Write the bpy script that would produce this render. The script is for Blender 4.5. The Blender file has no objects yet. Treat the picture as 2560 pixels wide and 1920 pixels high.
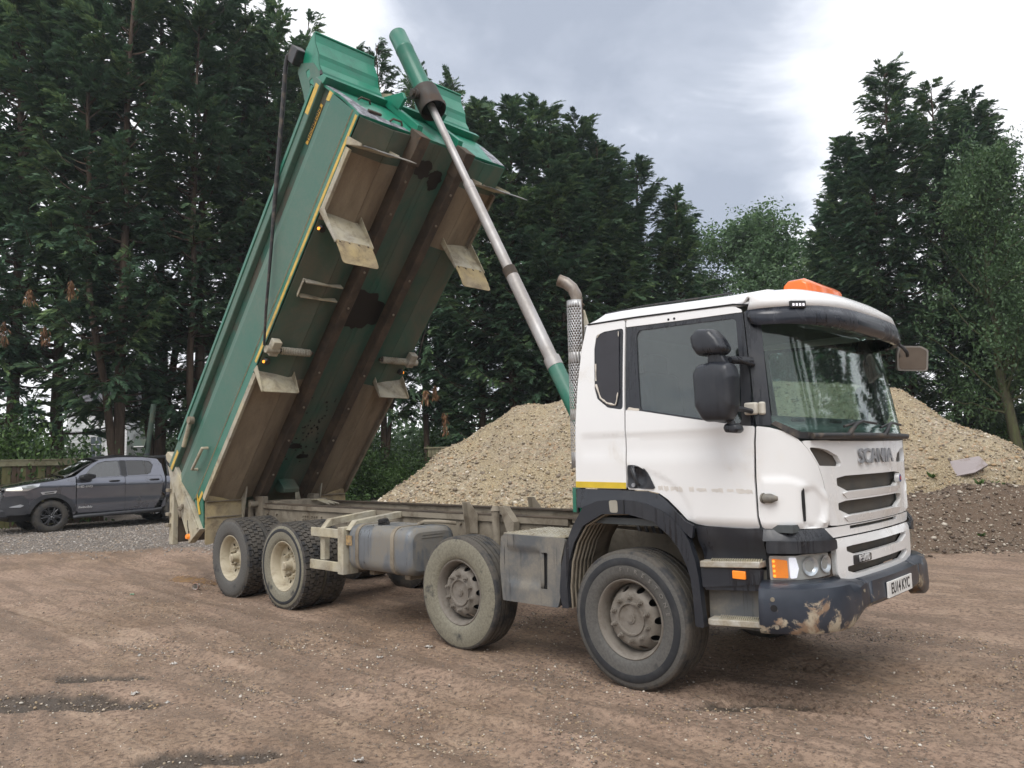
import bpy, bmesh, math, random
import numpy as np
from math import radians, sin, cos, pi, sqrt
from mathutils import Vector, Matrix
from mathutils.geometry import delaunay_2d_cdt
random.seed(7)
RNG = np.random.default_rng(11)
SC = bpy.context.scene
COL = SC.collection

# ------------------------------------------------------------------ camera
CAM = np.array((3.535, -6.147, 1.767)); YAW, PITCH, ROLL, FPX = radians(43.65), radians(5.372), radians(-1.348), 1928.5
_f = Vector((-sin(YAW)*cos(PITCH), cos(YAW)*cos(PITCH), sin(PITCH)))
_r = Vector((cos(YAW), sin(YAW), 0)); _u = _r.cross(_f)
_r2 = _r*cos(ROLL)+_u*sin(ROLL); _u2 = _u*cos(ROLL)-_r*sin(ROLL)
cd = bpy.data.cameras.new('camera'); cam = bpy.data.objects.new('camera', cd); COL.objects.link(cam)
M3 = Matrix((_r2, _u2, -_f)).transposed()
cam.matrix_world = Matrix.Translation(Vector(CAM)) @ M3.to_4x4()
cd.sensor_fit = 'HORIZONTAL'; cd.sensor_width = 36.0; cd.lens = 36.0*FPX/2560.0
cd.clip_start = 0.1; cd.clip_end = 2000
SC.camera = cam
FH = Vector((_f.x, _f.y, 0)).normalized()      # horizontal view direction, used for laying out the yard
RH = Vector((_r.x, _r.y, 0)).normalized()
def yard(depth, lateral, z=0.0):               # a place in the yard: metres ahead of / beside the standpoint
    return Vector((CAM[0], CAM[1], 0)) + FH*depth + RH*lateral + Vector((0, 0, z))

# ------------------------------------------------------------------ world: overcast sky with heavy grey cloud
SUN_EL, SUN_AZ = radians(52), radians(150)     # azimuth clockwise from +Y
w = bpy.data.worlds.new('World'); SC.world = w; w.use_nodes = True
nt = w.node_tree; nt.nodes.clear(); N = nt.nodes.new; LK = nt.links.new
out = N('ShaderNodeOutputWorld')
sky = N('ShaderNodeTexSky'); sky.sky_type = 'NISHITA'; sky.sun_disc = False
sky.sun_elevation = SUN_EL; sky.sun_rotation = SUN_AZ
bg1 = N('ShaderNodeBackground'); bg1.inputs['Strength'].default_value = 0.12; LK(sky.outputs[0], bg1.inputs[0])
tc = N('ShaderNodeTexCoord')
def wmath(op, a, b=None, c=None):
    m = N('ShaderNodeMath'); m.operation = op
    for i, v in enumerate((a, b, c)):
        if v is None: continue
        if isinstance(v, (int, float)): m.inputs[i].default_value = v
        else: LK(v, m.inputs[i])
    return m.outputs[0]
# cloud plane projection: direction / (height + eps)
sep = N('ShaderNodeSeparateXYZ'); LK(tc.outputs['Generated'], sep.inputs[0])
zz = wmath('MAXIMUM', sep.outputs[2], 0.0); den = wmath('ADD', zz, 0.32)
cx = wmath('DIVIDE', sep.outputs[0], den); cy = wmath('DIVIDE', sep.outputs[1], den)
cmb = N('ShaderNodeCombineXYZ'); LK(cx, cmb.inputs[0]); LK(cy, cmb.inputs[1])
def wnoise(scale, det, rough, off, dist=0.0):
    mp = N('ShaderNodeMapping'); mp.inputs['Location'].default_value = off; LK(cmb.outputs[0], mp.inputs[0])
    n = N('ShaderNodeTexNoise'); n.inputs['Scale'].default_value = scale; n.inputs['Detail'].default_value = det
    n.inputs['Roughness'].default_value = rough; n.inputs['Distortion'].default_value = dist; LK(mp.outputs[0], n.inputs[0])
    return n.outputs[0]
nbig = wnoise(0.9, 3, 0.5, (3.1, 1.7, 0), 0.3); nmid = wnoise(2.6, 7, 0.58, (0.4, 5.2, 2), 0.5); nfin = wnoise(7.0, 6, 0.6, (7, 2, 4), 0.3)
# one heavy bank of cloud stands over the middle of the yard's far side
def dirvec(px, py):
    v = _f + _r2*((px-1280)/FPX) - _u2*((py-960)/FPX); return v.normalized()
def bank(v, inner, outer):
    vd = N('ShaderNodeVectorMath'); vd.operation = 'DOT_PRODUCT'; nrm = N('ShaderNodeVectorMath'); nrm.operation = 'NORMALIZE'
    LK(tc.outputs['Generated'], nrm.inputs[0]); LK(nrm.outputs[0], vd.inputs[0]); vd.inputs[1].default_value = v
    mr = N('ShaderNodeMapRange'); mr.interpolation_type = 'SMOOTHSTEP'; LK(vd.outputs['Value'], mr.inputs[0])
    mr.inputs[1].default_value = cos(radians(outer)); mr.inputs[2].default_value = cos(radians(inner)); return mr.outputs[0]
b1 = bank(dirvec(1560, 30), 3, 19); b2 = bank(dirvec(1700, 420), 2, 12); b3 = bank(dirvec(1250, 60), 2, 11)
bk = wmath('MAXIMUM', wmath('MAXIMUM', b1, b2), wmath('MULTIPLY', b3, 0.9))
g = wmath('ADD', wmath('MULTIPLY', bk, 0.62), wmath('MULTIPLY', wmath('SUBTRACT', nmid, 0.5), 1.15))
g = wmath('ADD', g, wmath('MULTIPLY', wmath('SUBTRACT', nbig, 0.52), 1.3))
g = wmath('ADD', g, wmath('MULTIPLY', wmath('SUBTRACT', nfin, 0.5), 0.30))
cr = N('ShaderNodeValToRGB'); LK(g, cr.inputs[0]); e = cr.color_ramp
e.elements[0].position = 0.02; e.elements[0].color = (0.95, 0.955, 0.98, 1)
e.elements[1].position = 0.62; e.elements[1].color = (0.36, 0.40, 0.48, 1)
k = e.elements.new(0.2); k.color = (0.74, 0.77, 0.84, 1); k = e.elements.new(0.40); k.color = (0.46, 0.50, 0.58, 1)
bg2 = N('ShaderNodeBackground'); bg2.inputs['Strength'].default_value = 1.0; LK(cr.outputs[0], bg2.inputs[0])
mx = N('ShaderNodeMixShader'); mx.inputs[0].default_value = 0.94; LK(bg1.outputs[0], mx.inputs[1]); LK(bg2.outputs[0], mx.inputs[2])
LK(mx.outputs[0], out.inputs[0])
# ------------------------------------------------------------------ sun behind cloud
sl = bpy.data.lights.new('sun', 'SUN'); sl.energy = 1.5; sl.angle = radians(35); sl.color = (1.0, 0.97, 0.93)
so = bpy.data.objects.new('sun', sl); COL.objects.link(so)
sd = Vector((sin(SUN_AZ)*cos(SUN_EL), cos(SUN_AZ)*cos(SUN_EL), sin(SUN_EL)))
so.rotation_euler = sd.to_track_quat('Z', 'Y').to_euler(); so.location = sd*60
SC.view_settings.view_transform = 'Standard'; SC.view_settings.look = 'None'
SC.view_settings.exposure = 0.45; SC.view_settings.gamma = 1.0
SC.cycles.max_bounces = 5; SC.cycles.diffuse_bounces = 3; SC.cycles.glossy_bounces = 3; SC.cycles.transmission_bounces = 4; SC.cycles.transparent_max_bounces = 10
# ================================================================== helpers
def link(o, parent=None):
    COL.objects.link(o)
    if parent is not None: o.parent = parent
    return o
def tag(o, label=None, cat=None, group=None, kind=None):
    if label: o['label'] = label
    if cat: o['category'] = cat
    if group: o['group'] = group
    if kind: o['kind'] = kind
    return o
def empty(name, loc=(0, 0, 0), rz=0.0):
    o = bpy.data.objects.new(name, None); o.location = loc; o.rotation_euler = (0, 0, rz); o.empty_display_size = 0.3
    return link(o)
def mesh_obj(name, verts, faces, mat, parent=None, smooth=35, bevel=0, seg=2):
    me = bpy.data.meshes.new(name)
    me.from_pydata([tuple(v) for v in verts], [], [tuple(f) for f in faces]); me.update()
    if mat: me.materials.append(mat)
    if smooth: shade(me, smooth)
    o = link(bpy.data.objects.new(name, me), parent)
    if bevel:
        m = o.modifiers.new('bevel', 'BEVEL'); m.width = bevel; m.segments = seg; m.limit_method = 'ANGLE'; m.angle_limit = radians(40)
        m.harden_normals = False
    return o
def shade(me, ang):
    me.polygons.foreach_set('use_smooth', [True]*len(me.polygons))
    me.set_sharp_from_angle(angle=radians(ang))
def big_mesh(name, V, F, mat, parent=None, smooth=False, attrs=None):
    """numpy verts (n,3) and quads/tris (m,k) -> object, fast"""
    me = bpy.data.meshes.new(name); V = np.asarray(V, np.float32); F = np.asarray(F, np.int32); m, k = F.shape
    me.vertices.add(len(V)); me.vertices.foreach_set('co', V.ravel())
    me.loops.add(m*k); me.loops.foreach_set('vertex_index', F.ravel())
    me.polygons.add(m); me.polygons.foreach_set('loop_start', np.arange(0, m*k, k, dtype=np.int32))
    if smooth: me.polygons.foreach_set('use_smooth', np.ones(m, bool))
    me.update(calc_edges=True)
    for nm, dom, arr in (attrs or []):
        a = me.attributes.new(nm, 'FLOAT', dom); a.data.foreach_set('value', np.asarray(arr, np.float32))
    if mat: me.materials.append(mat)
    return link(bpy.data.objects.new(name, me), parent)
class MB:
    """collects simple solids into one mesh"""
    def __init__(s): s.v = []; s.f = []
    def add(s, V, F):
        b = len(s.v); s.v += [Vector(v) for v in V]; s.f += [[i+b for i in f] for f in F]; return s
    def box(s, c, d, rot=None):
        x, y, z = (q/2 for q in d); P = [Vector(p) for p in ((-x,-y,-z),(x,-y,-z),(x,y,-z),(-x,y,-z),(-x,-y,z),(x,-y,z),(x,y,z),(-x,y,z))]
        if rot is not None: P = [rot @ p for p in P]
        c = Vector(c); return s.add([p+c for p in P], [(0,3,2,1),(4,5,6,7),(0,1,5,4),(1,2,6,5),(2,3,7,6),(3,0,4,7)])
    def bb(s, x0, x1, y0, y1, z0, z1): return s.box(((x0+x1)/2, (y0+y1)/2, (z0+z1)/2), (abs(x1-x0), abs(y1-y0), abs(z1-z0)))
    def prism(s, pts, off):
        """polygon (3D points) extruded by vector off"""
        n = len(pts); P = [Vector(p) for p in pts]; off = Vector(off); Q = [p+off for p in P]
        nn = sum(((P[i]-P[0]).cross(P[(i+1) % n]-P[0]) for i in range(n)), Vector())
        F = [list(range(n))[::-1], list(range(n, 2*n))] + [[i, (i+1) % n, n+(i+1) % n, n+i] for i in range(n)]
        if nn.dot(off) < 0: F = [f[::-1] for f in F]
        return s.add(P+Q, F)
    def tube(s, path, r, n=10, caps=True):
        path = [Vector(p) for p in path]; m = len(path); rr = r if isinstance(r, (list, tuple)) else [r]*m
        V = []; ref = None
        for i, p in enumerate(path):
            t = (path[min(i+1, m-1)]-path[max(i-1, 0)]).normalized()
            if ref is None: ref = Vector((0, 0, 1)) if abs(t.z) < 0.9 else Vector((1, 0, 0))
            a = t.cross(ref).normalized(); b = a.cross(t).normalized(); ref = b
            V += [p + (a*cos(2*pi*k/n)+b*sin(2*pi*k/n))*rr[i] for k in range(n)]
        F = [[i*n+k, i*n+(k+1) % n, (i+1)*n+(k+1) % n, (i+1)*n+k] for i in range(m-1) for k in range(n)]
        if caps: F += [list(range(n))[::-1], [(m-1)*n+k for k in range(n)]]
        F = [f[::-1] for f in F]
        return s.add(V, F)
    def cyl(s, a, b, r, n=20, r2=None): return s.tube([a, b], [r, r if r2 is None else r2], n)
    def revolve(s, prof, c, axis='y', n=48, close=False):
        """prof: list of (radius, along axis)"""
        c = Vector(c); V = []; m = len(prof)
        for k in range(n):
            t = 2*pi*k/n
            for r, h in prof:
                V.append(c + (Vector((r*cos(t), h, r*sin(t))) if axis == 'y' else Vector((r*cos(t), r*sin(t), h))))
        mm = m if close else m-1
        F = [[k*m+i, k*m+(i+1) % m, ((k+1) % n)*m+(i+1) % m, ((k+1) % n)*m+i] for k in range(n) for i in range(mm)]
        return s.add(V, F)
    def obj(s, name, mat, parent=None, smooth=35, bevel=0, seg=2): return mesh_obj(name, s.v, s.f, mat, parent, smooth, bevel, seg)
def flip(o):
    bm = bmesh.new(); bm.from_mesh(o.data); bmesh.ops.reverse_faces(bm, faces=bm.faces); bm.to_mesh(o.data); bm.free(); return o
def fixn(o):
    bm = bmesh.new(); bm.from_mesh(o.data); bmesh.ops.recalc_face_normals(bm, faces=bm.faces); bm.to_mesh(o.data); bm.free(); return o
# ---- 2D outline tools
def fillet(poly, r, n=5):
    out_ = []; m = len(poly)
    for i in range(m):
        p0, p1, p2 = (Vector(poly[(i+k) % m]) for k in (-1, 0, 1)); a = p0-p1; b = p2-p1
        la, lb = a.length, b.length
        if la < 1e-6 or lb < 1e-6: continue
        ang = a.angle(b)
        if ang > radians(172): out_.append(tuple(p1)); continue
        d = min(r/math.tan(ang/2), la*0.48, lb*0.48); A = p1+a/la*d; B = p1+b/lb*d
        for k in range(n+1):
            t = k/n; out_.append(tuple(A*(1-t)**2+p1*2*t*(1-t)+B*t*t))
    return out_
def densify(poly, res):
    o_ = []; m = len(poly)
    for i in range(m):
        a = Vector(poly[i]); b = Vector(poly[(i+1) % m]); k = max(1, int((b-a).length/res))
        o_ += [tuple(a.lerp(b, j/k)) for j in range(k)]
    return o_
def inpoly(P, poly):
    P = np.asarray(P); x, y = P[:, 0], P[:, 1]; c = np.zeros(len(P), bool); q = np.asarray(poly); j = len(q)-1
    for i in range(len(q)):
        xi, yi, xj, yj = q[i, 0], q[i, 1], q[j, 0], q[j, 1]
        if yi != yj:
            m = ((yi > y) != (yj > y)) & (x < (xj-xi)*(y-yi)/(yj-yi)+xi); c ^= m
        j = i
    return c
def fill2d(outer, holes=(), res=0.05, lines=()):
    """triangulated 2D region with interior grid points"""
    outer = densify(outer, res); holes = [densify(h, res) for h in holes]
    pts = list(outer); edges = [(i, (i+1) % len(outer)) for i in range(len(outer))]
    for h in holes:
        b = len(pts); pts += h; edges += [(b+i, b+(i+1) % len(h)) for i in range(len(h))]
    for ln in lines:
        for (ax, ay), (bx, by) in zip(ln[:-1], ln[1:]):
            k = max(1, int(math.hypot(bx-ax, by-ay)/res)); b = len(pts); pts += [(ax+(bx-ax)*j/k, ay+(by-ay)*j/k) for j in range(k+1)]; edges += [(b+j, b+j+1) for j in range(k)]
    q = np.array(outer); x0, y0 = q.min(0); x1, y1 = q.max(0)
    gx = np.arange(x0+res*0.6, x1, res); gy = np.arange(y0+res*0.6, y1, res)
    if len(gx) and len(gy):
        G = np.array([(a, b) for a in gx for b in gy]); m = inpoly(G, outer)
        for h in holes: m &= ~inpoly(G, h)
        G = G[m]
        if len(G):
            B = np.array(pts); d = np.array([np.min(np.hypot(B[:, 0]-g_[0], B[:, 1]-g_[1])) for g_ in G]); G = G[d > res*0.45]
            pts += [tuple(g_) for g_ in G]
    v, e_, f, *_ = delaunay_2d_cdt([Vector(p) for p in pts], edges, [], 0, 1e-6)
    V = [tuple(p) for p in v]; C = np.array([[(V[a][0]+V[b][0]+V[c][0])/3, (V[a][1]+V[b][1]+V[c][1])/3] for a, b, c in f])
    m = inpoly(C, outer)
    for h in holes: m &= ~inpoly(C, h)
    return V, [tuple(t) for t, k in zip(f, m) if k]
def panel(name, outer, fn, mat, parent=None, holes=(), res=0.05, thick=0.012, toward=None, smooth=40, lift=0.0, lines=()):
    """sheet cut to a 2D outline, laid on the surface fn(u,v) -> 3D and given thickness behind it; toward = outward reference direction"""
    V, F = fill2d(outer, holes, res, lines); P = [Vector(fn(a, b)) for a, b in V]
    used = sorted({i for f in F for i in f}); mp = {k: i for i, k in enumerate(used)}; P = [P[i] for i in used]; F = [tuple(mp[i] for i in f) for f in F]
    n = len(P); NR = [Vector() for _ in P]
    for a, b, c in F:
        nn = (P[b]-P[a]).cross(P[c]-P[a]); NR[a] += nn; NR[b] += nn; NR[c] += nn
    tot = sum(NR, Vector())
    if toward is not None and tot.dot(Vector(toward)) < 0: F = [f[::-1] for f in F]; NR = [-q for q in NR]
    NR = [q.normalized() for q in NR]; P = [p+q*lift for p, q in zip(P, NR)]
    Q = [p-q*thick for p, q in zip(P, NR)]
    ec = {}
    for f in F:
        for i in range(3): ec[(f[i], f[(i+1) % 3])] = 1
    FF = list(F)+[tuple(n+i for i in f[::-1]) for f in F]
    FF += [(b, a, n+a, n+b) for (a, b) in ec if (b, a) not in ec]
    return mesh_obj(name, P+Q, FF, mat, parent, smooth)
def text_mesh(name, txt, size, depth, M, mat, parent, bold=0.0, spacing=1.0, xs=1.0, shear=0.0):
    c = bpy.data.curves.new(name, 'FONT'); c.body = txt; c.size = size; c.extrude = depth; c.align_x = 'CENTER'; c.align_y = 'CENTER'
    c.offset = bold; c.space_character = spacing; c.shear = shear; c.resolution_u = 3
    t = bpy.data.objects.new(name, c); COL.objects.link(t); bpy.context.view_layer.update()
    me = bpy.data.meshes.new_from_object(t.evaluated_get(bpy.context.evaluated_depsgraph_get())); bpy.data.objects.remove(t); bpy.data.curves.remove(c)
    me.name = name; me.transform(M @ Matrix.Diagonal((xs, 1, 1, 1))); me.materials.clear(); me.materials.append(mat)
    return link(bpy.data.objects.new(name, me), parent)
def frame(o, x, n):
    """matrix whose local x runs along x and local z along n (text faces n)"""
    x = Vector(x).normalized(); n = Vector(n).normalized(); y = n.cross(x).normalized(); x = y.cross(n)
    m = Matrix((x, y, n)).transposed().to_4x4(); m.translation = Vector(o); return m
def copy_tree(o, parent=None):
    c = o.copy(); COL.objects.link(c); c.parent = parent
    for ch in o.children: copy_tree(ch, c)
    return c
# ---- noise on arrays
def _hash(ix, iy, seed):
    h = (ix*374761393 + iy*668265263 + seed*1442695041) & 0xffffffff
    h = ((h ^ (h >> 13))*1274126177) & 0xffffffff
    return ((h ^ (h >> 16)) & 0xffff)/65535.0
def vnoise(x, y, seed=0):
    ix = np.floor(x).astype(np.int64); iy = np.floor(y).astype(np.int64); fx = x-ix; fy = y-iy
    fx = fx*fx*(3-2*fx); fy = fy*fy*(3-2*fy)
    a = _hash(ix, iy, seed); b = _hash(ix+1, iy, seed); c = _hash(ix, iy+1, seed); d = _hash(ix+1, iy+1, seed)
    return (a*(1-fx)+b*fx)*(1-fy)+(c*(1-fx)+d*fx)*fy
def fbm(x, y, seed=0, oct_=4, gain=0.5):
    s = 0; amp = 1; tot = 0
    for i in range(oct_):
        s = s+amp*vnoise(x*2**i+17.3*i, y*2**i-9.1*i, seed+i); tot += amp; amp *= gain
    return s/tot
def sstep(a, b, x):
    t = np.clip((x-a)/(b-a), 0, 1); return t*t*(3-2*t)
# ------------------------------------------------------------------ materials
def new_mat(name):
    m = bpy.data.materials.new(name); m.use_nodes = True; t = m.node_tree; t.nodes.clear()
    o = t.nodes.new('ShaderNodeOutputMaterial'); b = t.nodes.new('ShaderNodeBsdfPrincipled'); t.links.new(b.outputs[0], o.inputs[0])
    return m, t, b, o
class NT:
    def __init__(s, t): s.t = t
    def n(s, kind, **kw):
        x = s.t.nodes.new('ShaderNode'+kind)
        for k_, v in kw.items(): setattr(x, k_, v)
        return x
    def l(s, a, b): s.t.links.new(a, b)
    def coord(s, kind='Object', scale=(1, 1, 1), loc=(0, 0, 0), rot=(0, 0, 0)):
        c = s.n('TexCoord'); m = s.n('Mapping'); m.inputs['Scale'].default_value = scale; m.inputs['Location'].default_value = loc; m.inputs['Rotation'].default_value = rot
        s.l(c.outputs[kind], m.inputs[0]); return m.outputs[0]
    def noise(s, vec, scale, det=5, rough=0.55, dist=0.0):
        x = s.n('TexNoise'); x.inputs['Scale'].default_value = scale; x.inputs['Detail'].default_value = det; x.inputs['Roughness'].default_value = rough
        x.inputs['Distortion'].default_value = dist; s.l(vec, x.inputs[0]); return x.outputs[0]
    def voro(s, vec, scale, feature='F1', out_='Distance'):
        x = s.n('TexVoronoi', feature=feature); x.inputs['Scale'].default_value = scale; s.l(vec, x.inputs['Vector']); return x.outputs[out_]
    def ramp(s, fac, *stops, interp='LINEAR'):
        x = s.n('ValToRGB'); r = x.color_ramp; r.interpolation = interp
        while len(r.elements) < len(stops): r.elements.new(0.5)
        for el, (p, c) in zip(r.elements, stops):
            el.position = p; el.color = (c, c, c, 1) if isinstance(c, (int, float)) else (*c, 1)
        s.l(fac, x.inputs[0]); return x.outputs[0]
    def mix(s, fac, a, b):
        x = s.n('Mix', data_type='RGBA'); 
        for v, i in ((fac, 0), (a, 6), (b, 7)):
            if isinstance(v, (int, float)): x.inputs[i].default_value = v
            elif isinstance(v, tuple): x.inputs[i].default_value = (*v, 1)
            else: s.l(v, x.inputs[i])
        return x.outputs[2]
    def math(s, op, a, b=0.0, clamp=False):
        x = s.n('Math', operation=op); x.use_clamp = clamp
        for i, v in enumerate((a, b)):
            if isinstance(v, (int, float)): x.inputs[i].default_value = v
            else: s.l(v, x.inputs[i])
        return x.outputs[0]
    def attr(s, name): x = s.n('Attribute'); x.attribute_name = name; return x.outputs['Fac']
    def bump(s, h, strength=0.3, dist=0.01):
        x = s.n('Bump'); x.inputs['Strength'].default_value = strength; x.inputs['Distance'].default_value = dist; s.l(h, x.inputs['Height']); return x.outputs[0]
def worn(name, col, rough=0.5, metal=0.0, dirt=None, amount=0.5, scale=3.0, streak=None, sc_amt=0.5, spec=0.5, fine=60, bump=0.15, col2=None, rust=None, rust_amt=0.0, aniso=(1, 1, 1), coat=0.0, dirt_rough=0.9, edge=0.1):
    """painted / plastic surface with a dirt film in blotches, optional rain streaks down the world z axis and rust freckles"""
    m, t, b, o = new_mat(name); q = NT(t); P = q.coord('Object', aniso)
    base = col
    if col2 is not None: base = q.mix(q.ramp(q.noise(P, scale*0.45, 4), (0.38, 0.0), (0.66, 1.0)), col, col2)
    rgh = rough
    if dirt is not None:
        n1 = q.noise(P, scale, 7, 0.62, 0.4); c0 = 0.5-0.36*(amount-0.5)*2
        f1 = q.ramp(n1, (max(0, c0-edge), 0.0), (min(1, c0+edge), 1.0)); f2 = q.noise(P, fine, 3, 0.6); f2 = q.ramp(f2, (0.25, 0.55), (0.7, 1.0))
        fac = q.math('MULTIPLY', f1, f2); base = q.mix(fac, base, dirt); rgh = q.ramp(fac, (0, rough), (1, dirt_rough))
    if rust is not None:
        rn = q.noise(P, scale*4.3, 6, 0.65); rf = q.ramp(rn, (0.68-rust_amt*0.3, 0.0), (0.74-rust_amt*0.3, 1.0)); base = q.mix(rf, base, rust)
    if streak is not None:
        S = q.coord('Object', (14, 14, 0.55)); sn = q.noise(S, 1.6, 6, 0.7, 0.15); W_ = q.coord('Object', (1.3, 1.3, 0.9)); gate = q.ramp(q.noise(W_, 1.7, 3), (0.38, 0.0), (0.6, 1.0))
        sf = q.math('MULTIPLY', q.ramp(sn, (0.62-sc_amt*0.2, 0.0), (0.65-sc_amt*0.2, 1.0)), gate)
        base = q.mix(q.math('MULTIPLY', sf, 0.85), base, streak)
        rgh2 = q.n('Mix', data_type='FLOAT'); q.l(sf, rgh2.inputs[0]); rgh2.inputs[3].default_value = 0.18
        if isinstance(rgh, float): rgh2.inputs[2].default_value = rgh
        else: q.l(rgh, rgh2.inputs[2])
        rgh = rgh2.outputs[0]
    if isinstance(base, tuple): b.inputs['Base Color'].default_value = (*base, 1)
    else: q.l(base, b.inputs['Base Color'])
    if isinstance(rgh, (int, float)): b.inputs['Roughness'].default_value = rgh
    else: q.l(rgh, b.inputs['Roughness'])
    b.inputs['Metallic'].default_value = metal; b.inputs['Specular IOR Level'].default_value = spec; b.inputs['Coat Weight'].default_value = coat; b.inputs['Coat Roughness'].default_value = 0.06
    if bump: q.l(q.bump(q.noise(P, fine*1.3, 4, 0.6), bump, 0.004), b.inputs['Normal'])
    return m
def plain(name, col, rough=0.5, metal=0.0, spec=0.5, emit=None, es=1.0, coat=0.0):
    m, t, b, o = new_mat(name); q = NT(t)
    n = q.noise(q.coord('Object'), 9.0, 5); c = q.mix(q.ramp(n, (0.3, 0.0), (0.7, 1.0)), tuple(x*0.86 for x in col), tuple(min(1, x*1.1) for x in col)); q.l(c, b.inputs['Base Color'])
    b.inputs['Roughness'].default_value = rough; b.inputs['Metallic'].default_value = metal; b.inputs['Specular IOR Level'].default_value = spec; b.inputs['Coat Weight'].default_value = coat
    if emit: b.inputs['Emission Color'].default_value = (*emit, 1); b.inputs['Emission Strength'].default_value = es
    return m
def glass(name, tint, ior=1.5, gain=1.0, rain=True, dirt=0.0):
    m, t, b, o = new_mat(name); t.nodes.remove(b); q = NT(t)
    tr = q.n('BsdfTransparent'); tr.inputs[0].default_value = (*tint, 1); gl = q.n('BsdfGlossy'); gl.inputs['Roughness'].default_value = 0.015; gl.inputs[0].default_value = (1, 1, 1, 1)
    fr = q.n('Fresnel'); ge = q.n('NewGeometry'); ir = q.n('MapRange'); q.l(ge.outputs['Backfacing'], ir.inputs[0]); ir.inputs[3].default_value = ior; ir.inputs[4].default_value = 1/ior; q.l(ir.outputs[0], fr.inputs[0]); fac = q.math('MULTIPLY', fr.outputs[0], gain, True)
    if rain:
        S = q.coord('Object', (26, 26, 1.2)); nb = q.noise(S, 1.0, 3, 0.5); bp = q.bump(nb, 0.05, 0.003); q.l(bp, gl.inputs['Normal'])
    mxs = q.n('MixShader'); q.l(fac, mxs.inputs[0]); q.l(tr.outputs[0], mxs.inputs[1]); q.l(gl.outputs[0], mxs.inputs[2])
    last = mxs.outputs[0]
    if dirt:
        df = q.n('BsdfDiffuse'); df.inputs[0].default_value = (0.42, 0.45, 0.45, 1); m2 = q.n('MixShader')
        f = q.ramp(q.noise(q.coord('Object', (3, 3, 1.2)), 2.2, 6, 0.6), (0.3, 0.0), (0.75, dirt)); q.l(f, m2.inputs[0]); q.l(last, m2.inputs[1]); q.l(df.outputs[0], m2.inputs[2]); last = m2.outputs[0]
    q.l(last, o.inputs[0]); return m
def leaf_mat(name, c0, c1, c2=None, trans=0.25):
    m, t, b, o = new_mat(name); q = NT(t); a = q.attr('tint'); oi = q.n('ObjectInfo')
    stops = [(0.0, c0), (1.0, c1)] if c2 is None else [(0.0, c0), (0.6, c1), (1.0, c2)]
    col = q.ramp(a, *stops); hs = q.n('HueSaturation'); q.l(col, hs.inputs['Color'])
    v = q.n('MapRange'); q.l(oi.outputs['Random'], v.inputs[0]); v.inputs[3].default_value = 0.8; v.inputs[4].default_value = 1.2; q.l(v.outputs[0], hs.inputs['Value'])
    q.l(hs.outputs[0], b.inputs['Base Color']); b.inputs['Roughness'].default_value = 0.55; b.inputs['Specular IOR Level'].default_value = 0.35
    tl = q.n('BsdfTranslucent'); q.l(hs.outputs[0], tl.inputs[0]); ms = q.n('MixShader'); ms.inputs[0].default_value = trans; q.l(b.outputs[0], ms.inputs[1]); q.l(tl.outputs[0], ms.inputs[2]); q.l(ms.outputs[0], o.inputs[0])
    return m
# ================================================================== the yard
def depth_of(x, y): return (x-CAM[0])*FH.x+(y-CAM[1])*FH.y
def lat_of(x, y): return (x-CAM[0])*RH.x+(y-CAM[1])*RH.y
def ground_z(x, y):
    d = depth_of(x, y); return 0.20*sstep(12.0, 19.0, d)+0.30*sstep(20.5, 29.0, d)
PITS = [(-3.35, -4.35, 0.75, 0.26), (-2.85, -4.0, 0.5, 0.2), (-3.6, -3.75, 0.5, 0.13), (-1.3, -4.05, 0.34, 0.18), (-1.02, -3.75, 0.26, 0.14), (0.85, -0.98, 0.5, 0.14)]
GRAV = [(-0.7, -2.9, 0.42, 0.13), (-0.25, -2.9, 0.5, 0.18), (-1.6, -2.6, 0.7, 0.16), (1.9, -1.04, 0.4, 0.16), (-2.3, -1.9, 0.6, 0.16), (0.3, -2.2, 0.8, 0.22), (-2.6, -3.1, 0.9, 0.2), (2.0, -0.2, 0.8, 0.25), (-5.0, -2.0, 0.8, 0.25)]
def blob(x, y, cx, cy, a, b, ang, seed):
    dx, dy = x-cx, y-cy; c, s = cos(ang), sin(ang); u = (dx*c+dy*s)/a; v = (-dx*s+dy*c)/b
    r = np.sqrt(u*u+v*v)+(fbm(x*5, y*5, seed, 4)-0.5)*1.1
    return 1-sstep(0.65, 1.05, r)
def ground_layers(x, y):
    damp = 0*x
    for i, (cx, cy, a, b) in enumerate(PITS): damp = np.maximum(damp, blob(x, y, cx, cy, a, b, radians(44), 30+i))
    grav = 0*x
    for i, (cx, cy, a, b) in enumerate(GRAV): grav = np.maximum(grav, 0.8*blob(x, y, cx, cy, a, b, radians(20+25*i), 50+i))
    grav = np.maximum(grav, 0.75*sstep(0.55, 0.68, fbm(x*0.9, y*1.3, 71, 4)))
    # loose pale gravel along the parking strip in front of the pickup
    d = depth_of(x, y); strip = sstep(14.2, 16.2, d+2.2*(fbm(x*0.6, y*0.6, 80, 3)-0.5))*(1-sstep(30, 34, d))*(1-sstep(-5.0, -2.5, lat_of(x, y)))
    return damp, grav, strip
def track(x, y, pts, wdt):
    """wheel track: distance to a polyline"""
    best = np.full(np.shape(x), 9.0)
    for (ax, ay), (bx, by) in zip(pts[:-1], pts[1:]):
        vx, vy = bx-ax, by-ay; t = np.clip(((x-ax)*vx+(y-ay)*vy)/(vx*vx+vy*vy), 0, 1); best = np.minimum(best, np.hypot(x-ax-t*vx, y-ay-t*vy))
    u = best/wdt; return -np.exp(-u**4)+0.7*np.exp(-((u-1.35)/0.28)**2)
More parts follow.
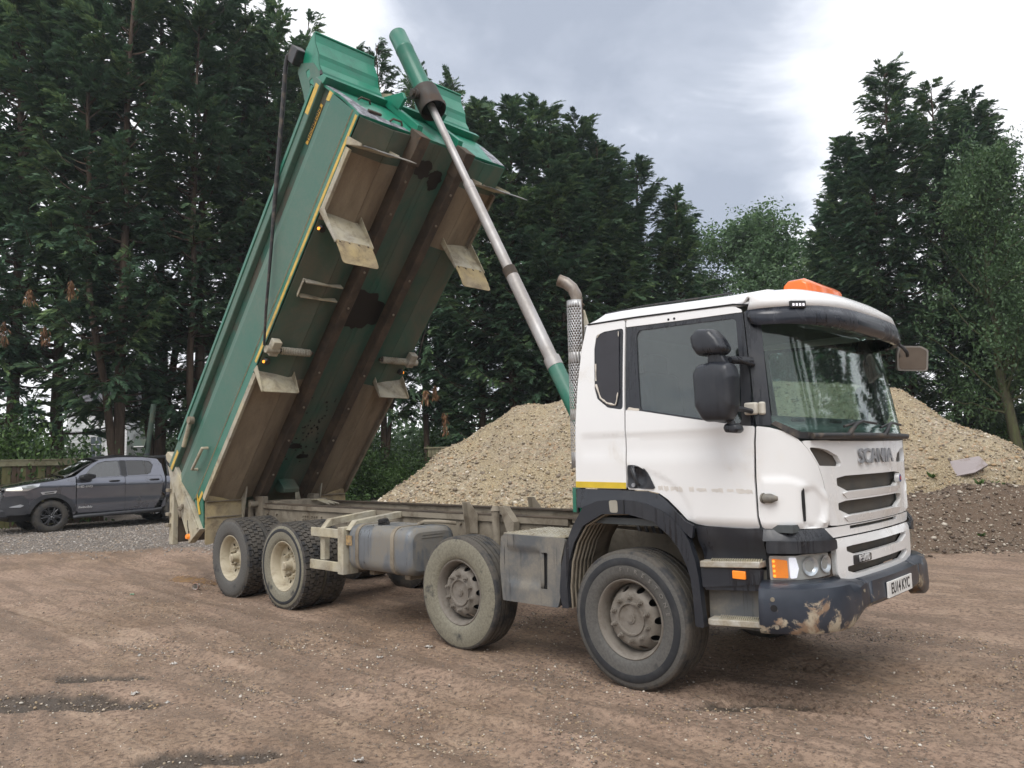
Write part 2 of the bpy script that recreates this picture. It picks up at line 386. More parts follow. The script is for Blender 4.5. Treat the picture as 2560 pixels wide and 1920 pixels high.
TR = [([(-10, -1.9), (-4, -2.0), (-0.5, -2.1), (2.5, -1.7), (6, -0.4)], 0.20), ([(-9, -3.3), (-3.5, -3.0), (0.5, -2.75), (3.2, -1.9), (7, 0.2)], 0.18),
      ([(0.6, -0.9), (2.2, -0.35), (4.5, 1.0), (8, 4)], 0.2), ([(0.8, 0.2), (2.6, 0.9), (5, 2.4)], 0.22), ([(-12, -0.6), (-8, -0.9), (-6.6, -1.05)], 0.3), ([(-1, 3.2), (3, 3.0), (8, 4.6)], 0.25), ([(-1, 4.4), (3, 4.3), (8, 6)], 0.25)]
def nonuni(lo, hi, step, far, growth=1.12):
    a = list(np.arange(lo, hi+1e-6, step)); s = step; x = a[-1]
    while x < far: s *= growth; x += s; a.append(x)
    s = step; x = a[0]; b = []
    while x > -far: s *= growth; x -= s; b.append(x)
    return np.array(b[::-1]+a)
def ground_material():
    m, t, b, o = new_mat('wet_dirt'); q = NT(t); P = q.coord('Object')
    big = q.noise(P, 0.42, 4, 0.55); mid = q.noise(P, 2.1, 6, 0.6, 0.3); fin = q.noise(P, 24.0, 6, 0.66); 
    col = q.mix(q.ramp(mid, (0.32, 0.0), (0.68, 1.0)), (0.225, 0.148, 0.098), (0.370, 0.262, 0.182))
    col = q.mix(q.ramp(big, (0.42, 0.0), (0.60, 1.0)), col, q.mix(mid, (0.305, 0.202, 0.144), (0.425, 0.310, 0.232)))
    col = q.mix(q.math('MULTIPLY', q.ramp(fin, (0.38, 0.8), (0.54, 0.0)), 0.9), col, (0.075, 0.048, 0.034))
    col = q.mix(q.ramp(q.noise(P, 95.0, 3, 0.7), (0.58, 0.0), (0.70, 0.6)), col, (0.37, 0.295, 0.22))
    # streaks left by passing wheels, drawn out along the way the lorries turn
    A2 = q.coord('Object', (0.42, 1.7, 1.0), (0, 0, 0), (0, 0, radians(-14))); sk = q.noise(A2, 1.15, 7, 0.66, 1.3)
    col = q.mix(q.ramp(sk, (0.47, 0.0), (0.60, 0.70)), col, q.mix(mid, (0.140, 0.096, 0.068), (0.215, 0.155, 0.112)))
    col = q.mix(q.ramp(sk, (0.33, 0.40), (0.43, 0.0)), col, (0.45, 0.335, 0.245))
    # grit: small embedded stones of several colours
    vo = q.n('TexVoronoi'); vo.inputs['Scale'].default_value = 48.0; q.l(P, vo.inputs['Vector']); sp = q.n('SeparateColor'); q.l(vo.outputs['Color'], sp.inputs[0])
    grit = q.math('MULTIPLY', q.ramp(vo.outputs['Distance'], (0.22, 1.0), (0.34, 0.0)), q.ramp(sp.outputs[0], (0.46, 0.0), (0.50, 1.0)))
    gcol = q.ramp(sp.outputs[1], (0.0, (0.10, 0.085, 0.075)), (0.35, (0.19, 0.165, 0.14)), (0.65, (0.30, 0.24, 0.17)), (0.85, (0.36, 0.23, 0.12)), (1.0, (0.52, 0.48, 0.42)))
    gm = q.math('MULTIPLY', grit, q.math('MAXIMUM', q.ramp(q.attr('gravel'), (0.0, 0.40), (0.8, 1.0)), q.ramp(sk, (0.46, 0.0), (0.60, 1.0))))
    col = q.mix(gm, col, gcol)
    # broken stone sheet where gravel lies thick
    v2 = q.n('TexVoronoi'); v2.inputs['Scale'].default_value = 34.0; q.l(P, v2.inputs['Vector']); s2 = q.n('SeparateColor'); q.l(v2.outputs['Color'], s2.inputs[0])
    pc = q.ramp(s2.outputs[0], (0.0, (0.14, 0.125, 0.115)), (0.3, (0.26, 0.24, 0.22)), (0.6, (0.36, 0.32, 0.28)), (0.8, (0.30, 0.23, 0.17)), (1.0, (0.52, 0.49, 0.45)))
    pc = q.mix(q.ramp(v2.outputs['Distance'], (0.3, 0.0), (0.6, 0.75)), pc, (0.09, 0.075, 0.062))
    st = q.ramp(q.math('ADD', q.attr('strip'), q.math('MULTIPLY', q.math('SUBTRACT', mid, 0.5), 0.9)), (0.42, 0.0), (0.75, 0.9))
    col = q.mix(st, col, pc)
    dp = q.attr('damp'); col = q.mix(q.math('MULTIPLY', dp, 0.86), col, q.mix(fin, (0.030, 0.024, 0.019), (0.085, 0.068, 0.052)))
    q.l(col, b.inputs['Base Color'])
    rg = q.ramp(big, (0.35, 0.50), (0.62, 0.92)); rg = q.math('SUBTRACT', rg, q.math('MULTIPLY', dp, 0.1)); q.l(rg, b.inputs['Roughness']); b.inputs['Specular IOR Level'].default_value = 0.42
    h = q.math('ADD', q.math('MULTIPLY', fin, 0.7), q.math('MULTIPLY', gm, 0.55)); h = q.math('ADD', h, q.math('MULTIPLY', q.noise(P, 140.0, 3, 0.6), 0.25)); h = q.math('ADD', h, q.math('MULTIPLY', q.math('MULTIPLY', v2.outputs['Distance'], st), -1.0))
    q.l(q.bump(h, 0.9, 0.03), b.inputs['Normal'])
    return m
MG = ground_material()
xs = nonuni(-8.5, 4.5, 0.034, 150); ys = nonuni(-5.2, 2.2, 0.034, 150)
GX, GY = np.meshgrid(xs, ys, indexing='ij')
damp, grav, strip = ground_layers(GX, GY)
def relief(x, y):
    z = (fbm(x*1.3, y*1.3, 1, 3)-0.5)*0.045+(fbm(x*7, y*7, 5, 3)-0.5)*0.024+(fbm(x*24, y*24, 9, 2)-0.5)*0.016
    for i, (pts, wd) in enumerate(TR):
        tk = track(x, y, pts, wd); z = z+tk*0.026*(0.4+fbm(x*0.8, y*0.8, 90+i, 2))
        if i in (2, 3, 4): z = z+np.clip(-tk, 0, 1)*0.013*np.sign(np.sin(x*58+26*y+3*np.sin(y*9)))*sstep(0.35, 0.6, fbm(x*1.1, y*1.1, 120+i, 2))   # tread prints
    return z
def flat_under(x, y):     # firm ground where the tyres stand
    k = np.zeros(np.shape(x))
    for wx in (0, -1.94, -5.09, -6.447):
        for wy in (-1.08, 1.08): k = np.maximum(k, 1-sstep(0.15, 0.6, np.hypot((x-wx)*1.0, (y-wy)*1.0)))
    return k
near = 1-sstep(10, 22, np.hypot(GX+2, GY+2))
GZ = ground_z(GX, GY)+relief(GX, GY)*(0.25+0.75*near)*(1-0.8*flat_under(GX, GY))
GZ += -0.035*damp+damp*(fbm(GX*16, GY*16, 14, 3)-0.5)*0.06+grav*(fbm(GX*30, GY*30, 19, 2)-0.5)*0.018
nx, ny = GX.shape; idx = np.arange(nx*ny).reshape(nx, ny)
F = np.stack([idx[:-1, :-1], idx[1:, :-1], idx[1:, 1:], idx[:-1, 1:]], -1).reshape(-1, 4)
gr = big_mesh('ground', np.stack([GX, GY, GZ], -1).reshape(-1, 3), F, MG, None, True,
              [('damp', 'POINT', damp.ravel()), ('gravel', 'POINT', grav.ravel()), ('strip', 'POINT', strip.ravel())])
tag(gr, kind='structure')
def gz(x, y):
    i = np.clip(np.searchsorted(xs, x)-1, 0, nx-2); j = np.clip(np.searchsorted(ys, y)-1, 0, ny-2)
    fx = (x-xs[i])/(xs[i+1]-xs[i]); fy = (y-ys[j])/(ys[j+1]-ys[j])
    return (GZ[i, j]*(1-fx)+GZ[i+1, j]*fx)*(1-fy)+(GZ[i, j+1]*(1-fx)+GZ[i+1, j+1]*fx)*fy
# ---- loose stones
def ico():
    bm = bmesh.new(); bmesh.ops.create_icosphere(bm, subdivisions=1, radius=1.0); V = np.array([v.co[:] for v in bm.verts]); Fc = np.array([[v.index for v in f.verts] for f in bm.faces]); bm.free(); return V, Fc
ICO_V, ICO_F = ico()
def stones(name, C, S, mat, parent=None, flat=0.6, seed=3):
    """many little angular stones at centres C (n,3) with radii S (n,)"""
    rg = np.random.default_rng(seed); n = len(C); nv = len(ICO_V)
    sc = rg.uniform(0.6, 1.25, (n, 3)); sc[:, 2] *= flat; a = rg.uniform(0, 2*pi, n); tl = rg.uniform(-0.5, 0.5, n)
    jit = rg.uniform(0.72, 1.18, (n, nv, 1)); P = ICO_V[None]*jit*sc[:, None, :]
    c, s = np.cos(tl)[:, None], np.sin(tl)[:, None]; P = np.stack([P[..., 0]*c-P[..., 2]*s, P[..., 1], P[..., 0]*s+P[..., 2]*c], -1)
    c, s = np.cos(a)[:, None], np.sin(a)[:, None]; P = np.stack([P[..., 0]*c-P[..., 1]*s, P[..., 0]*s+P[..., 1]*c, P[..., 2]], -1)
    V = P*S[:, None, None]+C[:, None, :]; Fc = ICO_F[None]+(np.arange(n)*nv)[:, None, None]
    tint = np.repeat(rg.uniform(0, 1, n), nv)
    return big_mesh(name, V.reshape(-1, 3), Fc.reshape(-1, 3), mat, parent, False, [('tint', 'POINT', tint)])
def stone_mat(name, stops, rough=0.75):
    m, t, b, o = new_mat(name); q = NT(t); c = q.ramp(q.attr('tint'), *stops); n = q.noise(q.coord('Object'), 70, 3)
    q.l(q.mix(q.ramp(n, (0.4, 0.0), (0.75, 0.3)), c, (0.11, 0.08, 0.06)), b.inputs['Base Color']); b.inputs['Roughness'].default_value = rough; return m
M_PEB = stone_mat('yard_pebbles', [(0.0, (0.09, 0.07, 0.055)), (0.30, (0.20, 0.155, 0.12)), (0.45, (0.15, 0.14, 0.135)), (0.68, (0.33, 0.265, 0.185)), (0.86, (0.40, 0.28, 0.16)), (1.0, (0.66, 0.62, 0.55))], 0.6)
px_, py_ = RNG.uniform(-8.5, 4.5, 90000), RNG.uniform(-5.2, 2.0, 90000)
dd, gg, ss = ground_layers(px_, py_); keep = RNG.uniform(0, 1, 90000) < np.clip(0.20+0.60*gg+0.30*dd, 0, 1)*np.where(np.hypot(px_-3.5, py_+6.1) < 9, 1, 0.4)
px_, py_, gg, dd = px_[keep], py_[keep], gg[keep], dd[keep]; sz = 0.0035+0.0085*RNG.uniform(0, 1, len(px_))**2.2+0.004*gg*RNG.uniform(0, 1, len(px_))+0.005*dd*RNG.uniform(0, 1, len(px_))
peb = stones('loose_pebbles', np.stack([px_, py_, gz(px_, py_)+sz*0.25], -1), sz, M_PEB, None, 0.62, 5)
tag(peb, 'small loose pebbles strewn over the brown wet yard', 'pebbles', kind='stuff')
M_GRV = stone_mat('parking_gravel', [(0.0, (0.12, 0.11, 0.10)), (0.35, (0.27, 0.25, 0.23)), (0.7, (0.37, 0.33, 0.29)), (0.9, (0.32, 0.25, 0.18)), (1.0, (0.6, 0.57, 0.53))])
a_ = RNG.uniform(-1, 1, 40000); d_ = RNG.uniform(13.5, 22, 40000); l_ = RNG.uniform(-16, -3.5, 40000)
X_ = CAM[0]+FH.x*d_+RH.x*l_; Y_ = CAM[1]+FH.y*d_+RH.y*l_; s_ = ground_layers(X_, Y_)[2]; kk = RNG.uniform(0, 1, 40000) < s_*0.42; X_, Y_ = X_[kk], Y_[kk]
S_ = RNG.uniform(0.010, 0.030, len(X_))
st_ = stones('parking_gravel', np.stack([X_, Y_, gz(X_, Y_)+S_*0.2], -1), S_, M_GRV, None, 0.6, 6)
tag(st_, 'pale broken stone spread along the parking strip beside the pickup', 'gravel', kind='stuff')

# ------------------------------------------------------------------ the big heap of pale gravel, and the dark soil bank at its foot
HA, HB = np.array((-3.75, 13.5)), np.array((-9.9, 9.1))
def heap_h(x, y):
    v = HB-HA; t = np.clip(((x-HA[0])*v[0]+(y-HA[1])*v[1])/(v@v), 0, 1); dx, dy = x-HA[0]-t*v[0], y-HA[1]-t*v[1]
    r = np.hypot(dx, dy)+(fbm(x*0.45, y*0.45, 200, 3)-0.5)*1.5
    top = 3.42+0.20*np.sin(np.clip(t, 0, 1)*pi*0.95)-0.30*sstep(0.8, 1.0, t)
    h = top-0.76*np.sqrt(np.maximum(r-0.30, 0)**2+0.55)+0.50
    ang = np.arctan2(dy, dx); fur = (fbm(ang*9+0*r, r*0.35, 220, 3)-0.5)*0.30*sstep(0.6, 2.4, r)   # furrows running down the slope
    h = h-1.6*(1-sstep(14.2, 16.0, depth_of(x, y)))*sstep(3.0, 5.0, lat_of(x, y))
    return h+(fbm(x*1.6, y*1.6, 210, 3)-0.5)*0.16+fur
hx, hy = np.meshgrid(np.arange(-18, 5, 0.09), np.arange(2.5, 19, 0.09), indexing='ij')
hz = heap_h(hx, hy)+(fbm(hx*9, hy*9, 215, 2)-0.5)*0.07; base_z = ground_z(hx, hy)
m_in = hz > base_z-0.25; hz = np.maximum(hz, base_z-0.25)
nh = hx.shape; ih = np.arange(nh[0]*nh[1]).reshape(nh); Fq = np.stack([ih[:-1, :-1], ih[1:, :-1], ih[1:, 1:], ih[:-1, 1:]], -1).reshape(-1, 4)
ok = m_in.ravel()[Fq].any(1); Fq = Fq[ok]; used = np.unique(Fq); mp_ = -np.ones(nh[0]*nh[1], int); mp_[used] = np.arange(len(used))
def heap_material():
    m, t, b, o = new_mat('pale_gravel'); q = NT(t); P = q.coord('Object')
    v1 = q.n('TexVoronoi'); v1.inputs['Scale'].default_value = 21.0; q.l(P, v1.inputs['Vector']); s1 = q.n('SeparateColor'); q.l(v1.outputs['Color'], s1.inputs[0])
    v3 = q.n('TexVoronoi'); v3.inputs['Scale'].default_value = 60.0; q.l(P, v3.inputs['Vector']); s3 = q.n('SeparateColor'); q.l(v3.outputs['Color'], s3.inputs[0])
    A = q.ramp(s3.outputs[0], (0.0, (0.19, 0.145, 0.09)), (0.3, (0.31, 0.245, 0.15)), (0.65, (0.40, 0.325, 0.205)), (0.9, (0.46, 0.36, 0.20)), (1.0, (0.62, 0.56, 0.43)))
    B = q.ramp(s1.outputs[0], (0.0, (0.17, 0.15, 0.125)), (0.4, (0.36, 0.30, 0.215)), (0.75, (0.47, 0.41, 0.30)), (0.9, (0.36, 0.20, 0.12)), (1.0, (0.66, 0.62, 0.52)))
    col = q.mix(q.ramp(q.noise(P, 1.1, 4), (0.40, 0.15), (0.62, 0.75)), A, B)
    col = q.mix(q.ramp(q.noise(P, 0.5, 5, 0.6), (0.5, 0.0), (0.72, 0.35)), col, (0.26, 0.20, 0.13))
    q.l(col, b.inputs['Base Color']); b.inputs['Roughness'].default_value = 0.85
    h = q.math('ADD', q.math('MULTIPLY', v1.outputs['Distance'], -0.8), q.math('MULTIPLY', v3.outputs['Distance'], -0.6)); q.l(q.bump(h, 0.8, 0.035), b.inputs['Normal'])
    return m
MH = heap_material()
heap = empty('gravel_heap', (-6.3, 10.5, 0))
tag(heap, 'tall heap of pale sandy gravel behind the tipper truck', 'gravel heap')
hs_ = big_mesh('heap_body', np.stack([hx.ravel()+6.3, hy.ravel()-10.5, hz.ravel()], -1)[used], mp_[Fq], MH, heap, True)
M_HST = stone_mat('heap_stones', [(0.0, (0.17, 0.14, 0.11)), (0.35, (0.33, 0.27, 0.19)), (0.7, (0.46, 0.39, 0.27)), (0.85, (0.42, 0.28, 0.15)), (1.0, (0.68, 0.63, 0.53))])
hxr, hyr = RNG.uniform(-17, 4, 90000), RNG.uniform(3, 15.5, 90000); hh = heap_h(hxr, hyr); low = np.clip(1.25-hh/3.0, 0.12, 1.0)
kk = (hh > ground_z(hxr, hyr)-0.02) & (RNG.uniform(0, 1, 90000) < 0.22+0.5*low**2); hxr, hyr, hh, low = hxr[kk], hyr[kk], hh[kk], low[kk]
Sz = RNG.uniform(0.012, 0.03, len(hxr))+0.05*low*RNG.uniform(0, 1, len(hxr))**5
so_ = stones('heap_stones', np.stack([hxr+6.3, hyr-10.5, hh+0.01], -1), Sz, M_HST, heap, 0.75, 8); tag(so_, kind='stuff')
# dark soil bank
def bank_h(x, y):
    d = depth_of(x, y); l = lat_of(x, y); prof = np.exp(-((d-14.6-0.25*np.sin(l*0.9))/1.15)**2)*0.95
    return (prof*(0.8+0.5*fbm(x*0.7, y*0.7, 230, 3))+(fbm(x*4, y*4, 233, 3)-0.5)*0.18)*sstep(3.6, 6.0, l)*(1-sstep(14, 18, l))
bl_, bd_ = np.meshgrid(np.arange(3.4, 17.5, 0.07), np.arange(11.8, 17.6, 0.07), indexing='ij')
bx = CAM[0]+FH.x*bd_+RH.x*bl_; by = CAM[1]+FH.y*bd_+RH.y*bl_; bz = bank_h(bx, by)+ground_z(bx, by)-0.07
nb_ = bx.shape; ib = np.arange(nb_[0]*nb_[1]).reshape(nb_); Fb = np.stack([ib[:-1, :-1], ib[1:, :-1], ib[1:, 1:], ib[:-1, 1:]], -1).reshape(-1, 4)
def soil_material():
    m, t, b, o = new_mat('dark_soil'); q = NT(t); P = q.coord('Object')
    v1 = q.n('TexVoronoi'); v1.inputs['Scale'].default_value = 26.0; q.l(P, v1.inputs['Vector']); s1 = q.n('SeparateColor'); q.l(v1.outputs['Color'], s1.inputs[0])
    soil = q.mix(q.noise(P, 14, 6, 0.65), (0.075, 0.050, 0.034), (0.170, 0.120, 0.082)); st2 = q.ramp(s1.outputs[1], (0.0, (0.12, 0.10, 0.08)), (0.6, (0.24, 0.20, 0.15)), (1.0, (0.48, 0.43, 0.35)))
    col = q.mix(q.math('MULTIPLY', q.ramp(s1.outputs[0], (0.60, 0.0), (0.64, 1.0)), q.ramp(v1.outputs['Distance'], (0.3, 1.0), (0.45, 0.0))), soil, st2)
    q.l(col, b.inputs['Base Color']); b.inputs['Roughness'].default_value = 0.9; q.l(q.bump(q.math('ADD', q.noise(P, 30, 5, 0.65), q.math('MULTIPLY', v1.outputs['Distance'], -0.6)), 0.8, 0.03), b.inputs['Normal']); return m
soilb = empty('soil_bank', tuple(yard(14.6, 9.5))); tag(soilb, 'low bank of dark stony soil at the foot of the gravel heap', 'soil bank')
L0 = np.array(soilb.location)
big_mesh('bank_body', np.stack([bx.ravel()-L0[0], by.ravel()-L0[1], bz.ravel()], -1), Fb, soil_material(), soilb, True)
M_BST = stone_mat('bank_stones', [(0.0, (0.07, 0.05, 0.038)), (0.5, (0.17, 0.13, 0.095)), (0.8, (0.28, 0.23, 0.17)), (1.0, (0.55, 0.5, 0.42))])
rl, rd = RNG.uniform(3.6, 16, 9000), RNG.uniform(12.3, 16.4, 9000); rx = CAM[0]+FH.x*rd+RH.x*rl; ry = CAM[1]+FH.y*rd+RH.y*rl; rz = bank_h(rx, ry)+ground_z(rx, ry)-0.055; S2 = 0.010+0.04*RNG.uniform(0, 1, 9000)**4
o_ = stones('bank_stones', np.stack([rx-L0[0], ry-L0[1], rz], -1), S2, M_BST, soilb, 0.7, 9); tag(o_, kind='stuff')
def surf_z(x, y): return float(max(ground_z(np.array(x), np.array(y)), heap_h(np.array(x), np.array(y)), bank_h(np.array(x), np.array(y))+ground_z(np.array(x), np.array(y))-0.07))
# ================================================================== trees
M_BARK = worn('bark', (0.060, 0.043, 0.032), 0.9, dirt=(0.115, 0.085, 0.062), amount=0.45, scale=2.0, fine=25, bump=0.6, aniso=(6, 6, 1.0), spec=0.2)
M_BARKG = worn('green_bark', (0.075, 0.066, 0.045), 0.9, dirt=(0.10, 0.12, 0.05), amount=0.5, scale=2.5, fine=25, bump=0.6, aniso=(5, 5, 1.0), spec=0.2)
M_CON = leaf_mat('cypress_foliage', (0.032, 0.072, 0.050), (0.080, 0.148, 0.080), (0.19, 0.275, 0.105), 0.32)
M_DEC = leaf_mat('ash_foliage', (0.045, 0.088, 0.040), (0.085, 0.150, 0.065), (0.15, 0.23, 0.09), 0.32)
M_BUSH = leaf_mat('bush_foliage', (0.026, 0.052, 0.016), (0.052, 0.10, 0.026), (0.10, 0.17, 0.045), 0.28)
M_DEAD = leaf_mat('dead_foliage', (0.10, 0.05, 0.025), (0.19, 0.10, 0.05), (0.26, 0.16, 0.08), 0.2)
def unit(v): return v/np.maximum(np.linalg.norm(v, axis=-1, keepdims=True), 1e-9)
def leaf_quads(O, D, Nn, L, W):
    """rhombic leaf blades: origin O, direction D, plane normal Nn, length L, width W -> verts, faces"""
    S = unit(np.cross(D, Nn)); n = len(O); L = L[:, None]; W = W[:, None]
    V = np.stack([O, O+D*L*0.45+S*W*0.5, O+D*L, O+D*L*0.5-S*W*0.5], 1).reshape(-1, 3)
    return V, np.arange(n*4).reshape(n, 4)
def tube_np(P, R, n=5):
    """P (k,3) path -> verts, quads"""
    P = np.asarray(P); T = unit(np.gradient(P, axis=0)); ref = np.array((0.31, 0.2, 0.93)); A = unit(np.cross(T, ref)); B = np.cross(A, T)
    t = np.arange(n)*2*pi/n; V = P[:, None, :]+(A[:, None, :]*np.cos(t)[None, :, None]+B[:, None, :]*np.sin(t)[None, :, None])*np.asarray(R)[:, None, None]
    k = len(P); i = np.arange(k-1)[:, None]; j = np.arange(n)[None, :]
    Fq = np.stack([i*n+j, i*n+(j+1) % n, (i+1)*n+(j+1) % n, (i+1)*n+j], -1).reshape(-1, 4); return V.reshape(-1, 3), Fq
class Acc:
    def __init__(s): s.V = []; s.F = []; s.n = 0
    def add(s, V, Fq): s.V.append(V); s.F.append(Fq+s.n); s.n += len(V)
    def get(s): return np.concatenate(s.V), np.concatenate(s.F)
def conifer(seed, H=17.0, R=2.5, z0=3.0, nb=260, leaders=1, dens=1.0, sweep=1.0, tmin=0.0):
    """returns (trunk verts, faces), (leaf verts, faces, tint)"""
    rg = np.random.default_rng(seed); tk = Acc(); LO, LD, LN, LL, LW, LT = [], [], [], [], [], []
    stems = []
    for k in range(leaders):
        a = rg.uniform(0, 2*pi); off = 0.0 if k == 0 else rg.uniform(0.5, 1.5); hh = H if k == 0 else H*rg.uniform(0.78, 0.95)
        zz_ = np.linspace(0, hh, 14); wob = np.cumsum(rg.normal(0, 0.05, (14, 2)), 0); sp = sstep(0.06, 0.55, zz_/hh)*off
        P = np.stack([np.cos(a)*sp+wob[:, 0]+(0.16*np.cos(a)*(k > 0)), np.sin(a)*sp+wob[:, 1]+(0.16*np.sin(a)*(k > 0)), zz_], -1); P[0, :2] = (0.16*np.cos(a)*(k > 0), 0.16*np.sin(a)*(k > 0))
        r0 = 0.165 if k == 0 else 0.12
        rad = r0*(1-zz_/hh)**0.8+0.015; rad[0] *= 1.35; V, Fq = tube_np(P, rad, 9); tk.add(V, Fq); stems.append((P, hh))
    for b in range(nb):
        k = 0 if leaders == 1 else int(rg.integers(0, leaders)); P, hh = stems[k]
        t = rg.uniform(0, 1)**0.85; zb = z0+(hh-z0-0.15)*t; base = np.array([np.interp(zb, P[:, 2], P[:, i]) for i in range(3)])
        prof = (1-t)**0.60*(0.60+0.40*sstep(0, 0.22, t))+0.09; Lb = R*(0.8 if k else 1.0)*prof*rg.uniform(0.62, 1.2)
        az = rg.uniform(0, 2*pi); el = radians(4+46*t**1.3*sweep+rg.uniform(-8, 12)); d = np.array([cos(az)*cos(el), sin(az)*cos(el), sin(el)])
        s = np.linspace(0, 1, 7)[:, None]; path = base+d*s*Lb+np.array([0, 0, 1.0])*Lb*(-0.22*s*(1-s)+0.20*s**3*sweep)
        V, Fq = tube_np(path, np.linspace(0.012+0.014*Lb, 0.006, 7), 4); tk.add(V, Fq)
        nf = max(4, int((5+6.2*Lb)*dens)); tint_b = rg.uniform(0, 1)
        for f in range(nf):
            u = 0.28+0.72*((f+rg.uniform(0, 1))/nf); pt = base+d*u*Lb+np.array([0, 0, 1.0])*Lb*(-0.22*u*(1-u)+0.20*u**3*sweep)
            side = -1 if f % 2 else 1; da = az+side*radians(rg.uniform(8, 62))*(1.15-u*0.7); fe = el*0.55+radians(rg.uniform(-24, 16)); fd = np.array([cos(da)*cos(fe), sin(da)*cos(fe), sin(fe)])
            FL = rg.uniform(0.32, 0.68)*(0.55+0.45*min(1, Lb)); up = unit(np.array([0, 0, 1.0])+rg.normal(0, 0.33, 3)); up = unit(up-fd*(up@fd)); sd = np.cross(fd, up)
            nl = int(12+17*FL/0.5); w = (np.arange(nl)+0.4)/nl; sg = np.where(np.arange(nl) % 2 == 0, 1.0, -1.0)
            ang = np.radians(rg.uniform(24, 52, nl))*sg*(1-0.75*w); dr = -0.30*w**2*FL
            O = pt+fd*(w*FL)[:, None]+np.array([0, 0, 1.0])*dr[:, None]+rg.normal(0, 0.012, (nl, 3)); D = fd*np.cos(ang)[:, None]+sd*np.sin(ang)[:, None]-np.array([0, 0, 1.0])*(0.10+0.35*w)[:, None]*rg.uniform(0.3, 1.3, nl)[:, None]
            LO.append(O); LD.append(unit(D)); LN.append(unit(up+rg.normal(0, 0.25, (nl, 3)))); LL.append(rg.uniform(0.13, 0.32, nl)*(1-0.3*w)); LW.append(rg.uniform(0.032, 0.078, nl))
            LT.append(np.clip(0.45*tint_b+0.3*rg.uniform()+rg.uniform(0, 0.35, nl), 0, 1))
    LO, LD, LN, LL, LW, LT = (np.concatenate(a) for a in (LO, LD, LN, LL, LW, LT)); V, Fq = leaf_quads(LO, LD, LN, LL, LW)
    return tk.get(), (V, Fq, LT)
def broadleaf(seed, H=11.0, R=4.0, z0=2.0, nb=46, nclump=34, leaf=0.13, lean=0.0):
    rg = np.random.default_rng(seed); tk = Acc(); O_, D_, N_, T_ = [], [], [], []
    P = np.stack([np.cumsum(rg.normal(lean, 0.12, 9)), np.cumsum(rg.normal(0, 0.12, 9)), np.linspace(0, H*0.86, 9)], -1); P[0, :2] = 0
    V, Fq = tube_np(P, np.linspace(0.24, 0.03, 9), 8); tk.add(V, Fq)
    for b in range(nb):
        t = rg.uniform(0.05, 1); zb = z0+(H*0.84-z0)*t; base = np.array([np.interp(zb, P[:, 2], P[:, i]) for i in range(3)])
        az = rg.uniform(0, 2*pi); el = radians(rg.uniform(12, 60)); Lb = R*(0.45+0.65*sqrt(max(0, 1-(2*t-0.85)**2*0.75)))*rg.uniform(0.5, 1.05)*(1-0.45*t*(t > 0.6))
        d = np.array([cos(az)*cos(el), sin(az)*cos(el), sin(el)]); s = np.linspace(0, 1, 7)[:, None]; path = base+d*s*Lb+np.cumsum(rg.normal(0, 0.05*Lb, (7, 3)), 0)*s
        V, Fq = tube_np(path, np.linspace(0.05, 0.009, 7), 4); tk.add(V, Fq); tb = rg.uniform()
        for c in range(nclump):
            u = 0.25+0.75*rg.uniform()**0.7; pc = np.array([np.interp(u*6, np.arange(7), path[:, i]) for i in range(3)])+rg.normal(0, 0.20+0.10*Lb*0.5, 3); nl = int(rg.integers(8, 15))
            O_.append(pc+rg.normal(0, 0.13, (nl, 3))); D_.append(unit(rg.normal(0, 1, (nl, 3))*np.array([1, 1, 0.6])-np.array([0, 0, 0.35]))); N_.append(unit(rg.normal(0, 0.6, (nl, 3))+np.array([0, 0, 0.9]))); T_.append(np.clip(0.5*tb+0.25*rg.uniform()+rg.uniform(0, 0.3, nl), 0, 1))
    O_, D_, N_, T_ = (np.concatenate(a) for a in (O_, D_, N_, T_)); n = len(O_); V, Fq = leaf_quads(O_, D_, N_, rg.uniform(0.7, 1.3, n)*leaf, rg.uniform(0.35, 0.6, n)*leaf)
    return tk.get(), (V, Fq, T_)
def bushy(seed, R=1.2, H=1.6, n=5200, leaf=0.11):
    rg = np.random.default_rng(seed); tk = Acc(); O_, D_, N_, T_ = [], [], [], []
    for k in range(26):
        az = rg.uniform(0, 2*pi); el = radians(rg.uniform(25, 85)); L = H*rg.uniform(0.6, 1.1); d = np.array([cos(az)*cos(el)*R/H, sin(az)*cos(el)*R/H, sin(el)]); s = np.linspace(0, 1, 5)[:, None]
        path = d*s*L+np.array([0, 0, -0.22])*L*s**2*0.6; V, Fq = tube_np(path, np.linspace(0.014, 0.004, 5), 4); tk.add(V, Fq); tb = rg.uniform(); nl = n//26
        u = rg.uniform(0.15, 1, nl); O = np.stack([np.interp(u*4, np.arange(5), path[:, i]) for i in range(3)], -1)+rg.normal(0, 0.16*R, (nl, 3)); O[:, 2] = np.abs(O[:, 2]); O_.append(O)
        D_.append(unit(rg.normal(0, 1, (nl, 3))*np.array([1, 1, 0.5])-np.array([0, 0, 0.2]))); N_.append(unit(rg.normal(0, 0.5, (nl, 3))+np.array([0, 0, 1.0]))); T_.append(np.clip(0.55*tb+rg.uniform(0, 0.5, nl), 0, 1))
    O_, D_, N_, T_ = (np.concatenate(a) for a in (O_, D_, N_, T_)); m_ = len(O_); V, Fq = leaf_quads(O_, D_, N_, rg.uniform(0.6, 1.3, m_)*leaf, rg.uniform(0.4, 0.7, m_)*leaf)
    return tk.get(), (V, Fq, T_)
def as_tree(name, data, bark, leaf, tname='trunk', cname='crown'):
    (tv, tf), (lv, lf, lt) = data; root = empty(name)
    big_mesh(tname, tv, tf, bark, root, True); big_mesh(cname, lv, lf, leaf, root, False, [('tint', 'FACE', lt)]); return root
USED = {}
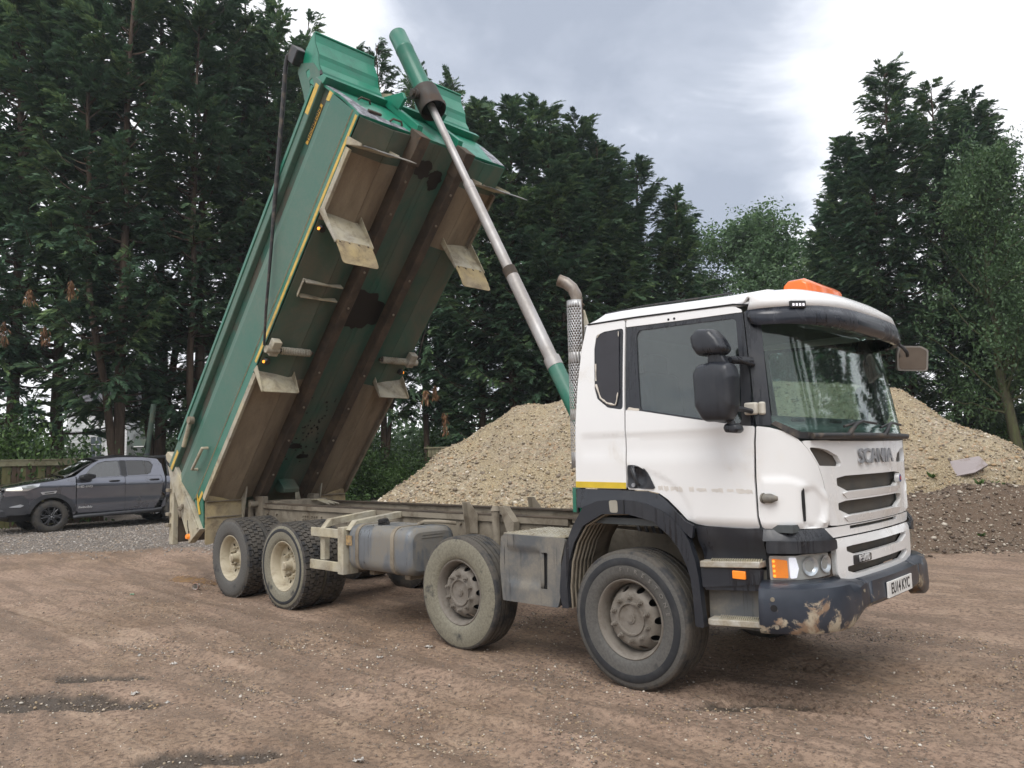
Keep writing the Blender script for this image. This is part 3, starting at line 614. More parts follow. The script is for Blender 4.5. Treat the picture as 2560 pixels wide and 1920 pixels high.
def place(proto, loc, rz=0, sc=(1, 1, 1), label=None, cat=None, group=None):
    r = proto if id(proto) not in USED else copy_tree(proto); USED[id(proto)] = proto
    r.location = loc; r.rotation_euler = (0, 0, rz); r.scale = sc
    for kk_ in ('label', 'category', 'group'):
        if kk_ in r: del r[kk_]
    return tag(r, label, cat, group)
CON = [as_tree('cypress_tree', conifer(1, 17, 2.7, 3.4, 330, 2), M_BARK, M_CON), as_tree('cypress_tree', conifer(2, 17, 2.9, 2.4, 380, 3), M_BARK, M_CON),
       as_tree('cypress_tree', conifer(3, 17, 2.5, 1.6, 330, 1), M_BARK, M_CON), as_tree('cypress_tree', conifer(4, 17, 3.1, 2.0, 420, 4), M_BARK, M_CON)]
OPEN = [as_tree('cypress_tree', conifer(11, 17, 2.7, 2.6, 200, 2, 1.0), M_BARK, M_CON), as_tree('cypress_tree', conifer(12, 17, 2.9, 2.2, 225, 3, 1.0), M_BARK, M_CON), as_tree('cypress_tree', conifer(13, 17, 2.5, 1.8, 195, 1, 1.0), M_BARK, M_CON)]
def P2(px, d): return yard(d, (px-1280)/FPX*d)
def stand(px, d, top_y, proto, rz, label, wide=1.0, group=None, name=None, Hm=17.0):
    """a tree that stands d metres into the yard; its height follows from where its tip reaches"""
    p = P2(px, d); x, y = p.x, p.y; gzv = float(ground_z(np.array(x), np.array(y)))-0.05
    hor = 1141.4-(px-1280)*0.02353; h = CAM[2]+(hor-top_y)/FPX*d*1.0-gzv; s = h/Hm
    return place(proto, (x, y, gzv), rz, (s*wide, s*wide, s), label, 'tree', group)
G1 = 'cypress trees in the tall row behind the pickup'; G2 = 'cypress trees behind the gravel heap'; G3 = 'cypress trees on the right'
row = [  # px, depth, tip y, prototype, width, label
 (-170, 25.5, -420, 3, 1.0, 'tall dark cypress whose foliage hangs in at the left edge, half outside the picture'),
 (40, 24.5, -380, 1, 1.0, 'tall dark cypress above the left end of the board fence'),
 (160, 25.0, -330, 0, 1.0, 'tall cypress with a bare trunk just left of the white house'),
 (300, 24.0, -300, 3, 0.95, 'broad many-stemmed cypress right of the white house, above the pickup roof'),
 (395, 26.0, -250, 0, 0.95, 'cypress with a thin bare trunk behind the rear of the pickup cab'),
 (490, 25.5, -200, 2, 1.0, 'cypress rising directly behind the raised tailgate of the tipper'),
 (590, 27.0, -120, 1, 0.9, 'cypress left of the top of the tipper body'),
 (690, 27.5, -45, 2, 0.9, 'cypress with a narrow tip just left of the tipper headboard'),
 (775, 30.0, -10, 2, 0.85, 'slim pointed cypress peeping over the near corner of the headboard'),
 (880, 31.0, 85, 0, 0.85, 'lower cypress right behind the middle of the headboard'),
 (955, 30.0, 60, 2, 0.8, 'pointed cypress beside the top of the green hydraulic tube'),
 (1065, 30.5, 112, 1, 0.75, 'rounded cypress immediately right of the green hydraulic tube'),
 (1140, 31.5, 160, 3, 0.70, 'cypress whose tip shows over the far corner of the headboard')]
for i, (px, d, ty, k, wd, lb) in enumerate(row): stand(px, d, ty, OPEN[(k+i) % 3], 1.3*i, lb, wd*0.92, G1)
row2 = [(1215, 30.0, 225, 2, 0.75, 'cypress with twin spiky tips next to the far corner of the headboard'),
 (1285, 29.0, 232, 0, 0.8, 'cypress standing behind the long chromed ram'),
 (1375, 30.0, 215, 3, 0.78, 'tallest cypress of the clump above the exhaust stack'),
 (1455, 30.5, 258, 1, 0.72, 'cypress just right of the tallest one above the cab roof rear'),
 (1530, 31.0, 345, 2, 0.85, 'middle-height cypress over the front of the cab roof'),
 (1610, 31.5, 385, 0, 0.75, 'lower cypress second from the gap of bright sky'),
 (1700, 32.0, 455, 1, 0.70, 'lowest, outermost cypress of the clump beside the gap of bright sky')]
for i, (px, d, ty, k, wd, lb) in enumerate(row2): stand(px, d, ty, CON[k], 0.7+1.7*i, lb, wd*1.32, G2)
row3 = [(2105, 31.5, 470, 1, 0.8, 'cypress at the left shoulder of the big right-hand clump'),
 (2150, 30.0, 330, 2, 0.85, 'stepped cypress left of the tall spire on the right'),
 (2275, 29.0, 125, 0, 0.80, 'tall spire-topped cypress above the far wing mirror'),
 (2395, 29.5, 185, 3, 0.80, 'cypress with a leaning tip right of the tall spire'),
 (2495, 30.0, 200, 1, 0.80, 'cypress with wind-swept tips near the right edge')]
for i, (px, d, ty, k, wd, lb) in enumerate(row3): stand(px, d, ty, CON[k], 2.1+1.1*i, lb, wd*(0.95 if i == 0 else 1.12), G3)
# trees beyond the right edge: they are what the windscreen mirrors
for i, (d, l, h, k, wh) in enumerate([(26, 21.5, 17, 2, 'first, nearest the gravel heap,'), (21, 24, 16, 0, 'second'), (15, 25.5, 17, 1, 'third'), (9, 26, 15, 3, 'fourth'), (3, 27, 16, 2, 'fifth'), (-3, 28, 16, 0, 'sixth and last')]):
    p = yard(d, l); place(CON[k], (p.x, p.y, -0.05), i*1.9, (1, 1, h/17), wh+' cypress of the side row mirrored in the windscreen', 'tree', 'cypress trees mirrored in the windscreen')
ASH = as_tree('ash_tree', broadleaf(21, 11, 4.6, 1.6, 70, 52, 0.18), M_BARKG, M_DEC)
ASH2 = as_tree('ash_tree', broadleaf(22, 11, 3.8, 1.5, 60, 42, 0.15, 0.03), M_BARKG, M_DEC)
stand(1905, 42.0, 460, ASH, 0.4, 'light green broad-leaved tree seen above the cab roof light', 1.0, None, None, 11.0)
stand(2030, 36.0, 640, ASH2, 2.2, 'lower leafy tree tucked between the pale tree and the right-hand cypresses', 0.8, None, None, 11.0)
stand(2545, 25.5, 265, ASH2, 1.0, 'fresh green leafy tree at the right edge in front of the cypresses', 0.72, None, None, 11.0)
stand(1790, 44.0, 640, ASH2, 3.0, 'thin leafy tree in the gap right of the dark cypress clump', 0.7, None, None, 11.0)
# dead brown sprays hanging in the left and middle trees
def dead_spray(px, py, d, L, lab, seed):
    rg = np.random.default_rng(seed); n = 80; L *= 0.62; u = rg.uniform(0, 1, n); O = np.stack([rg.normal(0, 0.03+0.07*u*L), rg.normal(0, 0.03+0.07*u*L), -u*L], -1); D = unit(np.stack([rg.normal(0, 0.35, n), rg.normal(0, 0.35, n), -np.ones(n)], -1)); Nn = unit(rg.normal(0, 1, (n, 3)))
    V, Fq = leaf_quads(O, D, Nn, rg.uniform(0.14, 0.3, n)*0.8, rg.uniform(0.025, 0.05, n)); p = yard(d, 0)
    o = big_mesh('dead_branch', V, Fq, M_DEAD, None, False, [('tint', 'FACE', rg.uniform(0, 1, n))])
    v = _f+_r2*((px-1280)/FPX)-_u2*((py-960)/FPX); o.location = Vector(CAM)+v*d; return tag(o, lab, 'dead branch', 'withered brown sprays hanging in the cypresses')
for i, (px, py, d, L, lb) in enumerate([(178, 700, 21.6, 0.75, 'broad withered brown spray high in the left trees'), (75, 720, 21.6, 0.6, 'withered brown spray left of the broadest one'), (10, 800, 21.4, 1.0, 'long pale withered spray at the left edge'), (112, 815, 21.5, 0.7, 'withered brown spray hanging in a sky gap on the left'),      (1064, 975, 25.0, 0.7, 'withered spray beside the far mudguard plate'), (1088, 962, 25.0, 0.7, 'upper withered spray right of the far mudguard plate'), (1112, 1030, 25.0, 1.1, 'long withered spray above the left slope of the gravel heap')]): dead_spray(px, py, d, L, lb, 300+i)
# undergrowth
BUSH = [as_tree('bush', bushy(41, 1.2, 1.7), M_BARKG, M_BUSH, 'stems', 'foliage'), as_tree('bush', bushy(42, 1.5, 1.2, 5600, 0.10), M_BARKG, M_BUSH, 'stems', 'foliage')]
bl = [(905, 26.5, 0, 1.0, 1.1, 'low bush at the foot of the gravel heap, nearest the tipper mudflap'), (960, 27, 1, 0.9, 0.9, 'spreading bush in front of the bare trunk beside the heap'), (1015, 27.5, 0, 0.8, 0.9, 'bush between the two bare trunks beside the heap'), (1075, 28.5, 1, 1.0, 1.2, 'bush below the timber beam left of the heap'), (1130, 29, 0, 1.0, 1.0, 'bush half hidden by the left slope of the heap'),
      (930, 30, 0, 1.3, 1.6, 'taller bush deeper under the trees left of the heap'), (1010, 31, 1, 1.3, 1.6, 'shaggy bush in the shade behind the bare trunks'), (1100, 32, 0, 1.3, 1.9, 'dark bush furthest back under the middle trees'), (860, 29, 0, 1.2, 1.5, 'bush showing under the tipper body'),
      (25, 21.8, 0, 1.3, 2.0, 'dark laurel-like bush above the fence at the left edge'), (110, 22.0, 1, 1.3, 2.3, 'dense bush above the fence, left of the white house'), (195, 22.3, 0, 1.0, 1.35, 'bush over the fence right above the pickup bonnet'), (430, 27, 0, 1.2, 1.5, 'bush behind the pickup cab rear'), (520, 28, 1, 1.2, 1.5, 'bush behind the tailgate'),
      (2520, 27.5, 1, 1.3, 1.5, 'bush by the board fence at the right edge'), (2440, 29, 0, 1.4, 1.8, 'bush under the right-hand trees behind the heap'), (-60, 22, 1, 1.3, 2.2, 'bush at the far left above the fence, mostly out of the picture')]
for i, (px, d, k, sw, sh, lb) in enumerate(bl):
    p = P2(px, d); place(BUSH[k], (p.x, p.y, float(ground_z(np.array(p.x), np.array(p.y)))-0.03), 1.1*i, (sw, sw, sh), lb, 'bush', 'bushes under the trees')
# ivy, nettles and weeds carpeting the ground under the trees: nobody could count it
rg = np.random.default_rng(77); n = 26000; lt_ = rg.uniform(-13, 12, n); dt_ = rg.uniform(24.5, 33, n); kx = CAM[0]+FH.x*dt_+RH.x*lt_; ky = CAM[1]+FH.y*dt_+RH.y*lt_; hh = heap_h(kx, ky); msk = (hh < ground_z(kx, ky)+0.05) & (fbm(kx*0.5, ky*0.5, 60, 3) > 0.38); kx, ky = kx[msk], ky[msk]; n = len(kx)
O = np.stack([kx, ky, ground_z(kx, ky)+rg.uniform(0.0, 0.55, n)*fbm(kx*0.7, ky*0.7, 61, 2)], -1); V, Fq = leaf_quads(O, unit(rg.normal(0, 1, (n, 3))*np.array([1, 1, 0.5])), unit(rg.normal(0, 0.4, (n, 3))+np.array([0, 0, 1])), rg.uniform(0.10, 0.22, n), rg.uniform(0.06, 0.12, n))
o_ = big_mesh('ground_cover', V, Fq, M_BUSH, None, False, [('tint', 'FACE', rg.uniform(0, 1, n))]); tag(o_, 'green weeds and ivy carpeting the ground under the trees', 'ground cover', kind='stuff')
# little weeds on the soil bank
def weed(px, py, d, s, lb, seed):
    rg = np.random.default_rng(seed); n = 26; a = rg.uniform(0, 2*pi, n); D = unit(np.stack([np.cos(a), np.sin(a), rg.uniform(0.4, 1.6, n)], -1)); V, Fq = leaf_quads(np.zeros((n, 3)), D, unit(np.cross(D, rg.normal(0, 1, (n, 3)))), rg.uniform(0.5, 1, n)*s, rg.uniform(0.15, 0.3, n)*s)
    p = P2(px, d); o = big_mesh('weed', V, Fq, M_BUSH, None, False, [('tint', 'FACE', rg.uniform(0.6, 1, n))]); o.location = (p.x, p.y, surf_z(p.x, p.y)-0.01); return tag(o, lb, 'weed', 'small weeds on the soil bank')
for i, (px, d, s, lb) in enumerate([(2318, 15.6, 0.20, 'tallest young weed at the top of the soil bank, nearest the cab'), (2355, 15.4, 0.24, 'bushy young weed on top of the soil bank'), (2432, 14.9, 0.18, 'weed in the middle of the soil bank'), (2470, 15.0, 0.16, 'weed right of the middle of the soil bank'), (2427, 13.6, 0.12, 'weed low on the face of the soil bank'), (2498, 14.9, 0.12, 'rightmost weed on the soil bank')]): weed(px, 0, d, s, lb, 500+i)
# distant belt of wood behind the standpoint, which the side windows and the pickup doors mirror
rg = np.random.default_rng(90); A_ = Acc(); TT = []
for k in range(96):
    a = radians(-118+185*k/95)+pi; R_ = 62+rg.uniform(-6, 6); c = Vector((CAM[0], CAM[1], 0))+FH*(math.cos(a)*R_)+RH*(math.sin(a)*R_); h = rg.uniform(6, 11); nl = 420
    u = rg.normal(0, 1, (nl, 3)); u = unit(u)*rg.uniform(0.5, 1, (nl, 1)); O = np.array(c)+u*np.array([3.4, 3.4, h*0.55])+np.array([0, 0, h*0.5]); V, Fq = leaf_quads(O, unit(rg.normal(0, 1, (nl, 3))), unit(rg.normal(0, 1, (nl, 3))), rg.uniform(0.9, 1.7, nl), rg.uniform(0.6, 1.1, nl)); A_.add(V, Fq); TT.append(rg.uniform(0, 0.7, nl))
V, Fq = A_.get(); o_ = big_mesh('far_wood', V, Fq, M_CON, None, False, [('tint', 'FACE', np.concatenate(TT))]); tag(o_, 'distant belt of dark trees mirrored in the cab side window', 'wood', kind='stuff')

# hedge closing the view far behind the trees
rg = np.random.default_rng(95); A_ = Acc(); TT = []
for k in range(120):
    d_ = rg.uniform(40, 52); l_ = -42+84*k/119; c = yard(d_, l_); h = rg.uniform(3.2, 5.6); nl = 700
    u = unit(rg.normal(0, 1, (nl, 3)))*rg.uniform(0.45, 1, (nl, 1)); O = np.array(c)+u*np.array([2.2, 2.2, h*0.55])+np.array([0, 0, h*0.45]); V, Fq = leaf_quads(O, unit(rg.normal(0, 1, (nl, 3))), unit(rg.normal(0, 1, (nl, 3))), rg.uniform(0.22, 0.42, nl), rg.uniform(0.14, 0.26, nl)); A_.add(V, Fq); TT.append(rg.uniform(0, 0.8, nl))
V, Fq = A_.get(); o_ = big_mesh('far_hedge', V, Fq, M_DEC, None, False, [('tint', 'FACE', np.concatenate(TT))]); tag(o_, 'dim hedge and scrub closing the view behind the trunks', 'hedge', kind='stuff')
# ================================================================== fences, house, floodlight and odd things behind the yard
M_WOOD = worn('fence_wood', (0.115, 0.105, 0.055), 0.85, dirt=(0.085, 0.068, 0.045), amount=0.45, scale=2.5, fine=30, bump=0.3, aniso=(1, 1, 0.25), col2=(0.165, 0.175, 0.06), spec=0.2)
M_WOOD2 = worn('fence_wood_brown', (0.085, 0.060, 0.042), 0.85, dirt=(0.13, 0.125, 0.05), amount=0.35, scale=3, fine=30, bump=0.3, aniso=(1, 1, 0.25), spec=0.2)
M_RAIL = worn('fence_rail', (0.205, 0.195, 0.125), 0.8, dirt=(0.12, 0.105, 0.065), amount=0.45, scale=3, fine=30, bump=0.25, aniso=(1, 0.3, 1), spec=0.2)
def fence(name, p0, p1, h, label, pitch=0.115, rail=True, mats=(M_WOOD, M_WOOD2)):
    p0, p1 = Vector(p0), Vector(p1); L = (p1-p0).length; d = (p1-p0).normalized(); ang = math.atan2(d.y, d.x); root = empty(name, p0, ang); tag(root, label, 'fence')
    me = []
    for mt in mats:
        b = MB().box((0, 0, h/2), (pitch-0.012, 0.02, h)).obj('board', mt, root, 0); me.append(b.data); bpy.data.objects.remove(b)
    for k in range(int(L/pitch)):
        o = bpy.data.objects.new('board', me[random.random() < 0.45]); link(o, root); o.location = ((k+0.5)*pitch, random.uniform(-0.008, 0.008), random.uniform(-0.02, 0.015)); o.rotation_euler = (0, random.uniform(-0.008, 0.008), 0)
    if rail:
        MB().box((L/2+0.35, -0.04, h-0.06), (L-0.7, 0.04, 0.15)).obj('top_rail', M_RAIL, root, 0, 0.006)
        MB().box((L/2, -0.03, h+0.03), (L, 0.09, 0.03)).obj('coping', M_RAIL, root, 0, 0.004)
    for k in range(int(L/2.4)+1): MB().box((k*2.4, 0.06, h/2), (0.10, 0.10, h)).obj('post', M_WOOD2, root, 0)
    MB().box((L/2, 0.04, 0.35), (L, 0.05, 0.09)).obj('arris_rail', M_WOOD2, root, 0); MB().box((L/2, 0.04, h*0.72), (L, 0.05, 0.09)).obj('arris_rail', M_WOOD2, root, 0)
    return root
zf = float(ground_z(np.array(-20.4), np.array(0.0)))
fence('board_fence', (-20.4, -5.2, zf-0.05), (-20.2, 1.9, zf-0.05), 1.80, 'mossy close-board fence with a pale top rail behind the pickup')
pa, pb = P2(2445, 33), P2(2900, 27); fence('board_fence', (pa.x, pa.y, 0.40), (pb.x, pb.y, 0.25), 1.75, 'brown board fence at the right edge beyond the gravel heap', 0.13, False)
# white weatherboarded house seen between the trunks
hp = P2(240, 44); M_WB = worn('white_boards', (0.70, 0.71, 0.72), 0.6, dirt=(0.52, 0.53, 0.54), amount=0.3, scale=2, fine=20, bump=0.0)
hs = empty('white_house', (hp.x, hp.y, 0.35), YAW); tag(hs, 'white weatherboarded house glimpsed between the left trees', 'house')
HW, HH, HD = 3.4, 5.2, 5.0
w_ = MB(); w_.bb(-HW/2, HW/2, 0, 0.2, 0, HH); w_.bb(-HW/2, -HW/2+0.2, 0.2, HD, 0, HH); w_.bb(HW/2-0.2, HW/2, 0.2, HD, 0, HH); w_.bb(-HW/2, HW/2, HD-0.2, HD, 0, HH); w_.obj('wall', M_WB, hs, 0)
for k in range(33):
    for x0, x1 in ((-HW/2-0.02, -0.36), (0.36, HW/2+0.02)) if 1.75 < k*0.163+0.08 < 3.15 else ((-HW/2-0.02, HW/2+0.02),):
        z = k*0.163; MB().add([(x0, -0.032, z), (x1, -0.032, z), (x1, -0.006, z+0.175), (x0, -0.006, z+0.175), (x0, 0, z), (x1, 0, z)], [(0, 1, 2, 3), (4, 5, 1, 0)]).obj('weatherboard', M_WB, hs, 0)
rf_ = MB(); rf_.prism([(-HW/2-0.3, -0.4, HH-0.1), (-HW/2-0.3, HD/2, HH+2.4), (-HW/2-0.3, HD+0.4, HH-0.1)], (HW+0.6, 0, 0)); rf_.obj('roof', worn('slate', (0.07, 0.07, 0.08), 0.7, dirt=(0.11, 0.11, 0.11), amount=0.4, scale=4), hs, 0)
wn = MB(); wn.bb(-0.40, 0.40, -0.06, -0.02, 1.72, 1.80); wn.bb(-0.40, 0.40, -0.06, -0.02, 3.10, 3.18); wn.bb(-0.40, -0.32, -0.058, -0.02, 1.8, 3.1); wn.bb(0.32, 0.40, -0.058, -0.02, 1.8, 3.1); wo = wn.obj('window', plain('window_frame', (0.75, 0.76, 0.77), 0.5), hs, 0)
for z in (2.23, 2.66): MB().bb(-0.32, 0.32, -0.055, -0.03, z-0.018, z+0.018).obj('glazing_bar', wo.data.materials[0], wo, 0)
MB().bb(-0.018, 0.018, -0.053, -0.03, 1.8, 3.1).obj('glazing_bar', wo.data.materials[0], wo, 0)
for i in (0, 1):
    for j in range(3): MB().bb(-0.31+0.33*i, -0.02+0.33*i, -0.042, -0.036, 1.81+0.43*j, 2.21+0.43*j).obj('pane', plain('window_pane', (0.10, 0.12, 0.14), 0.08), wo, 0)
# floodlight on a leaning green pole beside the many-stemmed tree
fp = P2(345, 22.6); fl0 = empty('floodlight', (fp.x, fp.y, 0.35)); tag(fl0, 'floodlight on a leaning dark green pole among the left trunks', 'floodlight'); M_GPOLE = worn('green_pole', (0.035, 0.06, 0.045), 0.6, dirt=(0.08, 0.09, 0.06), amount=0.4, scale=5)
MB().tube([(0, 0, 0), RH*0.20+Vector((0, 0, 1.3)), RH*0.42+Vector((0, 0, 3.2))], 0.075, 12).obj('pole', M_GPOLE, fl0, 60)
lh = MB(); lh.box(RH*0.08+Vector((0, 0, 2.05))-FH*0.05, (0.34, 0.14, 0.22), Matrix.Rotation(YAW, 3, 'Z') @ Matrix.Rotation(radians(-25), 3, 'X')); lo = lh.obj('lamp_head', M_GPOLE, fl0, 30, 0.01)
MB().box(RH*0.08+Vector((0, 0, 2.02))-FH*0.125, (0.29, 0.012, 0.17), Matrix.Rotation(YAW, 3, 'Z') @ Matrix.Rotation(radians(-25), 3, 'X')).obj('lamp_glass', plain('flood_glass', (0.36, 0.36, 0.34), 0.2), fl0, 0)
MB().tube([RH*0.08+Vector((0, 0, 1.98)), RH*0.26+Vector((0, 0, 1.9))], 0.025, 8).obj('lamp_arm', M_GPOLE, fl0, 60)
# timber beam on trestle left of the heap, and things lying there
bp2 = P2(1108, 27.0); tb_ = empty('timber_hoarding', (bp2.x, bp2.y, 0.45), YAW); tag(tb_, 'short weathered yellowish board hoarding left of the gravel heap', 'hoarding')
for k in range(9): MB().box((-0.52+0.125*k, 0, 1.52), (0.115, 0.03, 0.30)).obj('board', M_RAIL, tb_, 0)
MB().box((-0.05, -0.03, 1.69), (1.3, 0.06, 0.05)).obj('coping', M_RAIL, tb_, 0); MB().box((-0.45, 0.06, 0.7), (0.12, 0.1, 1.4)).obj('post', M_WOOD2, tb_, 0); MB().box((0.45, 0.06, 0.7), (0.12, 0.1, 1.4)).obj('post', M_WOOD2, tb_, 0)
# broken concrete slab half buried in the heap
sp2 = P2(2405, 15.7); zs = surf_z(sp2.x, sp2.y); sl_ = MB(); sl_.prism([(-0.34, -0.14, 0), (-0.26, 0.20, 0.02), (0.30, 0.16, 0), (0.36, -0.08, 0), (0.05, -0.17, 0.01)], (0, 0, 0.07)); so3 = sl_.obj('concrete_slab', worn('slab_concrete', (0.33, 0.29, 0.29), 0.8, dirt=(0.2, 0.16, 0.13), amount=0.3, scale=6), None, 0, 0.01); so3.location = (sp2.x, sp2.y, zs+0.07); so3.rotation_euler = (radians(58), radians(-14), YAW-0.15); tag(so3, 'broken pinkish concrete slab sticking out of the gravel heap', 'slab')
# ================================================================== the tipper truck: materials
M_WHITE = worn('cab_white', (0.80, 0.80, 0.795), 0.25, dirt=(0.60, 0.56, 0.50), amount=0.26, scale=2.6, fine=35, bump=0.0, coat=0.35, dirt_rough=0.5)
M_BLACK = worn('cab_black_plastic', (0.020, 0.023, 0.030), 0.36, dirt=(0.050, 0.051, 0.054), amount=0.38, scale=2.2, streak=(0.008, 0.009, 0.012), sc_amt=0.55, fine=90, bump=0.12, dirt_rough=0.6)
M_BLUEBLK = worn('bumper_paint', (0.042, 0.050, 0.066), 0.35, dirt=(0.33, 0.27, 0.19), amount=0.30, scale=4.2, fine=14, bump=0.1, rust=(0.26, 0.14, 0.07), rust_amt=0.05, dirt_rough=0.8, edge=0.03)
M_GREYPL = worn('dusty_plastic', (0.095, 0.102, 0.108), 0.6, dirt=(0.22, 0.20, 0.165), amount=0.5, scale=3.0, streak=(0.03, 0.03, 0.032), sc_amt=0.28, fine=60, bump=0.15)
def bumper_mat():
    m, t, b, o = new_mat('bumper_paint'); q = NT(t); P = q.coord('Object'); z = q.n('SeparateXYZ'); q.l(P, z.inputs[0])
    low = q.ramp(q.math('SUBTRACT', 1.15, z.outputs[2]), (0.30, 0.0), (0.56, 1.0))       # kerb and mud scrapes sit on the lower face
    n1 = q.noise(P, 7.5, 8, 0.68, 0.7); f = q.ramp(q.math('ADD', n1, q.math('MULTIPLY', low, 0.17)), (0.625, 0.0), (0.690, 1.0))
    n2 = q.noise(P, 9.0, 5, 0.6, 0.4); paint = q.mix(q.ramp(q.noise(P, 3.0, 4), (0.35, 0.0), (0.65, 1.0)), (0.018, 0.023, 0.034), (0.040, 0.048, 0.064))
    scr = q.mix(q.ramp(n2, (0.45, 0.0), (0.58, 1.0)), (0.38, 0.325, 0.24), (0.235, 0.155, 0.10)); q.l(q.mix(f, paint, scr), b.inputs['Base Color']); q.l(q.ramp(f, (0, 0.32), (1, 0.75)), b.inputs['Roughness'])
    q.l(q.bump(n1, 0.12, 0.004), b.inputs['Normal']); return m
M_BLUEBLK = bumper_mat()
M_GREENK = worn('shaded_recess_green', (0.020, 0.085, 0.060), 0.6, dirt=(0.075, 0.058, 0.044), amount=0.5, scale=2.0, fine=30, bump=0.1)  # darker copy of the green: shade under the top rail, plus brown dirt
M_MUD = worn('mud_coated_steel', (0.225, 0.195, 0.150), 0.85, dirt=(0.115, 0.092, 0.066), amount=0.42, scale=3.5, fine=40, bump=0.35, col2=(0.29, 0.255, 0.20), spec=0.25)
M_MUDD = worn('dark_mud_steel', (0.060, 0.048, 0.038), 0.8, dirt=(0.115, 0.088, 0.064), amount=0.5, scale=3.5, fine=40, bump=0.3, rust=(0.13, 0.075, 0.042), rust_amt=0.12, spec=0.3)
M_PALE = worn('pale_mudguard', (0.40, 0.38, 0.32), 0.75, dirt=(0.22, 0.185, 0.135), amount=0.42, scale=5.0, fine=45, bump=0.3, col2=(0.46, 0.41, 0.28), spec=0.25)
M_FLAP = worn('muddy_rubber_flap', (0.36, 0.30, 0.20), 0.85, dirt=(0.17, 0.135, 0.095), amount=0.45, scale=4.5, fine=60, bump=0.35, col2=(0.42, 0.33, 0.17), spec=0.2)
M_GREEN = worn('body_green', (0.010, 0.145, 0.092), 0.42, dirt=(0.105, 0.20, 0.160), amount=0.45, scale=1.5, fine=25, bump=0.06, rust=(0.16, 0.10, 0.06), rust_amt=-0.12, coat=0.15, dirt_rough=0.7)
M_GREEND = worn('body_green_dusty', (0.030, 0.140, 0.100), 0.45, dirt=(0.150, 0.190, 0.158), amount=0.53, scale=0.9, fine=22, bump=0.06, rust=(0.20, 0.15, 0.11), rust_amt=-0.1, dirt_rough=0.8, edge=0.2)
M_GREENB = worn('headboard_green', (0.008, 0.20, 0.120), 0.35, dirt=(0.03, 0.13, 0.09), amount=0.4, scale=2.5, fine=30, bump=0.05, rust=(0.12, 0.07, 0.04), rust_amt=-0.16, coat=0.2, dirt_rough=0.6)
M_UNDER = worn('body_underside', (0.035, 0.115, 0.082), 0.6, dirt=(0.165, 0.142, 0.108), amount=0.46, scale=1.1, fine=55, bump=0.25, aniso=(1, 1.6, 1), col2=(0.070, 0.112, 0.088), spec=0.3, edge=0.16)
M_UNDERM = worn('body_underside_muddy', (0.165, 0.130, 0.092), 0.85, dirt=(0.330, 0.275, 0.200), amount=0.52, scale=2.6, fine=45, bump=0.8, aniso=(0.6, 2.2, 0.6), col2=(0.235, 0.190, 0.138), spec=0.2, edge=0.18)
M_CHROME = worn('ram_steel', (0.42, 0.41, 0.405), 0.45, 0.35, dirt=(0.30, 0.275, 0.255), amount=0.5, scale=2.0, fine=40, bump=0.03, aniso=(1, 1, 0.6), dirt_rough=0.55)
M_STEEL = worn('bright_sheet', (0.46, 0.46, 0.46), 0.38, 0.6, dirt=(0.28, 0.24, 0.19), amount=0.4, scale=4.0, fine=40, bump=0.05)
M_PIPE = worn('stained_pipe', (0.30, 0.27, 0.24), 0.4, 0.6, dirt=(0.14, 0.095, 0.06), amount=0.5, scale=5.0, fine=30, bump=0.05, aniso=(1, 1, 0.4))
M_DARK = plain('dark_void', (0.010, 0.010, 0.011), 0.8)
M_HOSE = worn('black_hose', (0.022, 0.022, 0.024), 0.45, dirt=(0.16, 0.13, 0.10), amount=0.35, scale=7, fine=50, bump=0.1)
M_GRILLE = worn('grille_mesh', (0.045, 0.042, 0.038), 0.6, dirt=(0.10, 0.085, 0.068), amount=0.5, scale=4, fine=120, bump=0.5)
M_TAPE = worn('yellow_tape', (0.62, 0.40, 0.045), 0.35, dirt=(0.36, 0.27, 0.11), amount=0.4, scale=8, fine=40, bump=0.02)
M_TAPEC = plain('cab_tape', (0.66, 0.47, 0.03), 0.35)
M_AMBER = plain('amber_lens', (0.85, 0.23, 0.02), 0.15, emit=(1.0, 0.28, 0.03), es=0.25, coat=0.5)
M_AMBERL = plain('amber_lit', (1.0, 0.45, 0.05), 0.3, emit=(1.0, 0.32, 0.03), es=1.1)
M_BEACON = plain('beacon_orange', (0.80, 0.15, 0.012), 0.25, emit=(1.0, 0.20, 0.02), es=0.06, coat=0.4)
M_LENS = plain('lamp_reflector', (0.80, 0.81, 0.83), 0.28, 0.75)
M_LED = plain('led_white', (0.9, 0.88, 0.95), 0.2, emit=(0.95, 0.92, 1.0), es=0.35)
M_SILVER = plain('badge_silver', (0.30, 0.31, 0.33), 0.35, 0.3)
M_SILVERL = plain('badge_light', (0.66, 0.66, 0.66), 0.35, 0.3)
M_PLATE = plain('plate_white', (0.78, 0.78, 0.76), 0.3)
M_INK = plain('plate_ink', (0.012, 0.012, 0.014), 0.4)
M_SEAT = plain('seat_cloth', (0.05, 0.055, 0.06), 0.9)
M_DASH = plain('dash_plastic', (0.075, 0.085, 0.088), 0.6)
M_TRIM = plain('cab_lining', (0.15, 0.155, 0.155), 0.8)
M_RED = plain('emblem_red', (0.45, 0.02, 0.02), 0.3); M_BLUE = plain('emblem_blue', (0.02, 0.05, 0.20), 0.3)
G_SCREEN = glass('windscreen_glass', (0.82, 0.93, 0.89), 1.5, 0.9, True, 0.05); G_SIDE = glass('side_glass', (0.66, 0.74, 0.735), 1.52, 1.6, False, 0.05)
G_LAMP = glass('lamp_glass', (0.92, 0.94, 0.95), 1.45, 1.0, False)
G_MIR = plain('mirror_face', (0.75, 0.75, 0.75), 0.05, 1.0)
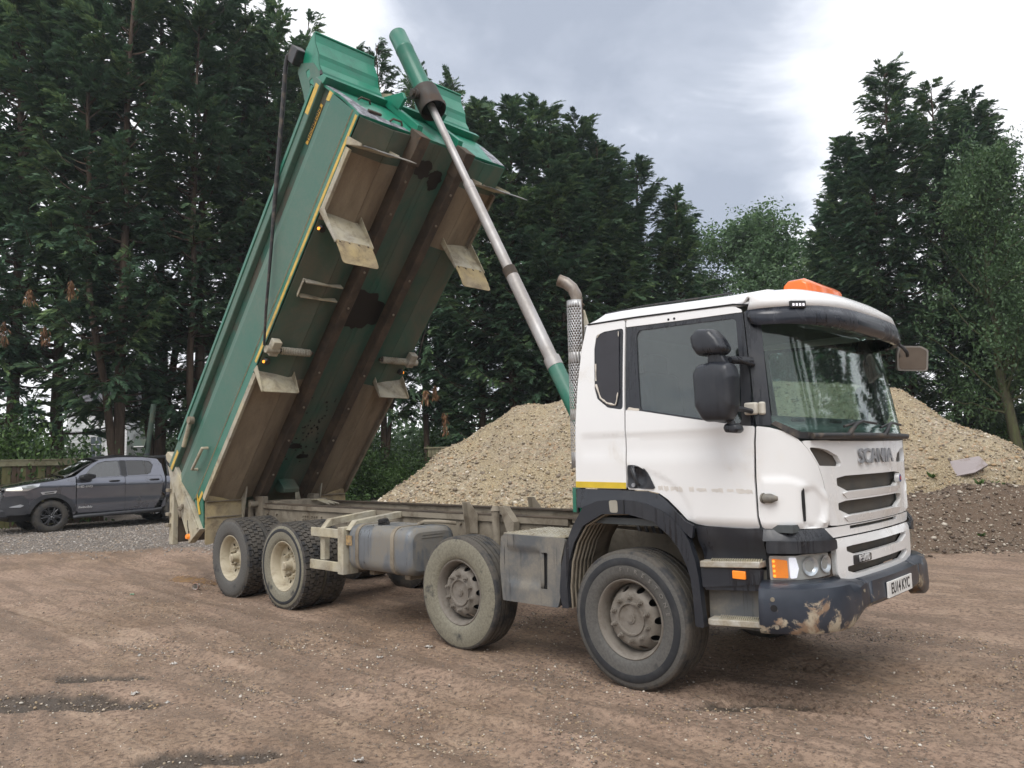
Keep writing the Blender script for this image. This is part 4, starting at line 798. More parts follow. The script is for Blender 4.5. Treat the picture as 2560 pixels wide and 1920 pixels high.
def tyre_mat(name, side_col, amount, band=None):
    m, t, b, o = new_mat(name); q = NT(t); P = q.coord('Object'); n = q.noise(P, 6, 6, 0.6); f = q.noise(P, 55, 4, 0.6)
    c = q.mix(q.ramp(n, (0.5-amount*0.3, 0.0), (0.62-amount*0.3, 1.0)), (0.030, 0.031, 0.033), side_col); c = q.mix(q.ramp(f, (0.3, 0.4), (0.6, 0.0)), c, (0.022, 0.022, 0.023)); q.l(c, b.inputs['Base Color'])
    b.inputs['Roughness'].default_value = 0.78; q.l(q.bump(f, 0.2, 0.004), b.inputs['Normal']); return m
M_TREAD = tyre_mat('tyre_tread', (0.085, 0.075, 0.062), 0.35); M_SIDEG = tyre_mat('tyre_wall_grey', (0.098, 0.094, 0.086), 0.7); M_SIDEM = tyre_mat('tyre_wall_muddy', (0.215, 0.200, 0.150), 0.62); M_BAND = tyre_mat('tyre_clean_band', (0.016, 0.018, 0.022), 0.3)
M_RIMG = worn('rim_grey', (0.190, 0.170, 0.145), 0.7, dirt=(0.125, 0.106, 0.084), amount=0.45, scale=9, fine=50, bump=0.2, rust=(0.2, 0.13, 0.07), rust_amt=-0.12)
M_RIMC = worn('rim_cream', (0.47, 0.42, 0.31), 0.6, dirt=(0.25, 0.205, 0.14), amount=0.42, scale=6, fine=40, bump=0.12)

truck = empty('tipper_truck', (0, 0, 0)); tag(truck, 'white eight-wheel tipper truck with its muddy green body raised', 'truck')
# ------------------------------------------------------------------ wheels
AX = (0.0, -1.94, -5.09, -6.447)
def make_tyre(name, w, R, mat_side, mat_tread, mat_band, blocks, parent, bulge_at):
    """tyre about the y axis, outer wall at -y; w half width"""
    r0 = 0.298
    # walls are separate zones of one casing: profile from outer bead over the tread to the inner bead
    wall = [(r0, -w*0.80), (r0+0.012, -w*0.93), (r0+0.05, -w*1.01), (0.40, -w*1.035), (0.44, -w*1.02), (0.475, -w*0.985), (R-0.028, -w*0.945)]
    tread = [(R-0.028, -w*0.945), (R-0.010, -w*0.90)]; grooves = [] if blocks else [-0.52, -0.17, 0.17, 0.52]; x = -0.86
    pr = [(R-0.004, -w*0.86)]
    for g_ in grooves: pr += [(R, w*(g_-0.055)), (R-0.014, w*(g_-0.035)), (R-0.014, w*(g_+0.035)), (R, w*(g_+0.055))]
    pr += [(R-0.004, w*0.86)]; tread += pr+[(R-0.010, w*0.90), (R-0.028, w*0.945)]
    inner = [(R-0.028, w*0.945), (0.475, w*0.985), (0.42, w*1.02), (r0+0.05, w*1.0), (r0, w*0.8)]
    o = MB().revolve(wall, (0, 0, 0), 'y', 72).obj(name, mat_side, parent, 50)
    t = MB().revolve(tread, (0, 0, 0), 'y', 72)
    if blocks:
        nb = 46
        for row_, off in ((-0.66, 0), (-0.22, 0.5), (0.22, 0.0), (0.66, 0.5)):
            for k in range(nb):
                a = 2*pi*(k+off)/nb; rot = Matrix.Rotation(-a, 3, 'Y'); c = Vector((cos(a), 0, sin(a)))*(R+0.004); wd = 2*pi*R/nb*0.80
                t.box(c+Vector((0, w*row_, 0)), (0.020, w*0.40, wd), rot @ Matrix.Rotation(radians(7 if row_ < 0 else -7), 3, 'X'))
    t.obj('tread', mat_tread, o, 40)
    MB().revolve(inner, (0, 0, 0), 'y', 72).obj('inner_wall', mat_tread, o, 50)
    if mat_band: MB().revolve([(bulge_at[0], -w*1.034), (bulge_at[0]+0.005, -w*1.047), (bulge_at[1]-0.004, -w*1.036), (bulge_at[1], -w*1.012)], (0, 0, 0), 'y', 72).obj('sidewall_band', mat_band, o, 50)
    return o
def disc_fn(prof):
    rs = [p[0] for p in prof]; ys_ = [p[1] for p in prof]
    return lambda u, v: (u, float(np.interp(math.hypot(u, v), rs, ys_)), v)
def circ(cx, cy, r, n=20, e=1.0, a0=0.0):
    return [(cx+r*cos(2*pi*k/n)*cos(a0)-r*e*sin(2*pi*k/n)*sin(a0), cy+r*cos(2*pi*k/n)*sin(a0)+r*e*sin(2*pi*k/n)*cos(a0)) for k in range(n)]
def make_wheel(dual, mats, w, R, flipy, loc, idx, blocks, band=None, rot=0.0):
    """wheel part of the truck: tyre (> tread, ...) and rim pieces hang below one wheel mesh"""
    ms, mt, mb, mr = mats
    rim = MB(); wy = w
    # rim barrel with flange, open dish
    prof = [(0.300, -wy*0.78), (0.304, -wy*0.86), (0.296, -wy*0.90), (0.284, -wy*0.86), (0.276, -wy*0.70), (0.262, -wy*0.52)]
    prof += ([(0.252, -wy*0.15), (0.250, wy*0.45)] if dual else [(0.258, -wy*0.30), (0.256, wy*0.5)])
    rim.revolve(prof, (0, 0, 0), 'y', 64); wheel = rim.obj('wheel', mr, truck, 50)
    o = make_tyre('tyre', w, R, ms, mt, mb, blocks, wheel, band or (0.40, 0.44))
    D = wy*0.10 if dual else -wy*0.60
    if dual: dp = [(0.0, D), (0.10, D), (0.14, D+0.0), (0.19, D-0.008), (0.215, D-0.012), (0.252, D-0.03)]
    else: dp = [(0.0, D-0.018), (0.120, D-0.018), (0.128, D-0.022), (0.188, D-0.022), (0.203, D-0.012), (0.232, D+0.036), (0.258, D+0.082)]
    rh = 0.205 if dual else 0.226; holes = [circ(rh*cos(2*pi*(k+0.5)/10), rh*sin(2*pi*(k+0.5)/10), 0.024, 14, 0.8 if dual else 1.25, 2*pi*(k+0.5)/10) for k in range(10)]
    panel('disc', circ(0, 0, 0.2575 if not dual else 0.2515, 60), disc_fn(dp), mr, wheel, holes, 0.03, 0.012, (0, -1, 0), 50)
    for k in range(10):
        a = 2*pi*k/10; rn = 0.1425 if dual else 0.1600; c = Vector((rn*cos(a), D-0.02, rn*sin(a)))
        nut = MB(); nut.cyl(c+Vector((0, 0.01, 0)), c+Vector((0, -0.012, 0)), 0.021, 12); nut.cyl(c+Vector((0, -0.012, 0)), c+Vector((0, -0.036, 0)), 0.0155, 6); nut.cyl(c+Vector((0, -0.036, 0)), c+Vector((0, -0.048, 0)), 0.010, 8); nut.obj('wheel_nut', mr, wheel, 30)
    hub = MB()
    if dual: hub.revolve([(0.0, D-0.135), (0.040, D-0.135), (0.052, D-0.125), (0.060, D-0.04), (0.088, D-0.02), (0.095, D+0.01)], (0, 0, 0), 'y', 28)
    else: hub.revolve([(0.0, D+0.028), (0.066, D+0.028), (0.074, D+0.02), (0.098, D+0.016), (0.106, D-0.012), (0.112, D-0.034), (0.124, D-0.034), (0.128, D-0.018)], (0, 0, 0), 'y', 36)
    hub.obj('hub', mr, wheel, 35)
    if not dual:
        hb = MB(); hb.cyl((0, D+0.03, 0), (0, D-0.004, 0), 0.054, 24); hb.cyl((0, D-0.004, 0), (0, D-0.028, 0), 0.038, 8); hb.cyl((0, D-0.028, 0), (0, D-0.034, 0), 0.022, 16); hb.obj('hub_cap', mr, wheel, 30)
    MB().revolve([(0.0, wy*0.55), (0.25, wy*0.55)], (0, 0, 0), 'y', 32).obj('brake_backing', M_DARK, wheel, 0)
    wheel.location = loc; wheel.rotation_euler = (0, rot, pi if flipy else 0); return wheel
def copy_wheel(src, loc, flipy, rot):
    c = copy_tree(src, truck); c.location = loc; c.rotation_euler = (0, rot, pi if flipy else 0); return c
W1 = make_wheel(False, (M_SIDEG, M_TREAD, M_BAND, M_RIMG), 0.165, 0.520, False, (0, -1.065, 0.514), 0, False, (0.405, 0.462), 0.3); W1['label'] = 'front wheel with grey dusty sidewall and a clean black band'
def ring_text(wheel, txt, r, y, th0, dth, size, mat):
    bm = bmesh.new()
    for i, ch_ in enumerate(txt):
        th = radians(th0+dth*(i-(len(txt)-1)/2)); o = text_mesh('glyph', ch_, size, 0.0012, frame((r*sin(th), y, r*cos(th)), (cos(th), 0, -sin(th)), (0, -1, 0)), mat, None, 0.0006, 1.0, 1.15); bm.from_mesh(o.data); me_ = o.data; bpy.data.objects.remove(o); bpy.data.meshes.remove(me_)
    me = bpy.data.meshes.new('sidewall_lettering'); bm.to_mesh(me); bm.free(); me.materials.append(mat); return link(bpy.data.objects.new('sidewall_lettering', me), wheel)
ring_text(W1, 'FIRESTONE', 0.374, -0.1735, 18, 10.5, 0.042, plain('raised_lettering', (0.175, 0.165, 0.15), 0.8))
W2 = make_wheel(False, (M_SIDEM, M_TREAD, None, M_RIMG), 0.152, 0.520, False, (AX[1], -1.065, 0.514), 1, False, None, 0.9); W2['label'] = 'second-axle wheel with pale muddy sidewall'
W3 = make_wheel(True, (M_SIDEM, M_TREAD, M_BAND, M_RIMC), 0.142, 0.512, False, (AX[2], -1.085, 0.506), 2, True, (0.415, 0.452), 0.2); W3['label'] = 'outer drive wheel with cream dished rim and muddy wall'
W4 = make_wheel(True, (M_SIDEG, M_TREAD, None, M_RIMC), 0.142, 0.512, False, (AX[3], -1.085, 0.506), 3, True, None, 0.5); W4['label'] = 'rearmost outer drive wheel with cream dished rim and grey wall'
for src, loc in ((W3, (AX[2], -0.765, 0.506)), (W4, (AX[3], -0.765, 0.506))): copy_wheel(src, loc, False, 0.7)['label'] = 'inner drive wheel of the pair'
for src, loc in ((W1, (0, 1.065, 0.514)), (W2, (AX[1], 1.065, 0.514)), (W3, (AX[2], 1.085, 0.506)), (W4, (AX[3], 1.085, 0.506)), (W3, (AX[2], 0.765, 0.506)), (W4, (AX[3], 0.765, 0.506))): copy_wheel(src, loc, True, 0.4)['label'] = 'wheel on the far side of the truck'
for i, x in enumerate(AX):
    a = MB(); a.cyl((x, -0.9, 0.506), (x, 0.9, 0.506), 0.075, 14); a.box((x, 0, 0.506), (0.34 if i > 1 else 0.14, 0.5, 0.36 if i > 1 else 0.16)); a.obj('axle', M_MUDD, truck, 35, 0.02)
# ------------------------------------------------------------------ chassis
ch = MB()
for s in (-1, 1):
    y = s*0.43; ch.prism([(0.9, y, 1.02), (0.9, y, 0.78), (-7.05, y, 0.80), (-7.05, y, 1.085), (-2.6, y, 1.135), (-0.6, y, 1.10)], (0, s*0.009, 0))
    for z in (0, 1): ch.prism([(0.9, y, 1.02+0.0) if z else (0.9, y, 0.78), (-7.05, y, 1.085) if z else (-7.05, y, 0.80), (-7.05, y-s*0.085, 1.085) if z else (-7.05, y-s*0.085, 0.80), (0.9, y-s*0.085, 1.02) if z else (0.9, y-s*0.085, 0.78)], (0, 0, 0.009))
    # sub-frame rail lying on the chassis
    ch.bb(-7.15, -1.2, y-0.035, y+0.035, 1.10, 1.165)
fr = ch.obj('chassis_frame', M_MUD, truck, 30, 0.004)
for x in (-6.95, -5.77, -4.2, -3.3, -1.4): MB().bb(x-0.06, x+0.06, -0.42, 0.42, 0.86, 1.04).obj('cross_member', M_MUDD, fr, 30, 0.01)
top = MB(); top.bb(-6.9, -0.7, 0.36, 0.47, 1.167, 1.182); top.bb(-6.9, -0.7, -0.47, -0.36, 1.167, 1.178); top.obj('rail_cap', M_MUDD, fr, 30)
for x0, x1 in ((-5.9, -5.45), (-5.15, -4.7)):
    for k in range(9):
        for dz in (0.0, 0.045): 
            if (k+int(dz*100)) % 4 == 3: continue
            MB().cyl((x0+(x1-x0)*k/8, -0.44, 0.985+dz), (x0+(x1-x0)*k/8, -0.462, 0.985+dz), 0.012, 6).obj('bolt', M_MUD, fr, 30)
for x, z in ((-6.85, 1.03), (-6.6, 1.03), (-6.1, 0.96), (-2.72, 1.06), (-2.72, 0.93), (-1.75, 1.02), (-1.70, 0.97), (-2.2, 0.93), (-1.98, 1.03)): MB().cyl((x, -0.44, z), (x, -0.466, z), 0.018, 6).obj('bolt', M_MUD, fr, 30)
# hinge brackets, body guides and posts standing on the frame
hg = MB(); hg.box((-7.06, -0.43, 1.12), (0.20, 0.10, 0.30)); hg.box((-7.22, -0.52, 1.08), (0.07, 0.06, 0.28)); hg.box((-7.06, 0.43, 1.12), (0.20, 0.10, 0.30)); hg.box((-7.22, 0.52, 1.08), (0.07, 0.06, 0.28)); hg.cyl((-7.10, -0.60, 1.16), (-7.10, 0.60, 1.16), 0.045, 14); hg.box((-6.7, 0, 1.16), (0.10, 0.86, 0.10)); hg.obj('tipping_hinge', M_MUD, fr, 35, 0.008)
def guide(x, y, s=1):
    g_ = MB(); g_.prism([(x-0.06, y, 0.97), (x+0.06, y, 0.97), (x+0.06, y, 1.17), (x-0.01, y-0.05, 1.30), (x-0.06, y-0.05, 1.30)], (0, -0.012*s, 0)); g_.prism([(x-0.06, y, 0.97), (x-0.06, y-0.07, 0.97), (x-0.06, y-0.12, 1.30), (x-0.06, y-0.05, 1.30)], (0.012, 0, 0)); return g_.obj('body_guide', M_MUD, fr, 30, 0.003)
guide(-2.48, -0.47); guide(-2.48, 0.55)
gp_ = MB(); gp_.prism([(-2.02, -0.47, 1.27), (-1.96, -0.47, 1.27), (-1.82, -0.47, 1.12), (-1.82, -0.47, 0.98), (-1.90, -0.47, 0.98)], (0, -0.09, 0)); gp_.obj('body_guide', M_MUD, fr, 30, 0.004)
da = MB(); da.cyl((-2.08, -0.53, 0.86), (-2.10, -0.53, 1.22), 0.042, 16); da.cyl((-2.10, -0.53, 1.22), (-2.10, -0.53, 1.27), 0.052, 16, 0.03); da.cyl((-2.07, -0.53, 0.62), (-2.08, -0.53, 0.86), 0.03, 12); da.obj('shock_absorber', M_MUD, fr, 40)
gp2 = MB(); gp2.prism([(-1.55, 0.45, 1.14), (-1.40, 0.45, 1.14), (-1.36, 0.45, 1.40), (-1.52, 0.45, 1.41)], (0, 0.05, 0)); gp2.obj('body_guide', M_MUDD, fr, 30, 0.006)
for k in range(5):
    y = -0.1+0.11*k; pts = [(-1.25, y, 1.12), (-1.12, y+0.02, 1.27+0.01*k), (-0.95, y, 1.33), (-0.78, y-0.01, 1.30), (-0.64, y-0.05, 1.16), (-0.58, y-0.05, 1.0)]; MB().tube(pts, 0.016, 8).obj('air_hose', M_HOSE, fr, 60)
MB().tube([(-0.98, -0.1, 1.33), (-0.86, 0.36, 1.325)], 0.03, 8).obj('hose_wrap', M_MUD, fr, 60)
for x in (-5.09, -6.447, 0.0, -1.94):
    for s in (-1, 1):
        spr = MB()
        for k in range(3): spr.box((x, s*0.5, 0.64+0.026*k), (0.95-0.2*k, 0.08, 0.028))
        spr.obj('leaf_spring', M_MUDD, fr, 30)
fr['label'] = 'mud-coated chassis frame'
ax_ = MB(); ax_.box((-3.2, 0.0, 0.70), (1.2, 0.5, 0.3)); ax_.cyl((-3.8, 0, 0.72), (-5.0, 0, 0.56), 0.06, 12); ax_.cyl((-1.2, 0, 0.85), (-2.7, 0, 0.75), 0.06, 12); ax_.obj('drive_shaft', M_MUDD, fr, 30, 0.02)
en = MB(); en.box((0.45, 0, 0.98), (1.2, 0.7, 0.55)); en.box((0.4, 0, 0.66), (0.7, 0.45, 0.22)); en.obj('engine', M_DARK, fr, 30, 0.03)
# ------------------------------------------------------------------ fuel tank
def rrect(x0, x1, z0, z1, r, n=6):
    return fillet([(x0, z0), (x1, z0), (x1, z1), (x0, z1)], r, n)
tk_ = MB(); sec = rrect(-1.19, -0.56, 0.575, 1.065, 0.14, 8); nS = len(sec)
def sect(x, ins): 
    cy_, cz_ = -0.875, 0.82; return [(x, cy_+(a-cy_)*(1-ins/0.31), cz_+(b-cz_)*(1-ins/0.24)) for a, b in sec]
Xs = [(-3.76, 0.05), (-3.745, 0.015), (-3.71, 0.0), (-2.745, 0.0), (-2.70, 0.015), (-2.68, 0.05)]
V = [p for x, i in Xs for p in sect(x, i)]; Fq = [[i*nS+k, i*nS+(k+1) % nS, (i+1)*nS+(k+1) % nS, (i+1)*nS+k] for i in range(len(Xs)-1) for k in range(nS)]+[list(range(nS)), [(len(Xs)-1)*nS+k for k in range(nS)][::-1]]
M_TANK = worn('fuel_tank', (0.165, 0.180, 0.195), 0.45, 0.35, dirt=(0.25, 0.23, 0.195), amount=0.52, scale=3.5, streak=(0.06, 0.06, 0.06), sc_amt=0.2, fine=30, bump=0.15, aniso=(1, 1, 0.5), edge=0.05)
tank = fixn(mesh_obj('fuel_tank', V, Fq, M_TANK, truck, 50))
for x in (-3.60, -2.98):
    b_ = MB(); o1 = [(-0.875+(a+0.875)*1.025, 0.82+(b-0.82)*1.03) for a, b in sec]; b_.prism([(x, a, b) for a, b in o1], (0.055, 0, 0)); b_.obj('tank_strap', M_MUD, tank, 40)
    MB().box((x+0.03, -0.75, 0.545), (0.09, 0.5, 0.07)).obj('strap_bracket', M_MUD, tank, 30, 0.01)
cp = MB(); cp.cyl((-3.33, -1.0, 1.06), (-3.33, -1.02, 1.10), 0.062, 20); cp.cyl((-3.33, -1.02, 1.10), (-3.33, -1.026, 1.125), 0.055, 12); cp.obj('filler_cap', M_HOSE, tank, 35)
MB().tube([(-2.95, -0.85, 1.07), (-2.9, -0.8, 1.10), (-2.75, -0.72, 1.10), (-2.62, -0.6, 1.08)], 0.02, 8).obj('fuel_line', M_MUD, tank, 60)
for z_ in (0.985, 0.955): MB().bb(-2.687, -2.675, -1.02, -0.74, z_, z_+0.012).obj('stamping', M_TANK, tank, 0)
st2 = MB(); st2.bb(-3.775, -3.665, -1.196, -1.192, 0.84, 0.945); st2.obj('sticker', worn('tank_sticker', (0.42, 0.28, 0.12), 0.5, dirt=(0.16, 0.12, 0.08), amount=0.5, scale=20, fine=60), tank, 0)
# ------------------------------------------------------------------ side guard
sg = MB(); sg.bb(-4.46, -3.80, -1.215, -1.175, 0.905, 1.005); SGO = sg.obj('side_guard', M_PALE, truck, 30, 0.006)
MB().bb(-4.48, -3.80, -1.215, -1.175, 0.535, 0.64).obj('guard_rail', M_PALE, SGO, 30, 0.006)
MB().bb(-3.90, -3.79, -1.222, -1.02, 0.515, 1.03).obj('guard_post', M_PALE, SGO, 30, 0.006); MB().bb(-4.33, -4.24, -1.17, -1.10, 0.64, 0.905).obj('guard_post', M_PALE, SGO, 30, 0.006)
for x in (-4.30, -3.80):
    b_ = MB(); b_.prism([(x, -1.19, 1.0), (x, -1.10, 1.10), (x, -0.47, 1.16), (x, -0.47, 1.09), (x, -1.09, 1.02)], (0.09, 0, 0)); b_.obj('guard_arm', M_PALE, SGO, 30, 0.004)
# far side guard and air tanks, glimpsed under the frame
fg = MB(); fg.bb(-4.4, -2.7, 1.15, 1.19, 0.9, 1.0); fg.bb(-4.4, -2.7, 1.15, 1.19, 0.56, 0.66); fg.bb(-3.6, -3.5, 0.5, 1.15, 0.56, 1.05); fg.obj('side_guard', M_MUDD, truck, 30)
at_ = MB(); at_.cyl((-3.9, 0.75, 0.8), (-2.8, 0.75, 0.8), 0.16, 20); at_.obj('air_tank', M_MUDD, truck, 40)
# ================================================================== raised tipping body
TH = radians(48.67); UU = Vector((cos(TH), 0, sin(TH))); VV = Vector((-sin(TH), 0, cos(TH))); B0 = Vector((-7.348, 0, 1.298))
def T(s, y, h): return B0+UU*s+VV*h+Vector((0, y, 0))
YD = Vector((0, 1, 0))
def tb(mb, s0, s1, y0, y1, h0, h1):          # box in body axes
    mb.add([T(a, b, c) for a, b, c in ((s0,y0,h0),(s1,y0,h0),(s1,y1,h0),(s0,y1,h0),(s0,y0,h1),(s1,y0,h1),(s1,y1,h1),(s0,y1,h1))], [(0,3,2,1),(4,5,6,7),(0,1,5,4),(1,2,6,5),(2,3,7,6),(3,0,4,7)]); return mb
LB = 5.84
body = MB()
# floor: outer panels, centre panel with a shallow fold, all with thickness
fo = tb(MB(), -0.30, LB-0.02, -1.10, 1.10, 0.03, 0.05).obj('tipper_body', M_UNDER, truck, 30); fo['label'] = 'raised green tipping body caked with mud underneath'
def strip_(name, pts, s0, s1, mat, th=0.02):   # sheet following a (y,h) section from s0 to s1
    m = MB(); n = len(pts)
    for (a, b), (c, d) in zip(pts[:-1], pts[1:]):
        nn = Vector((0, d-b, -(c-a))); nn.normalize()
        m.add([T(s0, a, b), T(s1, a, b), T(s1, c, d), T(s0, c, d), T(s0, a+nn.y*th, b+nn.z*th), T(s1, a+nn.y*th, b+nn.z*th), T(s1, c+nn.y*th, d+nn.z*th), T(s0, c+nn.y*th, d+nn.z*th)], [(0,1,2,3),(7,6,5,4),(0,4,5,1),(1,5,6,2),(2,6,7,3),(3,7,4,0)])
    return fixn(m.obj(name, mat, fo, 12))
for s in (-1, 1):
    cuts = [(-0.02, 2.16, M_UNDERM), (2.16, 4.50, M_UNDER), (4.50, 5.40, M_UNDERM), (5.40, LB-0.025, M_UNDER)]
    for s0, s1, mt in cuts: strip_('floor_panel', [(s*1.17, -0.002), (s*0.90, -0.045), (s*0.74, -0.085), (s*0.44, -0.010)], s0+0.002, s1, mt, -0.014*s)
    # bottom lip (angle iron) along the wheel cut-outs
    for s0, s1 in ((0.0, 2.20), (4.62, 5.44)): tb(MB(), s0, s1, s*1.155 if s > 0 else -1.195, s*1.195 if s > 0 else -1.155, -0.085, 0.0).obj('wing_lip', M_PALE if s < 0 else M_MUD, fo, 30, 0.004)
    # long runner
    r = MB(); tb(r, -0.02, LB+0.01, s*0.31 if s > 0 else -0.43, s*0.43 if s > 0 else -0.31, -0.19, 0.0); r.obj('body_runner', M_MUDD, fo, 30, 0.006)
    tb(MB(), LB-0.32, LB+0.05, s*0.295 if s > 0 else -0.445, s*0.445 if s > 0 else -0.295, -0.215, 0.03).obj('runner_cap', M_MUDD, fo, 30, 0.006)
    for sc_ in (0.45, 1.1, 1.7, 2.3, 3.35, 3.9, 4.75, 5.2):
        tb(MB(), sc_, sc_+0.30, s*0.43 if s > 0 else -0.49, s*0.49 if s > 0 else -0.43, -0.012, -0.002).obj('weld_plate', M_MUD, fo, 30)
        MB().cyl(T(sc_+0.1, s*0.37, -0.185), T(sc_+0.1, s*0.37, -0.205), 0.016, 8).obj('bolt', M_MUD, fo, 30)
strip_('floor_panel', [(-0.31, -0.004), (-0.05, -0.004), (0.0, 0.012), (0.05, -0.004), (0.31, -0.004)], 0.0, LB-0.03, M_UNDER, 0.014)
# oil stains baked on the underside (their own dark blots)
M_OIL = worn('oil_stain', (0.012, 0.010, 0.008), 0.55, bump=0.2)
def stain(sc_, yc, a, b, seed, hh=-0.026):
    rg = np.random.default_rng(seed); n = 40; t = np.arange(n)*2*pi/n; rr = 1+0.10*np.sin(3*t+seed)+0.07*np.sin(7*t+2*seed)+rg.uniform(-0.09, 0.09, n); pts = [(sc_+a*rr[i]*cos(t[i]), min(0.300, max(-0.300, yc+b*rr[i]*sin(t[i])))) for i in range(n)]
    panel('oil_stain', pts, lambda u, v: T(u, v, hh), M_OIL, fo, (), 0.1, 0.004, -VV, 60)
stain(3.36, 0.0, 0.30, 0.34, 3); stain(5.38, 0.16, 0.14, 0.10, 5); stain(5.47, -0.08, 0.12, 0.14, 6); stain(0.95, -0.1, 0.05, 0.12, 8); stain(0.75, 0.1, 0.04, 0.1, 9)
for k in range(46):
    rg_ = random.Random(k); stain(0.6+rg_.random()*1.3, -0.25+0.5*rg_.random(), 0.008+0.014*rg_.random(), 0.008+0.012*rg_.random(), 40+k)
# sides
SEC = [(-1.195, -0.002), (-1.195, 0.135), (-1.207, 0.142), (-1.248, 0.575), (-1.205, 0.735), (-1.195, 0.745), (-1.195, 0.90)]
for s in (-1, 1):
    mir = lambda pts: [(-y if s > 0 else y, h) for y, h in pts]
    th = 0.012 if s < 0 else -0.012
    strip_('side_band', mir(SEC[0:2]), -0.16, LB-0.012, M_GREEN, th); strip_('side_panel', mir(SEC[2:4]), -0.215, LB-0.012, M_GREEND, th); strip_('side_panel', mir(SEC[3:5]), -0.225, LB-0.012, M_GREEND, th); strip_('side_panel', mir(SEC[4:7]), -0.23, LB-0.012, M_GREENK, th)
    strip_('side_fold', mir(SEC[1:3]), -0.16, LB-0.012, M_PALE, th)
    a, b = (s*1.13, s*1.27) if s > 0 else (-1.27, -1.13)
    tb(MB(), -0.30, LB+0.02, a, b, 0.885, 1.045).obj('top_rail', M_GREEND if s < 0 else M_GREEN, fo, 30, 0.012)
    a, b = (s*1.262, s*1.285) if s > 0 else (-1.285, -1.262)
    tb(MB(), 0.2, LB-0.1, a, b, 1.0, 1.058).obj('rail_trim', M_GREEN, fo, 30, 0.004)
    tb(MB(), -0.25, LB-0.02, s*1.10, s*1.115, 0.05, 0.9).obj('inner_sheet', M_MUDD, fo, 30)
    # rear corner: the side runs down past the floor, closed by a raked dusty post
    ya = s*1.195; MB().prism([T(0.03, ya, 0.0), T(-0.16, ya, 0.138), T(-0.215, ya, 0.14), T(-0.31, ya, -0.30), T(-0.30, ya, -0.33)], (0, -s*0.02, 0)).obj('tail_gusset', M_GREEN, fo, 30)
    post = [T(-0.20, s*1.25, 0.90), T(-0.21, s*1.25, 0.60), T(-0.30, s*1.25, -0.34), T(-0.69, s*1.25, -0.225), T(-0.44, s*1.25, 0.93), T(-0.30, s*1.25, 1.28), T(-0.22, s*1.25, 1.26), T(-0.14, s*1.25, 1.02)]
    MB().prism(post, (0, -s*0.10, 0)).obj('rear_post', M_PALE if s < 0 else M_MUD, fo, 30, 0.008)
    if s < 0:
        MB().prism([T(-0.215, -1.256, 0.58), T(-0.245, -1.256, 0.60), T(-0.34, -1.256, -0.28), T(-0.31, -1.256, -0.30)], (0, -0.014, 0)).obj('post_rib', M_PALE, fo, 30)
        for k in range(4): MB().prism([T(-0.50-0.025*k+0.02*abs(k-1.5), -1.252, 0.03-0.05*k), T(-0.515-0.025*k+0.02*abs(k-1.5), -1.252, 0.03-0.05*k), T(-0.565-0.025*k, -1.252, -0.12-0.03*k+0.03*abs(k-1.5)), T(-0.55-0.025*k, -1.252, -0.12-0.03*k+0.03*abs(k-1.5))], (0, -0.004, 0)).obj('vent_slot', M_DARK, fo, 0)
        lm = MB(); lm.cyl(T(-0.62, -1.25, -0.155), T(-0.62, -1.29, -0.155), 0.042, 16, 0.03); lm.obj('marker_lamp', M_AMBER, fo, 40)
        MB().prism([T(-0.33, -1.252, 1.20), T(-0.37, -1.252, 1.18), T(-0.33, -1.252, 1.02), T(-0.29, -1.252, 1.04)], (0, -0.004, 0)).obj('lock_slot', M_DARK, fo, 0)
        lt = MB(); lt.cyl(T(-0.42, -1.25, 0.30), T(-0.47, -1.30, 0.24), 0.025, 8); lt.cyl(T(-0.47, -1.30, 0.30), T(-0.53, -1.30, 0.16), 0.02, 8); lt.obj('tail_latch', M_MUD, fo, 35)
# yellow marking tape
def tape(s0, s1, h0, h1, y): tb(MB(), s0, s1, y, y+0.003, h0, h1).obj('marking_tape', M_TAPE, fo, 0)
tape(2.34, LB-0.03, 0.012, 0.062, -1.1985); tape(-0.13, 0.06, 0.01, 0.062, -1.1985)
tape(5.42, 5.80, 0.90, 0.985, -1.2735); tape(-0.28, 0.06, 0.90, 0.965, -1.2735)
MB().prism([T(LB-0.01, -1.215, 0.60), T(LB-0.11, -1.222, 0.60), T(LB-0.13, -1.21, 0.70), T(LB-0.01, -1.208, 0.70)], (0, -0.026, 0)).obj('marking_tape', M_TAPE, fo, 0)
MB().prism([T(-0.06, -1.2, 0.13), T(-0.16, -1.2, 0.02), T(-0.235, -1.2, -0.12), T(-0.20, -1.2, -0.14)], (0, -0.012, 0)).obj('marking_tape', M_TAPE, fo, 0)
# maker's sticker on the front of the side
tb(MB(), 5.10, 5.62, -1.203, -1.199, 0.775, 0.835).obj('maker_sticker', plain('sticker_yellow', (0.55, 0.33, 0.05), 0.4), fo, 0)
text_mesh('sticker_lettering', 'THOMPSONS', 0.066, 0.0015, frame(T(5.36, -1.2055, 0.805), UU, (0, -1, 0)), M_INK, fo, 0.0012, 1.05, 1.12)
# grab handles near the tail
def handle(p, q, off, r=0.022):
    p, q = T(*p), T(*q); o = Vector((0, -off, 0)); return MB().tube([p, p+o, q+o, q], r, 10).obj('grab_handle', M_PALE, fo, 45)
hl_ = MB(); hl_.cyl(T(0.30, -1.31, 0.76), T(0.72, -1.31, 0.845), 0.032, 12); hl_.obj('sheet_handle', M_PALE, fo, 40); MB().cyl(T(0.72, -1.27, 0.845), T(0.72, -1.345, 0.845), 0.055, 14).obj('handle_end', M_MUD, fo, 40)
handle((0.25, -1.235, 0.31), (0.68, -1.235, 0.27), 0.08)
